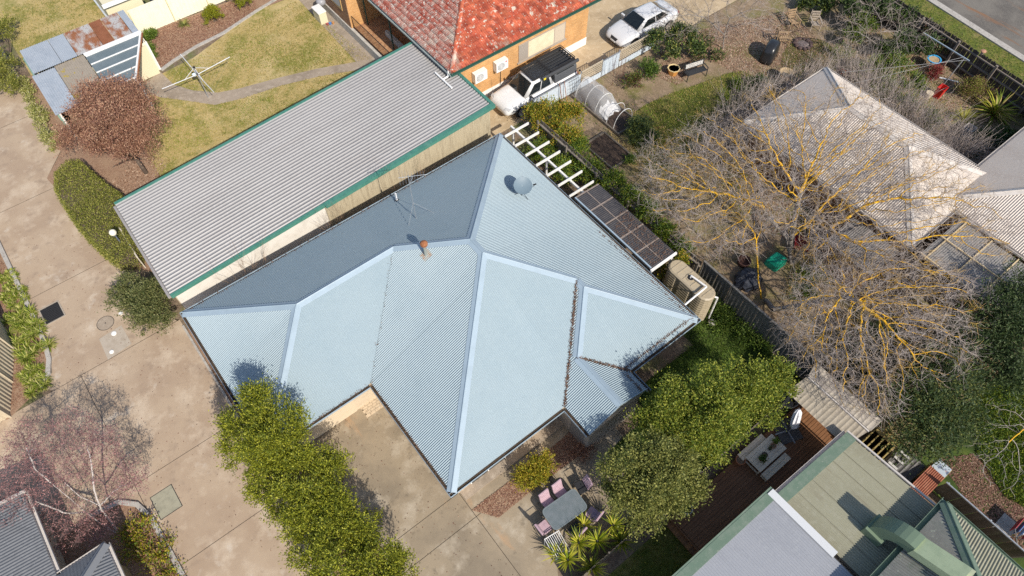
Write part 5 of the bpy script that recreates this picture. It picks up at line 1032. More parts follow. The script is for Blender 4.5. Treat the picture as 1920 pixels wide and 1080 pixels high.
mb = MB(); mb.slab([(13.4,-5.95,4.63), (14.52,-5.95,4.63), (14.52,-5.72,4.56), (13.4,-5.72,4.56)], .06); mb.build('flashing', mat('pale flashing', (.5,.53,.36), rough=.6), dt)
# shelter roof at the corner of the deck
sh = thing('garden_shelter', 'low weathered shelter with two lapped sheet roofs behind the deck', 'shelter', (17.1, .6, 0))
TAU = mat('weathered taupe sheet', (.33,.285,.22), [(2, (.27,.23,.175), .45, .65), (12, (.38,.335,.27), .5, .7)], .7); TAU2 = mat('pale taupe sheet', (.42,.375,.315), [(2, (.35,.31,.255), .45, .65), (9, (.47,.43,.37), .5, .7)], .7)
corr_part('roof_sheet', [[Vector((16.15,-.75,2.15)), Vector((17.35,-.95,2.38)), Vector((17.35,2.1,2.38)), Vector((16.15,2.2,2.15))]], (0,1,0), .2, .012, TAU, sh, prof='trim')
corr_part('roof_sheet', [[Vector((17.25,-.98,2.46)), Vector((18.1,-1.0,2.3)), Vector((18.1,2.3,2.3)), Vector((17.25,2.1,2.46))]], (0,1,0), .2, .014, TAU2, sh, prof='trim')
for x_, y_ in ((16.3, -.6), (16.3, 2.0), (17.9, -.8), (17.9, 2.0)): MB().box(x_-.05, x_+.05, y_-.05, y_+.05, 0, 2.14).build('post', mat('grey post', (.3,.27,.23), rough=.8), sh)
MB().bar((17.22, -.95, 2.4), (17.22, 2.05, 2.4), .06, .06).build('flashing', WTC, sh)
MB().box(17.7, 17.95, -.75, 1.95, 0, 2.1).build('back_wall', MATS['grey post'], sh)
# timber bins
PLY = mat('plywood', (.36,.27,.10), [(3, (.28,.2,.07), .45, .65), (11, (.42,.33,.15), .5, .7)], .8)
bn = thing('timber_bins', 'open-topped timber bins with board dividers beside the lean-to roof', 'compost bin', (17.8, -1.6, 0))
for i in range(5): MB().box(17.1, 18.55, -2.05+i*.23, -2.0+i*.23, 0, 1.35).build('divider', PLY, bn)
MB().box(18.56, 18.62, -2.1, -1.05, 0, 1.4).build('board', PLY, bn); MB().box(17.03, 17.09, -2.1, -1.05, 0, 1.1).build('board', PLY, bn); MB().box(18.15, 18.55, -2.0, -1.12, 1.36, 1.39).build('top_board', PLY, bn)
# dark lean-to sheets with a ladder
DK = mat('charcoal sheet', (.085,.08,.078), [(3, (.12,.115,.11), .45, .65)], .55)
ls = thing('dark_screen', 'charcoal ribbed sheet screen leaning between the timber bins and the rust-red hutch', 'screen', (18, -2.9, 0))
corr_part('sheet', [[Vector((16.95,-3.35,.5)), Vector((18.7,-3.35,1.05)), Vector((18.7,-2.15,1.05)), Vector((16.95,-2.15,.5))]], (0,1,0), .16, .02, DK, ls, prof='trim')
MB().box(17.1, 17.16, -3.3, -2.2, 0, .5).build('prop', DK, ls); MB().box(18.5, 18.56, -3.3, -2.2, 0, .95).build('prop', DK, ls)
la = thing('ladder', 'short grey ladder lying on the charcoal screen', 'ladder', (17.9, -2.5, .85)); LG = mat('ladder grey', (.5,.49,.47), rough=.6)
for y_ in (-2.66, -2.33): MB().bar((17.3, y_, .72), (18.6, y_, 1.13), .03, .06).build('rail', mat('ladder rail', (.12,.12,.12), rough=.6), la)
for i in range(4): MB().bar((17.45+i*.32, -2.7, .80+i*.1), (17.45+i*.32, -2.3, .80+i*.1), .1, .035).build('rung', LG, la)
# rust red hutch with a clear lid
hu = thing('garden_hutch', 'rust-red corrugated hutch with a clear blue-white lid beside the lean-to', 'hutch', (18.2, -3.75, 0))
corr_part('roof_sheet', [[Vector((17.15,-4.05,1.15)), Vector((18.75,-4.05,1.25)), Vector((18.75,-3.4,1.25)), Vector((17.15,-3.4,1.15))]], (0,1,0), .076, .012, mat('red oxide sheet', (.24,.075,.04), [(4, (.3,.12,.07), .45, .65)], .7), hu)
MB().box(17.25, 18.7, -4.0, -3.45, 0, 1.12).build('body', MATS['grey post'], hu)
bx = MB(); bx.box(18.78, 19.4, -4.08, -3.44, 0, 1.05); bx.build('box', PLY, hu); MB().box(18.8, 19.38, -4.06, -3.46, 1.06, 1.09).build('lid', mat('clear lid', (.42,.47,.52), [(3, (.12,.14,.2), .55, .62), (2, (.55,.25,.17), .62, .68)], .15), hu)
# charcoal fence panels going down the right
fp = thing('panel_fence', 'leaning charcoal sheet fence with silver capping at the lower right', 'fence', (18.4, -5.4, 0))
for i, y_ in enumerate((-4.15, -4.85, -5.55, -6.25, -6.95)):
    corr_part('panel', [[Vector((18.75, y_, .05)), Vector((18.75, y_-.69, .05)), Vector((18.3, y_-.69, 1.75)), Vector((18.3, y_, 1.75))]], (0,1,0), .35, .03, DK, fp, prof='trim')
MB().bar((18.28, -4.1, 1.78), (18.28, -7.7, 1.78), .05, .06).build('capping', GALV, fp)
for y_ in (-4.2, -6.0, -7.6): MB().bar((18.82, y_, -.05), (18.36, y_, 1.75), .05, .05).build('post', GALV, fp)
# patterned washing and low items at the right edge
wl = thing('clothes_airer', 'striped blue and red washing on an airer at the right edge', 'clothes airer', at(1905, 1000)); 
mb = MB(); [mb.bar((sx*.4, -.3, 0), (sx*.4, .3, .75), .02, .02) for sx in (-1, 1)]; [mb.bar((sx*.4, .3, 0), (sx*.4, -.3, .75), .02, .02) for sx in (-1, 1)]; [mb.tube((-.4, -.3+.15*i, .75), (.4, -.3+.15*i, .75), .008, n=5) for i in range(5)]; mb.build('frame', GALV, wl, True)
for i in range(5): MB().box(-.36, .34, -.31+.15*i, -.29+.15*i, .35, .77).build('garment', [mat('blue cloth', (.12,.25,.5), rough=.9), mat('red cloth', (.45,.08,.09), rough=.9), mat('white cloth', (.65,.66,.7), rough=.9)][i % 3], wl, True)
pv = at(1885, 985); single('paving_slab', MB().box(pv.x-.5, pv.x+.4, pv.y-.35, pv.y+.3, 0, .05), KERB, 'grey paving slab on bare soil beside the striped washing', 'paving')
# deck with boards
dk = thing('timber_deck', 'dark brown timber deck with boards beyond the side fence', 'deck', (13.3, .6, 0)); DECK = mat('oiled deck board', (.2,.092,.042), [(2.5, (.26,.125,.06), .42, .62, (.3, 3, 1)), (14, (.13,.062,.03), .5, .7, (.2, 3, 1))], .55)
DECK2 = mat('oiled deck board lighter', (.3,.135,.048), [(2.5, (.095,.046,.022), .42, .62, (.3, 3, 1))], .55)
bl = MB().box(-4.15, 4.0, -.062, .062, -.025, 0).mesh('deck_board')
for i in range(15):
    o = link('deck_board', bl, DECK, dk, True); o.location = (.22, -1.0+.139*i, .32+random.uniform(-.002, .002))
for i, x_ in enumerate((17.58, 17.72)): MB().box(x_-.065, x_+.065, -.45, 1.6, .295, .322).build('border_board', DECK2, dk)
mb = MB(); mb.box(9.05, 9.32, -.5, 1.6, .12, .18); mb.build('step', DECK2, dk); MB().box(9.3, 9.36, -.5, 1.62, .02, .29).build('riser', DECK, dk); MB().box(9.36, 17.78, 1.6, 1.66, .02, .31).build('fascia', DECK, dk)
MB().box(9.4, 17.7, -.44, 1.58, .02, .285).build('frame', DECK, dk)
# side fence between patio and deck
sfn = thing('side_fence', 'low dark slatted side fence between the patio and the deck', 'fence', (11.5, 2.12, 0))
for i in range(8):
    x_ = 4.6+i*1.75; corr_part('panel', [[Vector((x_,2.12,.05)), Vector((x_+1.7,2.12,.05)), Vector((x_+1.7,2.12,1.1)), Vector((x_,2.12,1.1))]], (1,0,0), .2, .025, mat('brown fence sheet', (.16,.14,.115), rough=.6), sfn, prof='trim')
    MB().box(x_-.05, x_, 2.09, 2.15, 0, 1.16).build('post', MATS['brown fence sheet'], sfn)
# deck furniture
DTB = mat('bleached timber', (.74,.64,.50), [(5, (.64,.54,.41), .45, .65, (.4, 3, 1)), (20, (.78,.69,.56), .5, .7)], .75)
tb = thing('outdoor_table', 'bleached timber table with pot plants on the dark deck', 'table', (14.2, 1.05, .32))
for i in range(5): MB().box(-.82, .82, -.4+i*.162, -.4+i*.162+.155, .40, .435).build('table_board', DTB, tb, True)
for sx in (-1, 1):
    mb = MB(); mb.box(sx*.78-.03, sx*.78+.03, -.38, -.32, 0, .4); mb.box(sx*.78-.03, sx*.78+.03, .32, .38, 0, .4); mb.box(sx*.78-.03, sx*.78+.03, -.38, .38, .06, .11); mb.build('leg_frame', DTB, tb, True)
for i, (yy, lb) in enumerate(((.6, 'bleached timber bench on the tree side of the deck table'), (1.52, 'x'),)):
    y_ = 1.58 if i == 0 else .42; x_ = 14.0 if i == 0 else 14.15
    bt = thing('outdoor_bench', 'bleached timber bench on the tree side of the deck table' if i == 0 else 'bleached timber bench on the roof side of the deck table', 'bench', (x_, y_, .32), group='benches at the deck table')
    for j in range(2): MB().box(-.74, .74, -.16+j*.165, -.16+j*.165+.155, .27, .305).build('seat_board', DTB, bt, True)
    for sx in (-1, 1): mb = MB(); mb.box(sx*.68-.03, sx*.68+.03, -.15, -.1, 0, .27); mb.box(sx*.68-.03, sx*.68+.03, .1, .15, 0, .27); mb.box(sx*.68-.03, sx*.68+.03, -.1, .1, .04, .09); mb.build('leg_frame', DTB, bt, True)
TERR = mat('terracotta', (.36,.15,.075), [(8, (.28,.11,.055), .45, .65)], .8); DPOT = mat('dark pot', (.05,.045,.045), rough=.6)
def pot(name, label, c, r, h, m, leafm=None, n=150, s=.06, cat='pot plant', group=None, lh=.15):
    t_ = thing(name, label, cat, c, group=group); MB().lathe([(r*.7, 0), (r*.95, h*.85), (r*1.05, h*.86), (r*1.05, h), (r*.88, h), (r*.85, h*.85)], (0,0,0), 18).build('pot', m, t_, True, smooth=False)
    MB().lathe([(r*.84, h*.8), (r*.84, h*.86)], (0,0,0), 14).build('soil', SOIL, t_, True)
    if leafm:
        P = RNG.normal(size=(n, 3))*np.array([r*.7, r*.7, lh*.5])+np.array([0, 0, h+lh*.6]); V, F = leaf_arrays(P, s); link('leaves', npmesh('leaves', V, F), leafm, t_, True)
    return t_
TZ = .32+.436
pot('pot_plant', 'bushy green pot plant at the far end of the deck table', (14.82, 1.12, TZ), .09, .12, TERR, G_MID[1], 240, .06)
pot('flower_pot', 'empty terracotta pot near the far end of the deck table', (14.6, 1.06, TZ), .11, .13, TERR)
pot('pot_plant', 'small dark pot plant in the middle of the deck table', (14.42, 1.07, TZ), .07, .1, DPOT, G_DARK[2], 80, .05)
pot('flower_pot', 'large dark pot left of the middle on the deck table', (14.02, 1.02, TZ), .12, .14, DPOT)
pot('pot_plant', 'trailing dark pot plant at the near end of the deck table', (13.82, .98, TZ), .1, .1, TERR, G_MID[3], 160, .09)
pot('deck_pot', 'terracotta pot with a pinkish saucer on the deck under the tree', (13.2, 1.5, .32), .2, .3, TERR)
pot('planter', 'white planter at the deck edge half hidden by leaves', (10.02, 1.45, .32), .2, .32, WHITE, G_MID[0], 150, .07)
bk = thing('wire_basket', 'round grey wire plant basket in the deck corner by the shelter', 'basket', (16.75, 1.95, 0))
mb = MB()
for z_, r_ in ((.9, .34), (.7, .3), (.55, .22)): mb.path([(r_*math.cos(t*math.pi/9), r_*math.sin(t*math.pi/9), z_) for t in range(19)], .018, 6)
for t in range(9): mb.tube((.22*math.cos(t*.7), .22*math.sin(t*.7), .55), (.34*math.cos(t*.7), .34*math.sin(t*.7), .9), .012, n=5)
mb.tube((0,0,0), (0,0,.55), .03, n=8); mb.tube((0,0,.53), (0,0,.57), .22, n=14); mb.build('frame', mat('basket grey', (.36,.34,.31), rough=.6), bk, True)
# folded cantilever umbrella on paver base
um = thing('cantilever_umbrella', 'folded grey-white cantilever umbrella on a black four-slab base on the deck', 'umbrella', (15.85, 1.15, .323), rz=-.35)
for sx in (-1, 1):
    for sy in (-1, 1): MB().box(sx*.26-.235, sx*.26+.235, sy*.26-.235, sy*.26+.235, 0, .06).build('base_slab', DK, um, True)
mb = MB(); mb.bar((-.6,0,.08), (.6,0,.08), .06, .05); mb.bar((0,-.6,.085), (0,.6,.085), .06, .05); mb.build('cross_base', GALV, um, True)
mb = MB(); mb.tube((0,0,.06), (.05,.0,1.1), .04, n=10); mb.tube((.05,0,1.1), (.02,.28,1.85), .035, n=10); mb.build('mast', mat('umbrella dark metal', (.1,.1,.11), rough=.4), um, True)
mb = MB(); rr = []
for t_, r_ in ((0, .06), (.15, .16), (.5, .2), (.85, .15), (1, .05)): c = Vector((.02,.24,1.8)).lerp(Vector((-.02,-.12,.6)), t_); rr.append([c+Vector((r_*math.cos(a*math.pi/8)*(1 if a % 2 else .7), r_*math.sin(a*math.pi/8)*(1 if a % 2 else .7), 0)) for a in range(16)])
mb.loft(rr); mb.build('folded_canopy', mat('umbrella cloth', (.72,.71,.74), [(9, (.3,.3,.31), .58, .62)], .8), um, True)
# ------------------------------------------------------------------ pergola, tank and fences of the blue-roofed house
pg = thing('white_pergola', 'white timber pergola with open beams along the right-hand eave', 'pergola', (16.6, 18, 0))
for i in range(7): y_ = 15.55+i*.86; MB().box(15.76, 17.35, y_-.032, y_+.032, 2.3, 2.44).build('rafter', WOODW, pg)
MB().box(16.5, 16.6, 15.3, 21.2, 2.2, 2.3).build('beam', WOODW, pg); 
for y_ in (15.5, 18.2, 21.0): MB().box(16.5, 16.6, y_-.05, y_+.05, 0, 2.2).build('post', WOODW, pg)
pc = thing('patio_cover', 'smoky dark corrugated patio cover between the eave and the climbers', 'awning', (16.5, 12.5, 0))
PCM = mat('smoky polycarbonate', (.055,.052,.055), [(4, (.075,.07,.07), .45, .65), (14, (.14,.10,.075), .6, .72, (.5, 3, 1))], .3, spec=.5)
for i in range(5):
    a_, b_ = 9.95+i*1.055, 9.95+(i+1)*1.055-.02
    corr_part('sheet', [[Vector((15.78,a_,2.5)), Vector((17.4,a_,2.43)), Vector((17.4,b_,2.43)), Vector((15.78,b_,2.5))]], (0,1,0), .1, .014, PCM, pc)
PCB = mat('dusty batten', (.27,.22,.19), [(6, (.2,.16,.135), .45, .65)], .85)
for i in range(5): y_ = 11.0+i*1.055; MB().bar((15.8, y_, 2.525), (17.38, y_, 2.455), .07, .02).build('rafter', PCB, pc)
MB().bar((16.58, 10, 2.482), (16.58, 15.2, 2.482), .045, .02).build('batten', PCB, pc); MB().box(15.78, 17.42, 9.84, 9.93, 2.36, 2.5).build('fascia', WHITE, pc); MB().box(15.79, 15.86, 9.95, 15.2, 2.56, 2.6).build('flashing', BLUEC, pc)
for y_ in (10.0, 15.1): MB().box(17.3, 17.38, y_-.04, y_+.04, 0, 2.38).build('post', WHITE, pc)
scatter('cover_leaves', [(15.9, 10), (17.3, 10), (17.3, 13.5), (15.9, 12.5)], 700, .06, LEAFS['rot'], 2.5, parent=pc)
# slimline water tank
TK = mat('beige poly tank', (.40,.335,.235), [(2, (.35,.29,.2), .45, .65), (12, (.43,.365,.265), .5, .7)], .45)
tk = thing('water_tank', 'beige slimline water tank with ribbed lobes beside the corner of the blue roof', 'water tank', (17.2, 8.55, 0))
def stadium(w, l, n=10): return [(w*math.cos(t), (l-w)+w*math.sin(t)) for t in np.linspace(0, math.pi, n)]+[(w*math.cos(t), -(l-w)+w*math.sin(t)) for t in np.linspace(math.pi, 2*math.pi, n)]
def notch(p, d): # waist the long sides into three lobes
    x_, y_ = p; k_ = abs(math.cos(y_*math.pi/.88)); f = 1-d*(1-min(1, k_*2.2)); return (x_*f, y_)
mb = MB(); base_o = []
w_, l_ = .44, 1.32
for i in range(72):
    t = i/72*4; s_ = stadium(w_, l_, 10)
outl = []
for y_ in np.linspace(-(l_-w_), l_-w_, 19): outl.append((w_, y_))
outl += [(w_*math.cos(t), (l_-w_)+w_*math.sin(t)) for t in np.linspace(.25, math.pi-.25, 7)]
for y_ in np.linspace(l_-w_, -(l_-w_), 19): outl.append((-w_, y_))
outl += [(w_*math.cos(t), -(l_-w_)+w_*math.sin(t)) for t in np.linspace(math.pi+.25, 2*math.pi-.25, 7)]
rr = []
for j in range(23):
    z_ = j*.085; f = 1.0+(.02 if j % 2 else -.012); rr.append([(notch(p, .3)[0]*f, p[1]*(1+(f-1)*.5), z_) for p in outl])
rr += [[(p[0], p[1], 1.9) for p in outl], [(p[0], p[1], 1.98) for p in outl], [(p[0]*.86, p[1]*.95, 2.04) for p in outl]]
mb.loft(rr); mb.build('shell', TK, tk, True)
for i in range(6): y_ = -.95+i*.36+(.12 if i > 2 else 0); MB().bar((-.34, y_, 2.045), (.34, y_, 2.045), .05, .035).build('top_rib', TK, tk, True)
MB().lathe([(.21, 2.03), (.21, 2.07), (.16, 2.07), (.16, 2.05)], (0, .1, 0), 20).build('inlet_rim', TK, tk, True); MB().lathe([(.155, 2.05), (.155, 2.062)], (0, .1, 0), 18).build('strainer', BLACK, tk, True)
mb = MB(); mb.path([(0, .1, 2.06), (0, .1, 2.2), (.1, -.75, 2.22), (-1.42, -.82, 2.22)], .045, 10); mb.build('inlet_pipe', WHITE, tk, True)
mb = MB(); mb.path([(.2, -1.2, 1.85), (.3, -1.36, 1.85), (.3, -1.4, .05)], .045, 10); mb.build('overflow_pipe', WHITE, tk, True)
rk = at(1335, 605, .1); single('stone', MB().sphere((rk.x, rk.y, .1), .2, 8, 6, .6), KERB, 'dark stone lying on the grass beside the tank overflow pipe', 'stone')
CBF = mat('grey steel fence', (.17,.16,.145), [(2, (.14,.13,.118), .45, .65), (9, (.2,.19,.17), .5, .7)], .55)
cf = thing('steel_fence', 'grey ribbed steel fence along the right side of the side lawn', 'fence', (18.55, 6, 0))
for i in range(8):
    y_ = 2.3+i*.83; corr_part('panel', [[Vector((18.55,y_,.03)), Vector((18.55,y_+.82,.03)), Vector((18.55,y_+.82,1.78)), Vector((18.55,y_,1.78))]], (0,1,0), .21, .04, CBF, cf, prof='rib')
MB().box(18.5, 18.6, 2.2, 9.0, 1.78, 1.83).build('top_rail', CBF, cf)
for y_ in (2.3, 4.75, 7.2, 8.95): MB().box(18.51, 18.59, y_-.03, y_+.03, 0, 1.79).build('post', CBF, cf)
pf = thing('paling_fence', 'old grey timber paling fence behind the water tank and climbers', 'fence', (18.5, 15, 0)); PAL = mat('grey paling', (.19,.165,.14), [(6, (.25,.22,.19), .45, .65, (1, 1, .2)), (2, (.13,.11,.09), .5, .7)], .9)
pm = MB().box(-.01, .01, -.048, .048, 0, 1.6).mesh('paling')
for i in range(112):
    o = link('paling', pm, PAL, pf, True); o.location = (.05+random.uniform(-.006, .006), -5.9+i*.108, random.uniform(-.02, .02)); o.rotation_euler = (random.uniform(-.015, .015), 0, 0)
for z_ in (.3, 1.3): MB().box(18.42, 18.53, 9.05, 21.2, z_, z_+.07).build('rail', PAL, pf)
for i in range(6): MB().box(18.33, 18.42, 9.1+i*2.4, 9.2+i*2.4, 0, 1.6).build('post', PAL, pf)
# ------------------------------------------------------------------ patio set
PINK = mat('faded pink cushion', (.46,.32,.36), [(5, (.38,.26,.3), .45, .65), (16, (.52,.38,.42), .5, .7)], .9); DMET = mat('dark metal frame', (.03,.03,.032), rough=.45)
pt = thing('patio_table', 'rounded glass patio table with smoky top on the forecourt', 'table', (6.15, 4.45, 0), rz=R(-4))
def rrect(w, l, r, n=5): return [(sx*(w-r)+r*math.cos(a), sy*(l-r)+r*math.sin(a)) for sx, sy, a0 in ((1,1,0), (-1,1,math.pi/2), (-1,-1,math.pi), (1,-1,1.5*math.pi)) for a in np.linspace(a0, a0+math.pi/2, n)]
mb = MB(); mb.loft([[(x_, y_, z_) for x_, y_ in rrect(.82*s_, .48*s_, .18)] for z_, s_ in ((.7, 1), (.715, 1))]); mb.build('glass_top', mat('smoked glass', (.16,.19,.20), [(4, (.2,.225,.24), .45, .65)], .18, spec=.5, alpha=.86), pt, True)
mb = MB(); o_ = rrect(.83, .49, .19); i_ = rrect(.79, .45, .17); mb.loft([[(*p, .695) for p in i_], [(*p, .695) for p in o_], [(*p, .725) for p in o_], [(*p, .725) for p in i_], [(*p, .695) for p in i_]], cap=False); mb.build('rim', mat('grey rim', (.17,.2,.21), rough=.5), pt, True)
for sx in (-1, 1):
    for sy in (-1, 1): MB().tube((sx*.68, sy*.36, 0), (sx*.62, sy*.32, .695), .02, n=8).build('leg', DMET, pt, True)
def pchair(x_, y_, rz, label, cushion=True):
    t_ = thing('patio_chair', label, 'chair', (x_, y_, 0), rz=rz, group='chairs around the patio table')
    for sx in (-1, 1):
        MB().tube((sx*.26, .24, 0), (sx*.25, .22, .42), .014, n=6).build('leg', DMET, t_, True); MB().tube((sx*.26, -.28, 0), (sx*.25, -.2, .42), .014, n=6).build('leg', DMET, t_, True)
        mb = MB(); mb.path([(sx*.27, .22, .42), (sx*.28, .2, .63), (sx*.28, -.2, .65), (sx*.26, -.27, .9)], .014, 6); mb.build('armrest', DMET, t_, True)
    MB().box(-.25, .25, -.22, .24, .40, .425).build('seat', DMET, t_, True)
    if cushion: mb = MB(); mb.loft([[(x__*s_, y__*s_+.01, z_) for x__, y__ in rrect(.24, .24, .06, 3)] for z_, s_ in ((.426, .96), (.45, 1), (.49, .98), (.5, .9))]); mb.build('seat_cushion', PINK, t_, True)
    mb = MB(); prev = []
    for k_ in range(5):
        z0_ = .46+k_*.105; y0_ = -.19-k_*.03; mb.loft([[(-.235, y0_-.02-e, z0_+dz), (.235, y0_-.02-e, z0_+dz), (.235, y0_+.05+e, z0_+dz), (-.235, y0_+.05+e, z0_+dz)] for dz, e in ((0, -.01), (.02, .008), (.08, .008), (.1, -.01))])
    mb.build('back_cushion', PINK, t_, True)
    MB().bar((-.25, -.34, .95), (.25, -.34, .95), .025, .025).build('back_rail', DMET, t_, True)
    return t_
pchair(5.85, 5.15, math.pi, 'pink cushioned chair on the bed side of the patio table, nearer the drive'); pchair(6.5, 5.12, math.pi, 'pink cushioned chair on the bed side of the patio table, nearer the porch')
pchair(5.1, 4.45, -math.pi/2, 'pink cushioned chair at the drive end of the patio table'); pchair(7.35, 4.75, math.pi/2-.2, 'pink cushioned chair at the tree end of the patio table', False)
pchair(6.05, 3.62, .12, 'pink chair pushed in beside the yuccas, with an empty dark seat', False); pchair(6.95, 3.65, .2, 'pink chair in shade between the patio table and the side fence')
# white wire rack
wr = thing('airer_rack', 'white wire rack standing beside the yuccas', 'rack', (5.05, 3.6, 0), rz=R(-8)); mb = MB()
for x_ in np.linspace(-.32, .32, 9): MB().tube((x_, -.42, .62), (x_, .42, .72), .012, n=6).build('bar', WHITE, wr, True)
for y_, z_ in ((-.42, .62), (.42, .72)): MB().tube((-.34, y_, z_), (.34, y_, z_), .016, n=6).build('rail', WHITE, wr, True)
for sx in (-1, 1): mb = MB(); mb.tube((sx*.32, -.42, .62), (sx*.36, -.3, 0), .014, n=6); mb.tube((sx*.32, .42, .72), (sx*.36, .3, 0), .014, n=6); mb.build('leg', WHITE, wr, True)
cp = at(711, 762); single('inspection_cap', MB().lathe([(.09, 0), (.09, .025), (.07, .03)], (cp.x, cp.y, .012), 16), WHITE, 'round white cap on the forecourt near the cream pavers', 'cap')
# ------------------------------------------------------------------ things on the drive
dg = thing('drain_grate', 'black barred drain grate let into the drive beside the kerb', 'drain', (-7.0, 26.75, .012)); 
mb = MB(); mb.box(-.48, .48, -.55, -.49, 0, .02); mb.box(-.48, .48, .49, .55, 0, .02); mb.box(-.48, -.42, -.49, .49, 0, .02); mb.box(.42, .48, -.49, .49, 0, .02); mb.build('frame', mat('pale rim', (.36,.31,.25), rough=.8), dg, True)
MB().box(-.42, .42, -.49, .49, .001, .004).build('pit', mat('drain dark', (.012,.012,.012), rough=.9), dg, True)
bm_ = MB().box(-.42, .42, -.022, .022, .004, .03).mesh('bar')
for i in range(10): o = link('bar', bm_, DMET, dg, True); o.location = (0, -.43+i*.0955, 0)
mh = thing('manhole_cover', 'round concrete manhole cover in the drive below the drain grate', 'manhole', (-5.2, 24.63, .012))
MB().lathe([(.40, 0), (.40, .006), (.385, .008), (.385, .003)], (0,0,0), 36).build('ring', DMET, mh, True); MB().lathe([(.375, 0), (.375, .008)], (0,0,0), 36).build('lid', PATH, mh, True); MB().lathe([(.035, .008), (.03, .012)], (0,0,0), 10).build('lifting_hole', DMET, mh, True)
for (x_, y_), lb, r_ in ((( -4.42, 24.69), 'white cap on the drive touching the rounded shrub, uppermost of three', .1), ((-5.09, 23.82), 'white cap in the middle of the pale concrete patch', .12), ((-5.53, 22.94), 'white cap close to the drive joint, lowest of three', .1)):
    single('inspection_cap', MB().lathe([(r_, 0), (r_, .03), (r_*.8, .036)], (x_, y_, .014), 18), WHITE, lb, 'cap', group='white inspection caps on the drive')
o = sheet('concrete_patch', pxs((186, 636), (228, 610), (247, 645), (203, 675)), .016, mat('pale concrete patch', (.42,.36,.29), [(4, (.36,.3,.235), .45, .65)], .9))
ac = thing('access_cover', 'square concrete access cover with dark edges in the drive', 'manhole', (-6.33, 14.85, .012)); MB().box(-.47, .47, -.57, .57, 0, .003).build('edge_gap', DMET, ac, True); MB().box(-.44, .44, -.54, .54, .001, .012).build('lid', mat('greenish concrete', (.33,.31,.23), [(5, (.27,.255,.19), .45, .65)], .9), ac, True)
lm = thing('garden_lamp', 'lamp post with a white globe beside the clipped hedge', 'lamp', (-2.75, 27.87, 0)); MB().tube((0,0,0), (0,0,1.55), .035, n=10).build('post', mat('lamp post blue grey', (.12,.14,.18), rough=.5), lm, True); MB().lathe([(.06, 1.5), (.1, 1.56), (.1, 1.6)], (0,0,0), 14).build('collar', MATS['lamp post blue grey'], lm, True)
MB().sphere((0,0,1.74), .17, 18, 12).build('globe', mat('opal globe', (.78,.74,.6), rough=.25), lm, True, smooth=True)
hr = at(238, 470, .9); h1, h2 = at(224, 427, .95), at(257, 482, .95)
hrr = thing('handrail', 'pale pipe handrail at the near end of the long shed', 'handrail', (h1.x, h1.y, 0)); MB().tube(h1, h2, .04, n=10).build('rail', mat('cream pipe', (.6,.54,.45), rough=.6), hrr)
for p in (h1, h2): MB().tube((p.x, p.y, 0), p, .03, n=8).build('post', MATS['cream pipe'], hrr)
# cream fence at the left edge
RIBC = mat('cream ribbed sheet', (.52,.44,.32), [(2, (.45,.38,.27), .45, .65), (10, (.57,.49,.375), .5, .7)], .6)
cs = thing('ribbed_fence', 'cream ribbed steel fence at the left edge behind the strappy plants', 'fence', (-9.2, 26, 0))
fpts = [(-9.0, 35.8), (-9.0, 33.3), (-9.0, 30.8), (-9.0, 28.3), (-9.0, 25.8), (-9.6, 24.2), (-10.2, 22.55), (-12.6, 22.5), (-15, 22.45)]
for p, q_ in zip(fpts[:-1], fpts[1:]):
    d_ = (Vector((*q_, 0))-Vector((*p, 0))).normalized(); e_ = Vector((*q_, 0))-d_*.05
    corr_part('panel', [[Vector((*p, .04)), Vector((e_.x, e_.y, .04)), Vector((e_.x, e_.y, 1.82)), Vector((*p, 1.82))]], tuple(d_), .2, .04, RIBC, cs, prof='rib')
    MB().bar((*p, 1.85), (*q_, 1.85), .06, .05).build('top_rail', RIBC, cs); MB().bar((p[0], p[1], 0), (p[0], p[1], 1.82), .07, .07).build('post', RIBC, cs)
# grey ribbed roofs at the bottom left
GR2 = mat('slate ribbed sheet', (.15,.155,.165), [(2, (.125,.13,.14), .45, .65), (10, (.18,.185,.195), .5, .7)], .5)
for nm, lb, rc in (('grey_roofed_unit', 'unit with dark grey ribbed roof behind the birch at the left edge', (-18, -9.98, 6, 17.35)),):
    g_ = thing(nm, lb, 'house', (-13, 12, 0)); x0_, x1_, y0_, y1_ = rc
    corr_part('roof_sheet', [[Vector((x0_,y0_,3.6)), Vector((x1_,y0_,2.2)), Vector((x1_,y1_,2.2)), Vector((x0_,y1_,3.6))]], (0,1,0), .12, .022, GR2, g_, prof='rib'); MB().box(x0_, x1_-.4, y0_+.3, y1_-.3, 0, 2.1).build('wall', CREAM_W, g_)
    mb = MB(); gutter(mb, (x1_,y0_,2.18), (x1_,y1_,2.18), (1,0,0)); mb.bar((x0_,y1_+.05,3.62), (x1_+.1,y1_+.05,2.22), .1, .12); mb.build('gutter', WTC, g_)
g2 = thing('grey_roofed_porch', 'small dark grey hipped porch roof at the bottom left corner', 'porch', (-10, 11.5, 0))
hip_roof(g2, -11.9, -8.22, 9.6, 13.62, 2.2, 25, GR2, mat('slate capping', (.2,.205,.215), rough=.5), 'corr', .12, .022, prof='rib'); MB().box(-11.5, -8.5, 10, 13.3, 0, 2.15).build('wall', brickmat('tan brick', (.42,.29,.14), (.36,.24,.11), (.5,.4,.27)), g2)
mb = MB(); gutter(mb, (-11.9,13.62,2.18), (-8.22,13.62,2.18), (0,1,0)); gutter(mb, (-8.22,13.62,2.18), (-8.22,9.6,2.18), (1,0,0)); mb.build('gutter', WTC, g2)
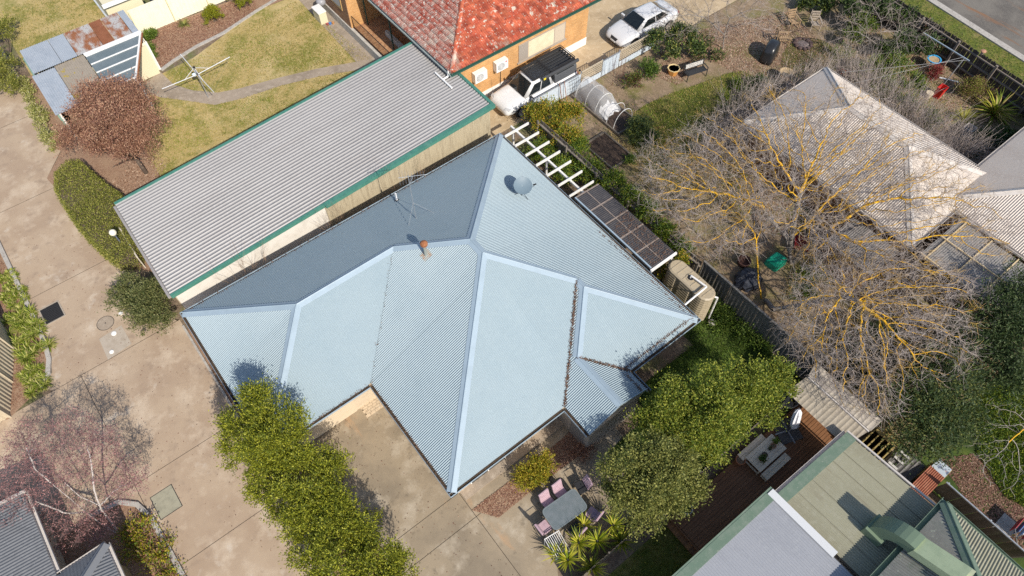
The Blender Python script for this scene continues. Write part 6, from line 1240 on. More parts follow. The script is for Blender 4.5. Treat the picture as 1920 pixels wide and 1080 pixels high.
# ------------------------------------------------------------------ top-left yard
cpt = thing('rusty_carport', 'lean-to carport with mismatched blue-grey, rusty and mossy roof sheets', 'carport', (1, 41, 0))
BS = mat('blue grey old sheet', (.36,.40,.45), [(1.2, (.31,.35,.40), .45, .65), (6, (.40,.43,.47), .5, .7), (3.5, (.26,.15,.10), .70, .76)], .6)
RS = mat('rusted zinc sheet', (.44,.43,.42), [(1.6, (.30,.125,.06), .44, .56, (1, .5, 1)), (7, (.24,.09,.04), .56, .66)], .8)
RS2 = mat('fully rusted sheet', (.28,.11,.055), [(2.5, (.22,.085,.04), .45, .65), (1, (.42,.36,.33), .66, .72)], .85)
MS = mat('mossy cement sheet', (.33,.285,.23), [(1.1, (.40,.30,.02), .575, .61), (5, (.29,.25,.2), .45, .65)], .85)
zs = lambda y_: 2.35-(43.3-y_)*.03
for x0_, x1_, m_ in ((-2.05, -.45, BS), (-.45, .45, BS), (.45, 1.95, RS), (1.95, 2.65, RS2), (2.65, 3.7, RS), (3.7, 4.1, BS)):
    corr_part('roof_sheet', [[Vector((x0_,40.95,zs(40.95))), Vector((x1_-.02,40.95,zs(40.95))), Vector((x1_-.02,43.35,zs(43.35))), Vector((x0_,43.35,zs(43.35)))]], (1,0,0), .1, .022, m_, cpt)
for x0_, x1_, y0_, y1_, m_ in ((-2.2, -.95, 37.2, 40.93, BS), (-.93, .72, 37.3, 41.0, MS)):
    corr_part('roof_sheet', [[Vector((x0_,y0_,2.05)), Vector((x1_,y0_,2.05)), Vector((x1_,y1_,2.2)), Vector((x0_,y1_,2.2))]], (1,0,0), .12, .02, m_, cpt)
xr = lambda y_: 4.1-(40.9-y_)*.49
for i in range(5): y_ = 37.4+i*.83; MB().box(.78, xr(y_), y_-.03, y_+.03, 2.08+i*.025, 2.14+i*.025).build('rafter', WHITE, cpt)
MB().box(.75, 4.15, 40.82, 40.95, 2.18, 2.3).build('beam', WHITE, cpt); MB().bar((4.1, 40.85, 2.2), (xr(37.2), 37.2, 2.1), .09, .12).build('beam', WHITE, cpt); MB().bar((4.18, 40.85, 2.14), (xr(37.2)+.08, 37.2, 2.04), .05, .1).build('trim', RUSTY, cpt)
PLY2 = mat('grey translucent sheet', (.14,.175,.19), [(1.5, (.17,.205,.22), .45, .65), (6, (.3,.32,.3), .68, .74)], .35)
for i in range(4): y_ = 37.43+i*.83; corr_part('sheet', [[Vector((.76,y_,2.1+i*.025)), Vector((xr(y_),y_,2.1+i*.025)), Vector((xr(y_+.77),y_+.77,2.12+i*.025)), Vector((.76,y_+.77,2.12+i*.025))]], (1,0,0), .08, .008, PLY2, cpt)
for x_, y_ in ((-2.0, 37.4), (xr(37.4), 37.4), (4.0, 40.8), (-2.0, 43.2), (.7, 37.4)): MB().box(x_-.05, x_+.05, y_-.05, y_+.05, 0, 2.0).build('post', WHITE, cpt)
MB().box(-2.05, 3.95, 43.1, 43.2, 0, 2.2).build('wall', mat('cream sheet', (.66,.6,.42), rough=.6), cpt); MB().box(-2.14, -2.05, 37.3, 43.2, 0, 1.95).build('wall', mat('pale green sheet', (.2,.33,.27), rough=.6), cpt); MB().box(-1.9, 3.9, 39.8, 39.9, 0, 2.0).build('wall', MATS['cream sheet'], cpt)
CRF = mat('cream steel fence', (.80,.76,.60), [(2, (.76,.71,.55), .45, .65)], .5)
cfz = thing('cream_fence', 'bright cream steel panel fence above the mulch bed', 'fence', (8, 43.9, 0))
for i in range(4): x_ = 4.35+i*2.36; corr_part('panel', [[Vector((x_,43.95,.03)), Vector((x_+2.3,43.95,.03)), Vector((x_+2.3,43.95,1.75)), Vector((x_,43.95,1.75))]], (1,0,0), .25, .02, CRF, cfz, prof='rib'); MB().box(x_-.045, x_+.01, 43.88, 43.985, 0, 1.78).build('post', mat('cream post', (.76,.69,.44), rough=.5), cfz)
MB().box(4.3, 13.8, 43.93, 44.0, 1.75, 1.8).build('top_rail', CRF, cfz)
wwl = thing('cream_wall', 'short bright white sheet wall between the carport and the mulch bed', 'wall', (3.5, 40.2, 0)); MB().box(2.75, 4.0, 40.1, 40.16, 0, 2.0).build('sheet', CRF, wwl); MB().box(4.0, 4.08, 40.06, 40.16, 0, 2.05).build('post', WHITE, wwl); MB().box(4.02, 4.08, 40.16, 43.85, 0, 1.9).build('sheet', CRF, wwl)
fs = thing('far_shed', 'white-edged shed roof cut off by the top left edge', 'shed', (4, 46, 0)); corr_part('roof_sheet', [[Vector((3.2,44.6,2.3)), Vector((5.6,44.6,2.3)), Vector((5.6,50,2.5)), Vector((3.2,50,2.5))]], (0,1,0), .1, .015, BS, fs); MB().box(3.2, 5.7, 44.45, 44.6, 2.15, 2.35).build('fascia', WHITE, fs); MB().box(3.3, 5.5, 44.8, 50, 0, 2.1).build('wall', MATS['cream sheet'], fs)
wbn = at(242, 2, .5)
for i, (p_, lb) in enumerate((((6.3, 45.3), 'black wheelie bin behind the cream fence, left of the pair'), ((7.0, 45.5), 'black wheelie bin behind the cream fence, right of the pair'))):
    t_ = thing('wheelie_bin', lb, 'bin', (*p_, 0), group='wheelie bins behind the cream fence'); mb = MB(); mb.loft([[(sx*w__, sy*d_, z_) for sx, sy in ((-1,-1), (1,-1), (1,1), (-1,1))] for z_, w__, d_ in ((.08, .2, .22), (.95, .27, .3))]); mb.build('body', BLACK, t_, True)
    mb = MB(); mb.loft([[(sx*w__, sy*d_, z_) for sx, sy in ((-1,-1), (1,-1), (1,1), (-1,1))] for z_, w__, d_ in ((.955, .29, .33), (1.0, .29, .33), (1.05, .24, .26))]); mb.build('lid', BLACK, t_, True)
    for sx in (-1, 1): MB().tube((sx*.2, .24, .1), (sx*.25, .24, .1), .1, n=12).build('wheel', BLACK, t_, True)
# rotary clothes hoist
ho = thing('rotary_clothesline', 'grey rotary clothes hoist on the back lawn', 'clothes line', (5.29, 35.99, 0)); MB().tube((0,0,-.02), (0,0,2.25), .03, n=10).build('mast', GALV, ho, True); HB = mat('silver tube', (.62,.63,.65), rough=.4)
for a_ in (R(2), R(92), R(182), R(272)):
    d_ = Vector((math.cos(a_), math.sin(a_), 0)); MB().tube(Vector((0,0,1.72)), d_*2.1+Vector((0,0,1.85)), .022, n=8).build('arm', HB, ho, True); MB().tube(Vector((0,0,2.2)), d_*.75+Vector((0,0,1.77)), .014, n=6).build('brace', HB, ho, True)
mb = MB()
for r_ in (.9, 1.3, 1.7, 2.08):
    c = [Vector((math.cos(a_)*r_, math.sin(a_)*r_, 1.72+r_*.062)) for a_ in (R(2), R(92), R(182), R(272))]
    for i in range(4): mb.tube(c[i], c[(i+1) % 4], .0022, n=3)
mb.build('line_wires', GALV, ho, True); MB().lathe([(.06, 1.68), (.06, 1.8)], (0,0,0), 12).build('hub', BLACK, ho, True); MB().lathe([(.06, 2.16), (.06, 2.27)], (0,0,0), 12).build('top_cap', BLACK, ho, True)
pgb = at(367, 147, 1.5); single('peg_basket', MB().lathe([(.08, 0), (.12, .12), (.11, .12), (.07, .01)], (5.15, 36.2, 1.55), 12), mat('pale blue plastic', (.55,.66,.72), rough=.5), 'small pale peg basket hanging under the clothes hoist', 'basket')
mb = MB(); mb.tube((5.2, 36.15, 1.67), (5.27, 36.02, 1.75), .006, n=4)
kb = at(607, 22); t_ = thing('kettle_barbecue', 'grey round-lidded kettle barbecue by the brick wall at the top', 'barbecue', (14.75, 38.9, 0)); MB().sphere((0,0,.75), .32, 18, 12, .85).build('bowl', mat('kettle grey', (.3,.3,.32), rough=.4), t_, True, smooth=True)
for a_ in (0, 2.1, 4.2): MB().tube((.2*math.cos(a_), .2*math.sin(a_), .55), (.3*math.cos(a_), .3*math.sin(a_), 0), .015, n=6).build('leg', GALV, t_, True)
t_ = thing('storage_cabinet', 'cream storage cabinet with small pots at the edge of the back lawn', 'cabinet', (14.2, 38.2, 0)); MB().box(-.25, .25, -.45, .45, 0, .8).build('body', MATS['cream sheet'], t_, True); MB().box(-.28, .28, -.48, .48, .8, .84).build('top', WHITE, t_, True)
for i, c in enumerate(((.35,.08,.08), (.08,.2,.5), (.5,.25,.1))): single('flower_pot', MB().lathe([(.06, 0), (.09, .13), (.07, .13)], (14.25+.18*i, 37.5-.06*i, .02), 10), mat(f'pot colour {i}', c, rough=.6), ['small red pot on the path beside the cream cabinet', 'small blue pot on the path beside the cream cabinet', 'small orange pot on the path beside the cream cabinet'][i], 'pot', group='small pots by the cream cabinet')
# ------------------------------------------------------------------ vehicles (local x forward, y left)
CARW = mat('silver white car paint', (.62,.62,.625), rough=.28, spec=.5, coat=.6); UTEW = mat('white car paint', (.72,.72,.715), rough=.3, spec=.5, coat=.5)
CGL = mat('car glass', (.012,.016,.018), rough=.06, spec=.7); TYRE = mat('tyre', (.02,.02,.02), rough=.85); RIM = mat('alloy rim', (.45,.45,.46), rough=.3, metal=.7)
LAMP = mat('headlamp', (.5,.51,.52), rough=.12, spec=.6); TAIL = mat('tail lamp', (.4,.015,.02), rough=.2); DPL = mat('dark plastic trim', (.03,.03,.032), rough=.55)
def body_rings(st):
    """stations: x, half width, sill z, belt z, top z, crown"""
    rr = []
    for x, w, zs_, zb, zt in st:
        h = [(w*.86, zs_), (w*.97, zs_+.08), (w, zs_+(zb-zs_)*.45), (w*.985, zb-.07), (w*.93, zb), (w*.74, zt-.012), (w*.4, zt), (0, zt+.006)]
        rr.append([(x, y, z) for y, z in h]+[(x, -y, z) for y, z in h[-2::-1]])
    return rr
def wheels(t, xs, w, r, width=.21):
    for x in xs:
        for s in (-1, 1):
            mb = MB(); mb.tube((x, s*(w-width), r), (x, s*w, r), r, n=22); k_ = mb.build('wheel', TYRE, t, True)
            mb = MB(); mb.tube((x, s*w, r), (x, s*(w+.008), r), r*.66, n=18); mb.build('rim', RIM, k_, True)
def arches(t, xs, w, r, m):
    for x in xs:
        for s in (-1, 1):
            mb = MB(); mb.loft([[(x+rr_*math.cos(a), s*w_, r+rr_*math.sin(a)) for a in np.linspace(-.2, math.pi+.2, 14)] for w_, rr_ in ((w-.02, r*1.16), (w+.012, r*1.16), (w+.012, r*1.02), (w-.02, r*1.02))], cap=False, closed=False); mb.build('wheel_arch', DPL, t, True)
def quad_pane(t, name, pts, m, th=.006):
    c = sum((Vector(p) for p in pts), Vector())/len(pts); mb = MB(); mb.slab([Vector(p) for p in pts], th); return mb.build(name, m, t, True)
def greenhouse(t, base, roof, zb, zr, paint, bulge=.03):
    """base/roof: four corners (front-left, rear-left) as x,halfwidth; builds cabin shell, panes and roof skin"""
    (fx, fw), (rx, rw) = base; (tfx, tfw), (trx, trw) = roof; n = 7
    ts = [i/(n-1) for i in range(n)]
    def ring(z, a, b, bul): return [(a[0]+(b[0]-a[0])*u+0, a[1]+(b[1]-a[1])*u+bul*math.sin(math.pi*u), z) for u in ts]+[(b[0]-(.04*(1-abs(2*v-1)))*0, b[1]*(1-2*v), z) for v in (.25, .5, .75)]+[(b[0]+(a[0]-b[0])*u, -(b[1]+(a[1]-b[1])*u+bul*math.sin(math.pi*u)), z) for u in ts]+[(a[0]+.06*(1-abs(2*v-1)), -a[1]*(1-2*v), z) for v in (.25, .5, .75)]
    r0, r1 = ring(zb, base[0], base[1], bulge), ring(zr-.05, roof[0], roof[1], bulge*.6)
    r2 = [(p[0]*.97+(roof[0][0]+roof[1][0])*.015, p[1]*.93, zr-.012) for p in r1]; r3 = [(p[0]*.8+(roof[0][0]+roof[1][0])*.1, p[1]*.6, zr) for p in r1]
    mb = MB(); mb.loft([r0, r1, r2, r3]); mb.build('cabin', paint, t, True, smooth=True)
    def L(p, q_, u): return Vector(p)+(Vector(q_)-Vector(p))*u
    def pane(name, a, b, c, d, off, k0=.06, k1=.94, v0=.06, v1=.95):
        # a,b bottom; d,c top
        q_ = [L(L(a, b, k0), L(d, c, k0), v0), L(L(a, b, k1), L(d, c, k1), v0), L(L(a, b, k1), L(d, c, k1), v1), L(L(a, b, k0), L(d, c, k0), v1)]; quad_pane(t, name, [v+Vector(off) for v in q_], CGL)
    fl, fr, rl, rr_ = (fx, fw, zb), (fx, -fw, zb), (rx, rw, zb), (rx, -rw, zb); tfl, tfr, trl, trr = (tfx, tfw, zr-.04), (tfx, -tfw, zr-.04), (trx, trw, zr-.04), (trx, -trw, zr-.04)
    pane('windscreen', fr, fl, tfl, tfr, (.075, 0, .03)); pane('rear_window', rl, rr_, trr, trl, (-.02, 0, .015))
    for sgn, a, b, c, d in ((1, fl, rl, trl, tfl), (-1, rr_, fr, tfr, trr)):
        o = (0, sgn*(bulge+.006), .008)
        if sgn > 0: pane('side_window', a, b, c, d, o, .09, .49, .1, .86); pane('side_window', a, b, c, d, o, .53, .9, .1, .86)
        else: pane('side_window', a, b, c, d, o, .1, .47, .1, .86); pane('side_window', a, b, c, d, o, .51, .91, .1, .86)
def mirrors(t, x, w, z, paint):
    for s in (-1, 1):
        mb = MB(); mb.loft([[(x+dx, s*(w+yy), z+dz) for dx, dz in ((-.04, -.06), (.07, -.05), (.07, .06), (-.04, .07))] for yy in (-.06, .04, .2)]); mb.build('mirror', paint, t, True)
sd = thing('sedan_car', 'silver-white sedan parked in the sandy driveway', 'car', (29.75, 24.55, .012), rz=math.pi-.02)
ST = [(-2.42, .70, .42, .78, .84), (-2.34, .84, .32, .92, .99), (-2.05, .91, .24, .96, 1.04), (-1.5, .935, .2, .97, 1.03), (-.5, .945, .19, .95, 1.0), (.4, .945, .19, .93, .98), (1.0, .935, .2, .9, .97), (1.5, .925, .22, .84, .905), (1.95, .90, .24, .75, .82), (2.25, .83, .27, .66, .72), (2.4, .72, .32, .56, .6), (2.46, .56, .38, .48, .5)]
mb = MB(); mb.loft(body_rings(ST)); mb.build('body', CARW, sd, True, smooth=True)
greenhouse(sd, ((1.12, .78), (-1.82, .70)), ((.32, .60), (-1.05, .56)), .965, 1.46, CARW); wheels(sd, (1.45, -1.46), .94, .335); arches(sd, (1.45, -1.46), .935, .335, CARW); mirrors(sd, .78, .94, .98, CARW)
for s in (-1, 1):
    quad_pane(sd, 'headlight', [(2.18, s*.52, .70), (2.30, s*.56, .62), (2.20, s*.80, .64), (2.0, s*.86, .75)][::s], LAMP, .02); quad_pane(sd, 'tail_light', [(-2.43, s*.5, .9), (-2.43, s*.72, .84), (-2.3, s*.87, .86), (-2.28, s*.82, .96)][::s], TAIL, .02)
quad_pane(sd, 'grille', [(2.33, .3, .655), (2.33, -.3, .655), (2.45, -.24, .52), (2.45, .24, .52)][::-1], DPL, .02); MB().box(2.44, 2.475, -.5, .5, .3, .38).build('air_intake', DPL, sd, True); MB().box(2.46, 2.485, -.19, .19, .42, .5).build('number_plate', WHITE, sd, True)
MB().box(-2.46, -2.43, -.19, .19, .62, .73).build('number_plate', WHITE, sd, True)
for x_ in (1.02, .02, -.98):
    for s in (-1, 1): MB().box(x_-.006, x_+.006, s*.93-.022, s*.93+.022, .3, .93).build('door_seam', DPL, sd, True)
for x_ in (.25, -.75):
    for s in (-1, 1): MB().box(x_-.09, x_+.09, s*.955-.012, s*.955+.012, .82, .85).build('door_handle', CARW, sd, True)
ut = thing('pickup_truck', 'white dual-cab pickup with black roof racks beside the orange wall', 'pickup', (20.55, 24.15, .012), rz=math.pi)
ST = [(-2.62, .88, .5, 1.02, 1.06), (-2.55, .92, .42, 1.06, 1.1), (-1.6, .93, .36, 1.06, 1.1), (-.95, .93, .34, 1.05, 1.09), (.4, .935, .34, 1.04, 1.1), (1.1, .93, .36, 1.02, 1.1), (1.7, .92, .4, 1.0, 1.07), (2.3, .9, .44, .94, 1.0), (2.55, .84, .46, .82, .88), (2.64, .72, .5, .7, .72)]
mb = MB(); mb.loft(body_rings(ST)); mb.build('body', UTEW, ut, True, smooth=True)
greenhouse(ut, ((1.28, .80), (-.82, .80)), ((.55, .64), (-.62, .64)), 1.08, 1.78, UTEW); wheels(ut, (1.62, -1.55), .95, .38, .25); arches(ut, (1.62, -1.55), .94, .38, UTEW); mirrors(ut, .95, .95, 1.12, DPL)
mb = MB(); mb.loft([[(x_, y_, z_) for x_, y_ in ((-.9, w_), (-2.55, w_), (-2.55, -w_), (-.9, -w_))] for z_, w_ in ((1.08, .86), (1.5, .8), (1.74, .7))]); cn = mb.build('canopy', mat('charcoal canopy', (.085,.09,.098), rough=.5), ut, True)
for s in (-1, 1): quad_pane(ut, 'canopy_window', [(-1.05, s*.835, 1.18), (-2.4, s*.835, 1.18), (-2.35, s*.76, 1.62), (-1.05, s*.76, 1.62)][::-s], CGL)
for nm, x0_, x1_, w_, z_, n_ in (('roof_rack', -.62, .55, .62, 1.9, 5), ('roof_rack', -2.5, -.7, .66, 1.9, 5)):
    rk_ = MB(); rk_.bar((x0_, w_, z_), (x1_, w_, z_), .05, .07); rk_.bar((x0_, -w_, z_), (x1_, -w_, z_), .05, .07); rk_.bar((x0_, -w_, z_), (x0_, w_, z_), .05, .07); rk_.bar((x1_, -w_, z_), (x1_, w_, z_), .05, .07); rk_.box(x0_+.1, x0_+.16, -w_+.05, w_-.05, z_-.16, z_-.03); rk_.box(x1_-.16, x1_-.1, -w_+.05, w_-.05, z_-.16, z_-.03)
    rko = rk_.build('roof_rack', DPL, ut, True)
    for i in range(n_ + (1 if x0_ < -1 else 2)):
        y_ = -w_+.1+i*(2*w_-.2)/(n_+(0 if x0_ < -1 else 1)); MB().box(x0_+.03, x1_-.03, y_-.055, y_+.055, z_-.015, z_+.02).build('slat', mat('rack slat', (.055,.057,.06), rough=.35, metal=.4), rko, True)
    if x0_ < -1:
        for y_ in (-w_, w_): MB().bar((x0_, y_, z_+.14), (x1_-.6, y_, z_+.14), .03, .03).build('rail', DPL, rko, True)
        MB().bar((x0_, -w_, z_+.14), (x0_, w_, z_+.14), .03, .03).build('rail', DPL, rko, True)
mb = MB(); mb.tube((-2.6, .84, 1.9), (.1, .84, 1.9), .1, n=12); aw = mb.build('rolled_awning', mat('awning bag', (.05,.052,.056), rough=.7), ut, True); MB().box(-.1, .06, .845, .95, 1.86, 1.96).build('awning_badge', mat('yellow badge', (.75,.6,.03), rough=.5), aw, True)
for s in (-1, 1): quad_pane(ut, 'tail_light', [(-2.64, s*.72, .7), (-2.64, s*.92, .7), (-2.6, s*.93, 1.05), (-2.6, s*.76, 1.05)][::s], TAIL, .02); quad_pane(ut, 'headlight', [(2.5, s*.55, .93), (2.62, s*.55, .82), (2.5, s*.86, .84), (2.32, s*.89, .95)][::s], LAMP, .02)
mb = MB(); mb.lathe([(.16, 0), (.19, .015), (.19, .03), (.16, .03)], (0,0,0), 20); sw = mb.build('steering_wheel', DPL, ut, True); sw.location = (.62, -.36, 1.12); sw.rotation_euler = (0, R(-60), 0)
mb = MB(); mb.path([(1.9, -.75, 1.05), (1.95, -.78, 2.0)], .008, 5); mb.build('radio_aerial', BLACK, ut, True)
# red tail end of something parked behind the sedan
# ------------------------------------------------------------------ pale blue fence with lattice panels
lf = thing('lattice_fence', 'pale blue sheet fence with cream lattice panels beside the parked vehicles', 'fence', (26, 22.95, 0)); PBF = mat('pale blue sheet', (.50,.57,.64), [(2, (.44,.51,.58), .45, .65), (7, (.58,.63,.67), .5, .7)], .7); LAT = mat('cream lattice', (.52,.45,.34), [(6, (.44,.38,.28), .45, .65)], .8)
def lattice(x0_, x1_, z0_, z1_, y_):
    mb = MB(); sp_ = .105; hgt = z1_-z0_
    for sg in (1, -1):
        k_ = x0_-hgt
        while k_ < x1_+hgt:
            a = (k_, z0_) if sg > 0 else (k_+hgt, z0_); b = (k_+hgt, z1_) if sg > 0 else (k_, z1_)
            (xa, za), (xb, zb) = a, b
            def cl(xv): return za+(zb-za)*(xv-xa)/(xb-xa)
            lo, hi = max(min(xa, xb), x0_), min(max(xa, xb), x1_)
            if hi-lo > .02: mb.bar((lo, y_+sg*.006, cl(lo)), (hi, y_+sg*.006, cl(hi)), .01, .028, up=(0, 0, 1))
            k_ += sp_*1.41
    o = mb.build('lattice_panel', LAT, lf); mb = MB(); mb.box(x0_, x1_, y_-.02, y_+.02, z1_, z1_+.04); mb.build('lattice_cap', LAT, lf); return o
for x0_, x1_, kind in ((19.5, 21.6, 'b'), (21.6, 23.2, 'b'), (23.2, 24.9, 'l'), (24.9, 26.3, 'b'), (26.3, 29.5, 'l')):
    zt_ = 1.15 if kind == 'b' else .42
    corr_part('panel', [[Vector((x0_,22.95,.02)), Vector((x1_-.04,22.95,.02)), Vector((x1_-.04,22.95,zt_)), Vector((x0_,22.95,zt_))]], (1,0,0), .19, .02, PBF, lf, prof='rib')
    if kind == 'l': lattice(x0_, x1_-.04, .45, 1.22, 22.95)
    else: MB().box(x0_, x1_, 22.92, 22.98, 1.15, 1.19).build('top_rail', GALV, lf)
    MB().box(x0_-.04, x0_+.03, 23.0, 23.07, 0, 1.22).build('post', GALV, lf)
st_ = thing('fence_lantern', 'small tan garden lantern on top of the pale blue fence', 'lantern', (23.0, 22.95, 1.19)); MB().lathe([(.05, 0), (.06, .02), (.06, .2), (.03, .24)], (0,0,0), 10).build('body', mat('tan lantern', (.4,.27,.12), rough=.5), st_, True); MB().lathe([(.07, .24), (.04, .3)], (0,0,0), 10).build('top', BLACK, st_, True)
for i, (x_, lb) in enumerate(((21.5, 'rusty stake leaning on the pale blue fence, left one'), (21.85, 'rusty stake leaning on the pale blue fence, right one'))): single('garden_stake', MB().tube((x_, 22.6, 0), (x_-.08, 22.88, 1.35), .02, n=6), RUSTY, lb, 'stake', group='stakes against the pale blue fence')
tr = thing('wire_trellis', 'dark wire trellis leaning on the pale blue fence beside the net tunnel', 'trellis', (22.5, 22.8, 0)); 
mb = MB()
for i in range(5): mb.tube((22.15+i*.17, 22.55, 0), (22.15+i*.17, 22.86, 1.25), .008, n=4)
for i in range(5): mb.tube((22.1, 22.6+i*.06, .2+i*.22), (22.9, 22.6+i*.06, .2+i*.22), .008, n=4)
mb.build('mesh', mat('dark wire', (.12,.12,.12), rough=.6), tr)
# net tunnel over a raised bed
nt_ = thing('net_tunnel', 'white net tunnel on hoops over a raised garden bed', 'garden tunnel', (23.1, 20.6, 0)); HOOP = mat('white hoop', (.7,.7,.68), rough=.5)
ys = [22.45, 21.6, 20.75, 19.75, 19.15]
for y_ in ys:
    mb = MB(); mb.path([(23.1+.72*math.cos(a), y_, 1.15*math.sin(a)**.8 if math.sin(a) > 0 else 0) for a in np.linspace(0, math.pi, 17)], .017, 6); mb.build('hoop', HOOP, nt_)
NET = mat('white netting', (.7,.7,.7), [(30, (.6,.6,.6), .5, .6)], .9, alpha=.34); mb = MB(); rr = []
for y_, s_ in ((22.5, 1.0), (22.0, .93), (21.55, 1.0), (21.1, .92), (20.75, .98), (20.3, .55), (19.95, .22)): rr.append([(23.1+(.74+.04*math.sin(7*a+y_*3))*math.cos(a), y_+.06*math.sin(5*a), s_*(1.17*max(0, math.sin(a))**.8)+.015*math.sin(9*a)+.03) for a in np.linspace(0, math.pi, 21)])
mb.loft(rr, cap=False, closed=False); mb.build('net', NET, nt_, smooth=True)
mb = MB(); rr = []
for y_, s_ in ((20.6, .55), (20.35, .36), (20.15, .42), (19.95, .25)): rr.append([(23.1+(.55+.08*math.sin(9*a+y_*5))*math.cos(a), y_+.09*math.sin(6*a), s_*max(0, math.sin(a))**.7*(1+.25*math.sin(11*a))+.05) for a in np.linspace(0, math.pi, 25)])
mb.loft(rr, cap=False, closed=False); mb.build('gathered_net', mat('gathered netting', (.72,.72,.73), rough=.9, alpha=.8), nt_, smooth=True)
TIM = mat('grey sleeper', (.14,.115,.09), [(6, (.19,.16,.13), .45, .65)], .9)
rb = thing('raised_bed', 'long sleeper-edged garden bed under the net tunnel', 'garden bed', (23.1, 20.7, 0)); 
for x_ in (22.3, 23.85): MB().box(x_-.05, x_+.05, 18.7, 22.6, 0, .2).build('sleeper', TIM, rb)
for y_ in (18.65, 22.65): MB().box(22.25, 23.9, y_-.05, y_+.05, 0, .2).build('sleeper', TIM, rb)
MB().box(22.35, 23.8, 18.7, 22.6, 0, .14).build('soil', mat('dark soil', (.06,.04,.03), [(12, (.1,.07,.05), .5, .7)], .95, bump=(20, .8)), rb)
b0 = at(1140, 285); rb2 = thing('raised_bed', 'square timber-edged bed of dark mulch near the pergola end', 'garden bed', (b0.x, b0.y, 0)); MB().box(-.7, .7, -1.1, 1.1, 0, .1).build('soil', MATS['dark soil'], rb2, True)
for sx in (-1, 1): MB().box(sx*.76-.05, sx*.76+.05, -1.2, 1.2, 0, .18).build('sleeper', TIM, rb2, True)
for sy in (-1, 1): MB().box(-.7, .7, sy*1.15-.05, sy*1.15+.05, 0, .18).build('sleeper', TIM, rb2, True)
# ------------------------------------------------------------------ garden furniture of that yard
gb = thing('garden_bench', 'black metal garden bench with a pale lattice back', 'bench', (29.35, 19.45, 0), rz=R(-14)); BCH = mat('black bench metal', (.035,.037,.04), rough=.5)
for i in range(5): MB().box(-.66, .66, -.22+i*.09, -.22+i*.09+.075, .42, .445).build('seat_slat', BCH, gb, True)
mb = MB(); mb.bar((-.66,.24,.58), (.66,.24,.58), .03, .04); mb.bar((-.66,.3,.88), (.66,.3,.88), .03, .04); mb.build('back_rail', BCH, gb, True); mb = MB(); mb.slab([(-.6,.235,.6), (.6,.235,.6), (.6,.29,.86), (-.6,.29,.86)], .012); mb.build('back_panel', mat('pale lattice back', (.55,.53,.5), [(22, (.2,.2,.2), .5, .56)], .7), gb, True)
for sx in (-1, 1): mb = MB(); mb.bar((sx*.68,-.24,0), (sx*.68,-.22,.62), .04, .04); mb.bar((sx*.68,.26,0), (sx*.68,.31,.92), .04, .04); mb.bar((sx*.68,-.24,.62), (sx*.68,.27,.64), .05, .03); mb.bar((sx*.68,-.2,.42), (sx*.68,.26,.42), .03, .03); mb.build('side_frame', BCH, gb, True)
op = thing('octagonal_planter', 'orange octagonal pot with cream rim beside the black garden bench', 'planter', (28.5, 20.45, 0)); TER2 = mat('orange terracotta', (.58,.27,.07), rough=.7)
MB().lathe([(.27, 0), (.38, .4), (.33, .4), (.3, .3)], (0,0,0), 8).build('pot', TER2, op, True); mb = MB(); mb.lathe([(.385, .4), (.4, .44), (.34, .44), (.33, .4)], (0,0,0), 8); mb.build('rim', mat('cream rim', (.72,.55,.28), rough=.6), op, True); MB().lathe([(.32, .31), (.32, .34)], (0,0,0), 12).build('soil', SOIL, op, True)
WCH = mat('weathered chair timber', (.38,.32,.26), [(6, (.3,.25,.2), .45, .65)], .85); WCH2 = mat('tan slat timber', (.36,.25,.15), [(6, (.28,.19,.11), .45, .65)], .85)
def adk(x_, y_, rz, label, m):
    t_ = thing('wooden_chair', label, 'chair', (x_, y_, 0), rz=rz, group='wooden chairs around the fire pit')
    for i in range(5): MB().box(-.24, .24, -.3+i*.115, -.3+i*.115+.1, .36-.02*i, .385-.02*i).build('seat_slat', m, t_, True)
    for i in range(4): MB().bar((-.25, .3+.06*i, .45+.13*i), (.25, .3+.06*i, .45+.13*i), .025, .105).build('back_slat', m, t_, True)
    for sx in (-1, 1): mb = MB(); mb.bar((sx*.29,-.34,0), (sx*.29,-.3,.56), .05, .05); mb.bar((sx*.29,.42,0), (sx*.27,.52,.95), .05, .05); mb.bar((sx*.29,-.38,.58), (sx*.29,.4,.56), .08, .03); mb.build('side_frame', m, t_, True)
c_ = at(1525, 52); adk(c_.x, c_.y, R(-40), 'pale wooden armchair on the right of the circle lawn', WCH); c_ = at(1484, 48); adk(c_.x, c_.y, R(-25), 'tan slatted wooden chair at the top of the circle lawn', WCH2); c_ = at(1466, 80); adk(c_.x, c_.y, R(50), 'wooden chair beside the covered barbecue, facing the fire pit', WCH2)
bq = at(1440, 108); t_ = thing('covered_barbecue', 'barbecue under a glossy black cover left of the circle lawn', 'barbecue', (bq.x, bq.y, 0), rz=R(20)); mb = MB(); rr = []
for z_, w_, d_ in ((0, .78, .42), (.3, .76, .41), (.7, .72, .38), (.86, .7, .36), (1.05, .45, .3), (1.12, .3, .2)): rr.append([(w_*math.copysign(abs(math.cos(a))**.5, math.cos(a))*(1+.03*math.sin(7*a+z_*9)), d_*math.copysign(abs(math.sin(a))**.5, math.sin(a))*(1+.04*math.sin(5*a+z_*7)), z_) for a in np.linspace(0, 2*math.pi, 28, endpoint=False)])
mb.loft(rr); mb.build('cover', mat('black vinyl', (.022,.023,.026), rough=.3, spec=.5), t_, True, smooth=True); mb = MB(); mb.box(-.6, .6, -.3, .3, .01, .25); mb.build('cart', DMET, t_, True)
fr_ = at(1505, 84); t_ = thing('fire_pit', 'ring of dark stones round a heap of ash in the circle lawn', 'fire pit', (fr_.x, fr_.y, 0)); 
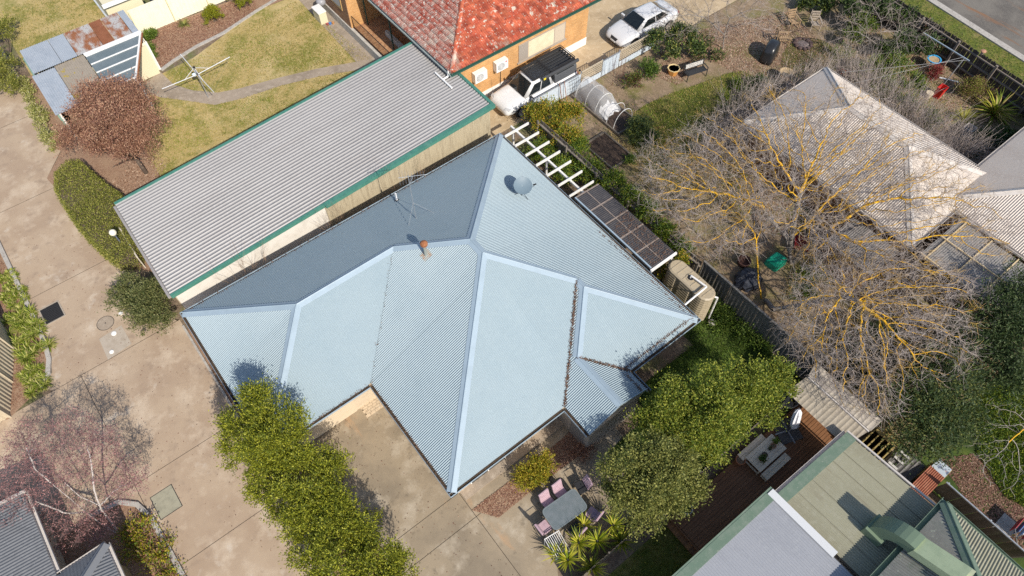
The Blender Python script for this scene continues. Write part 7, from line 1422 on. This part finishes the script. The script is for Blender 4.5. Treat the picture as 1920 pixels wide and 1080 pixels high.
for i in range(11): a = i*2*math.pi/11; mb = MB(); mb.sphere((.5*math.cos(a), .5*math.sin(a), .08), random.uniform(.12, .17), 7, 5, .7); mb.build('stone', mat('dark stone', (.09,.06,.055), [(9, (.15,.1,.09), .45, .65)], .95), t_, True)
MB().lathe([(.45, .0), (.4, .05), (.15, .12), (.02, .13)], (0,0,0), 14).build('ash', mat('ash', (.16,.12,.11), [(12, (.3,.26,.25), .52, .65)], .95), t_, True)
bb_ = at(1468, 152); t_ = thing('bird_bath', 'tan stone bird bath below the circle lawn', 'bird bath', (bb_.x, bb_.y, 0)); BST = mat('tan stone', (.42,.31,.18), [(6, (.34,.24,.13), .45, .65)], .85)
MB().lathe([(.22, 0), (.2, .06), (.09, .12), (.08, .5), (.14, .56)], (0,0,0), 16).build('pedestal', BST, t_, True); MB().lathe([(.14, .56), (.4, .64), (.42, .7), (.37, .7), (.3, .65), (.02, .62)], (0,0,0), 22).build('bowl', BST, t_, True)
# clothes line, bin, crate along the paling fence
cl = thing('clothes_line', 'T-shaped metal clothes line post with wires near the paling fence', 'clothes line', (40.3, 9.6, 0)); MB().tube((0,0,0), (.25,-.1,2.1), .03, n=8).build('post', GALV, cl, True); MB().bar((.3,-.4,2.1), (.4,2.7,2.1), .05, .05).build('cross_bar', mat('blue grey bar', (.3,.37,.43), rough=.5), cl, True)
mb = MB(); mb.tube((.3,-.3,2.1), (-6.0,3.6,1.9), .008, n=4); mb.tube((.3,.0,2.1), (-6.2,2.6,1.9), .008, n=4); mb.build('line_wires', mat('wire grey', (.4,.4,.4), rough=.5), cl, True)
t_ = thing('red_bin', 'bright red open bin in the garden near the clothes line post', 'bin', (39.4, 9.3, 0)); mb = MB(); mb.loft([[(sx*w_, sy*w_*.8, z_) for sx, sy in ((-1,-1), (1,-1), (1,1), (-1,1))] for z_, w_ in ((0, .2), (.75, .27), (.75, .24), (.1, .17))]); mb.build('body', mat('red plastic', (.5,.015,.012), rough=.4), t_, True)
single('cream_bucket', MB().lathe([(.16, 0), (.22, .35), (.18, .36)], (38.95, 9.65, 0), 16), mat('cream plastic', (.6,.5,.36), rough=.6), 'cream bucket behind the red bin', 'bucket')
t_ = thing('blue_bird_bath', 'round basin with bright blue rim beside the paling fence', 'basin', (41.3, 11.1, 0)); MB().lathe([(.1, 0), (.09, .5), (.3, .58), (.36, .6)], (0,0,0), 18).build('stand', KERB, t_, True); MB().lathe([(.3, .6), (.4, .61), (.42, .67), (.34, .67), (.33, .62)], (0,0,0), 22).build('rim', mat('blue rim', (.05,.33,.62), rough=.4), t_, True); MB().lathe([(.32, .6), (.32, .625)], (0,0,0), 16).build('bowl', BST, t_, True)
t_ = thing('white_crate', 'open white crate standing in the garden left of the flax', 'crate', (38.0, 6.5, 0)); mb = MB()
for a, b, c, d in ((-.27,.27,-.27,-.24), (-.27,.27,.24,.27), (-.27,-.24,-.24,.24), (.24,.27,-.24,.24)): MB().box(a, b, c, d, 0, .55).build('side', WTC, t_, True)
MB().box(-.24, .24, -.24, .24, .02, .05).build('base', KERB, t_, True)
DPF = mat('dark timber paling', (.075,.06,.05), [(5, (.11,.09,.078), .45, .65, (1, 1, .2)), (2, (.05,.04,.034), .5, .7)], .9)
dp = thing('boundary_fence', 'dark timber paling fence with rails beside the road verge', 'fence', (42.0, 8, 0), rz=-.09); pm2 = MB().box(-.012, .012, -.054, .054, 0, 1.78).mesh('paling')
for i in range(150):
    o = link('paling', pm2, DPF, dp, True); o.location = (.12+(.02 if i % 2 else 0), -6+i*.112, random.uniform(-.03, .03)); o.rotation_euler = (random.uniform(-.02, .02), 0, 0)
for z_ in (.35, .95, 1.5): MB().box(.02, .1, -6, 10.8, z_, z_+.08).build('rail', mat('pale rail', (.2,.17,.145), rough=.9), dp, True)
for i in range(7): MB().box(-.12, .01, -5.2+i*2.6, -5.07+i*2.6, 0, 1.8).build('post', MATS['pale rail'], dp, True)
for i, y_ in enumerate((9.2, 5.0)):
    t_ = thing('fence_cap_light', ['small orange-capped post light on the dark fence opposite the red bin', 'small orange-capped post light on the dark fence by the flax'][i], 'post light', (42.05+.09*(y_-8), y_, 1.78), group='post lights on the dark fence'); MB().box(-.06, .06, -.06, .06, 0, .22).build('post', MATS['pale rail'], t_, True); MB().lathe([(.16, .22), (.15, .26), (.05, .3)], (0,0,0), 12).build('cap', mat('terracotta cap', (.42,.22,.14), rough=.8), t_, True)
pk = thing('water_pipe', 'short pale pipe lying on the ground near the dark fence', 'pipe', at(1778, 150)); MB().tube((-.3,.45,.05), (.25,-.5,.05), .045, n=8).build('pipe', mat('pale pipe', (.5,.52,.55), rough=.5), pk, True)
# ------------------------------------------------------------------ odds and ends under the lichen trees
tl_ = at(1457, 486, .4); t_ = thing('green_tarp', 'bright green plastic cover under the upper lichen tree', 'cover', (tl_.x, tl_.y, 0)); mb = MB(); mb.loft([[(x_*s_, y_*s_, z_+.05*math.sin(9*x_+5*y_)) for x_, y_ in rrect(.42, .36, .1, 3)] for z_, s_ in ((0, 1.05), (.35, 1.0), (.52, .75), (.55, .2))]); mb.build('cover', mat('green plastic', (.01,.27,.17), rough=.45), t_, True)
rd = at(1500, 462, .3); t_ = thing('red_wheelbarrow', 'dark red barrow behind the trunk of the upper lichen tree', 'wheelbarrow', (rd.x, rd.y, 0), rz=.6); mb = MB(); mb.loft([[(sx*w_, sy*d_, z_) for sx, sy in ((-1,-1), (1,-1), (1,1), (-1,1))] for z_, w_, d_ in ((.3, .25, .2), (.6, .45, .36), (.6, .42, .33), (.33, .24, .19))]); mb.build('tray', mat('dark red metal', (.2,.015,.02), rough=.5), t_, True)
for sx in (-1, 1): MB().tube((-.75, sx*.28, .5), (.5, sx*.1, .2), .02, n=6).build('handle', DMET, t_, True); MB().tube((-.2, sx*.2, .3), (-.25, sx*.24, 0), .015, n=6).build('leg', DMET, t_, True)
MB().tube((.52, -.05, .18), (.52, .05, .18), .18, n=16).build('wheel', TYRE, t_, True)
tq = at(1405, 520, .3); t_ = thing('covered_pile', 'pile under a crumpled navy tarpaulin beside the steel fence', 'tarpaulin', (tq.x, tq.y, 0)); mb = MB(); rr = []
for z_, s_ in ((0, 1.), (.25, .95), (.45, .7), (.55, .3)): rr.append([(s_*(.75+.08*math.sin(5*a+z_*6))*math.cos(a), s_*(.6+.07*math.sin(7*a+z_*4))*math.sin(a), z_+.05*math.sin(6*a)*(z_ > 0)) for a in np.linspace(0, 2*math.pi, 22, endpoint=False)])
mb.loft(rr); mb.build('tarpaulin', mat('navy tarp', (.025,.03,.045), [(5, (.04,.045,.06), .45, .65)], .5), t_, True)
tq = at(1395, 490, .2); single('tub', MB().lathe([(.28, 0), (.34, .3), (.3, .3), (.26, .05)], (tq.x, tq.y, 0), 16), mat('brown tub', (.09,.045,.035), rough=.7), 'brown round tub beside the navy tarpaulin', 'tub')
sp_ = at(1590, 470, 1.9); t_ = thing('low_shed', 'low dark grey shed roof under the twigs of the lichen trees', 'shed', (24.9, 4.6, 0)); corr_part('roof_sheet', [[Vector((23.9,3.6,1.9)), Vector((26.0,3.6,2.05)), Vector((26.0,6.2,2.05)), Vector((23.9,6.2,1.9))]], (0,1,0), .1, .015, mat('dull grey sheet', (.17,.16,.155), [(2, (.14,.13,.125), .45, .65)], .7), t_); MB().box(24.05, 25.9, 3.75, 6.05, 0, 1.86).build('wall', BRB, t_)
o = sheet('paved_patch', pxs((1515, 455), (1570, 500), (1600, 480), (1545, 440)), .012, mat('dusty paving', (.3,.2,.14), [(6, (.24,.155,.11), .45, .65)], .9))
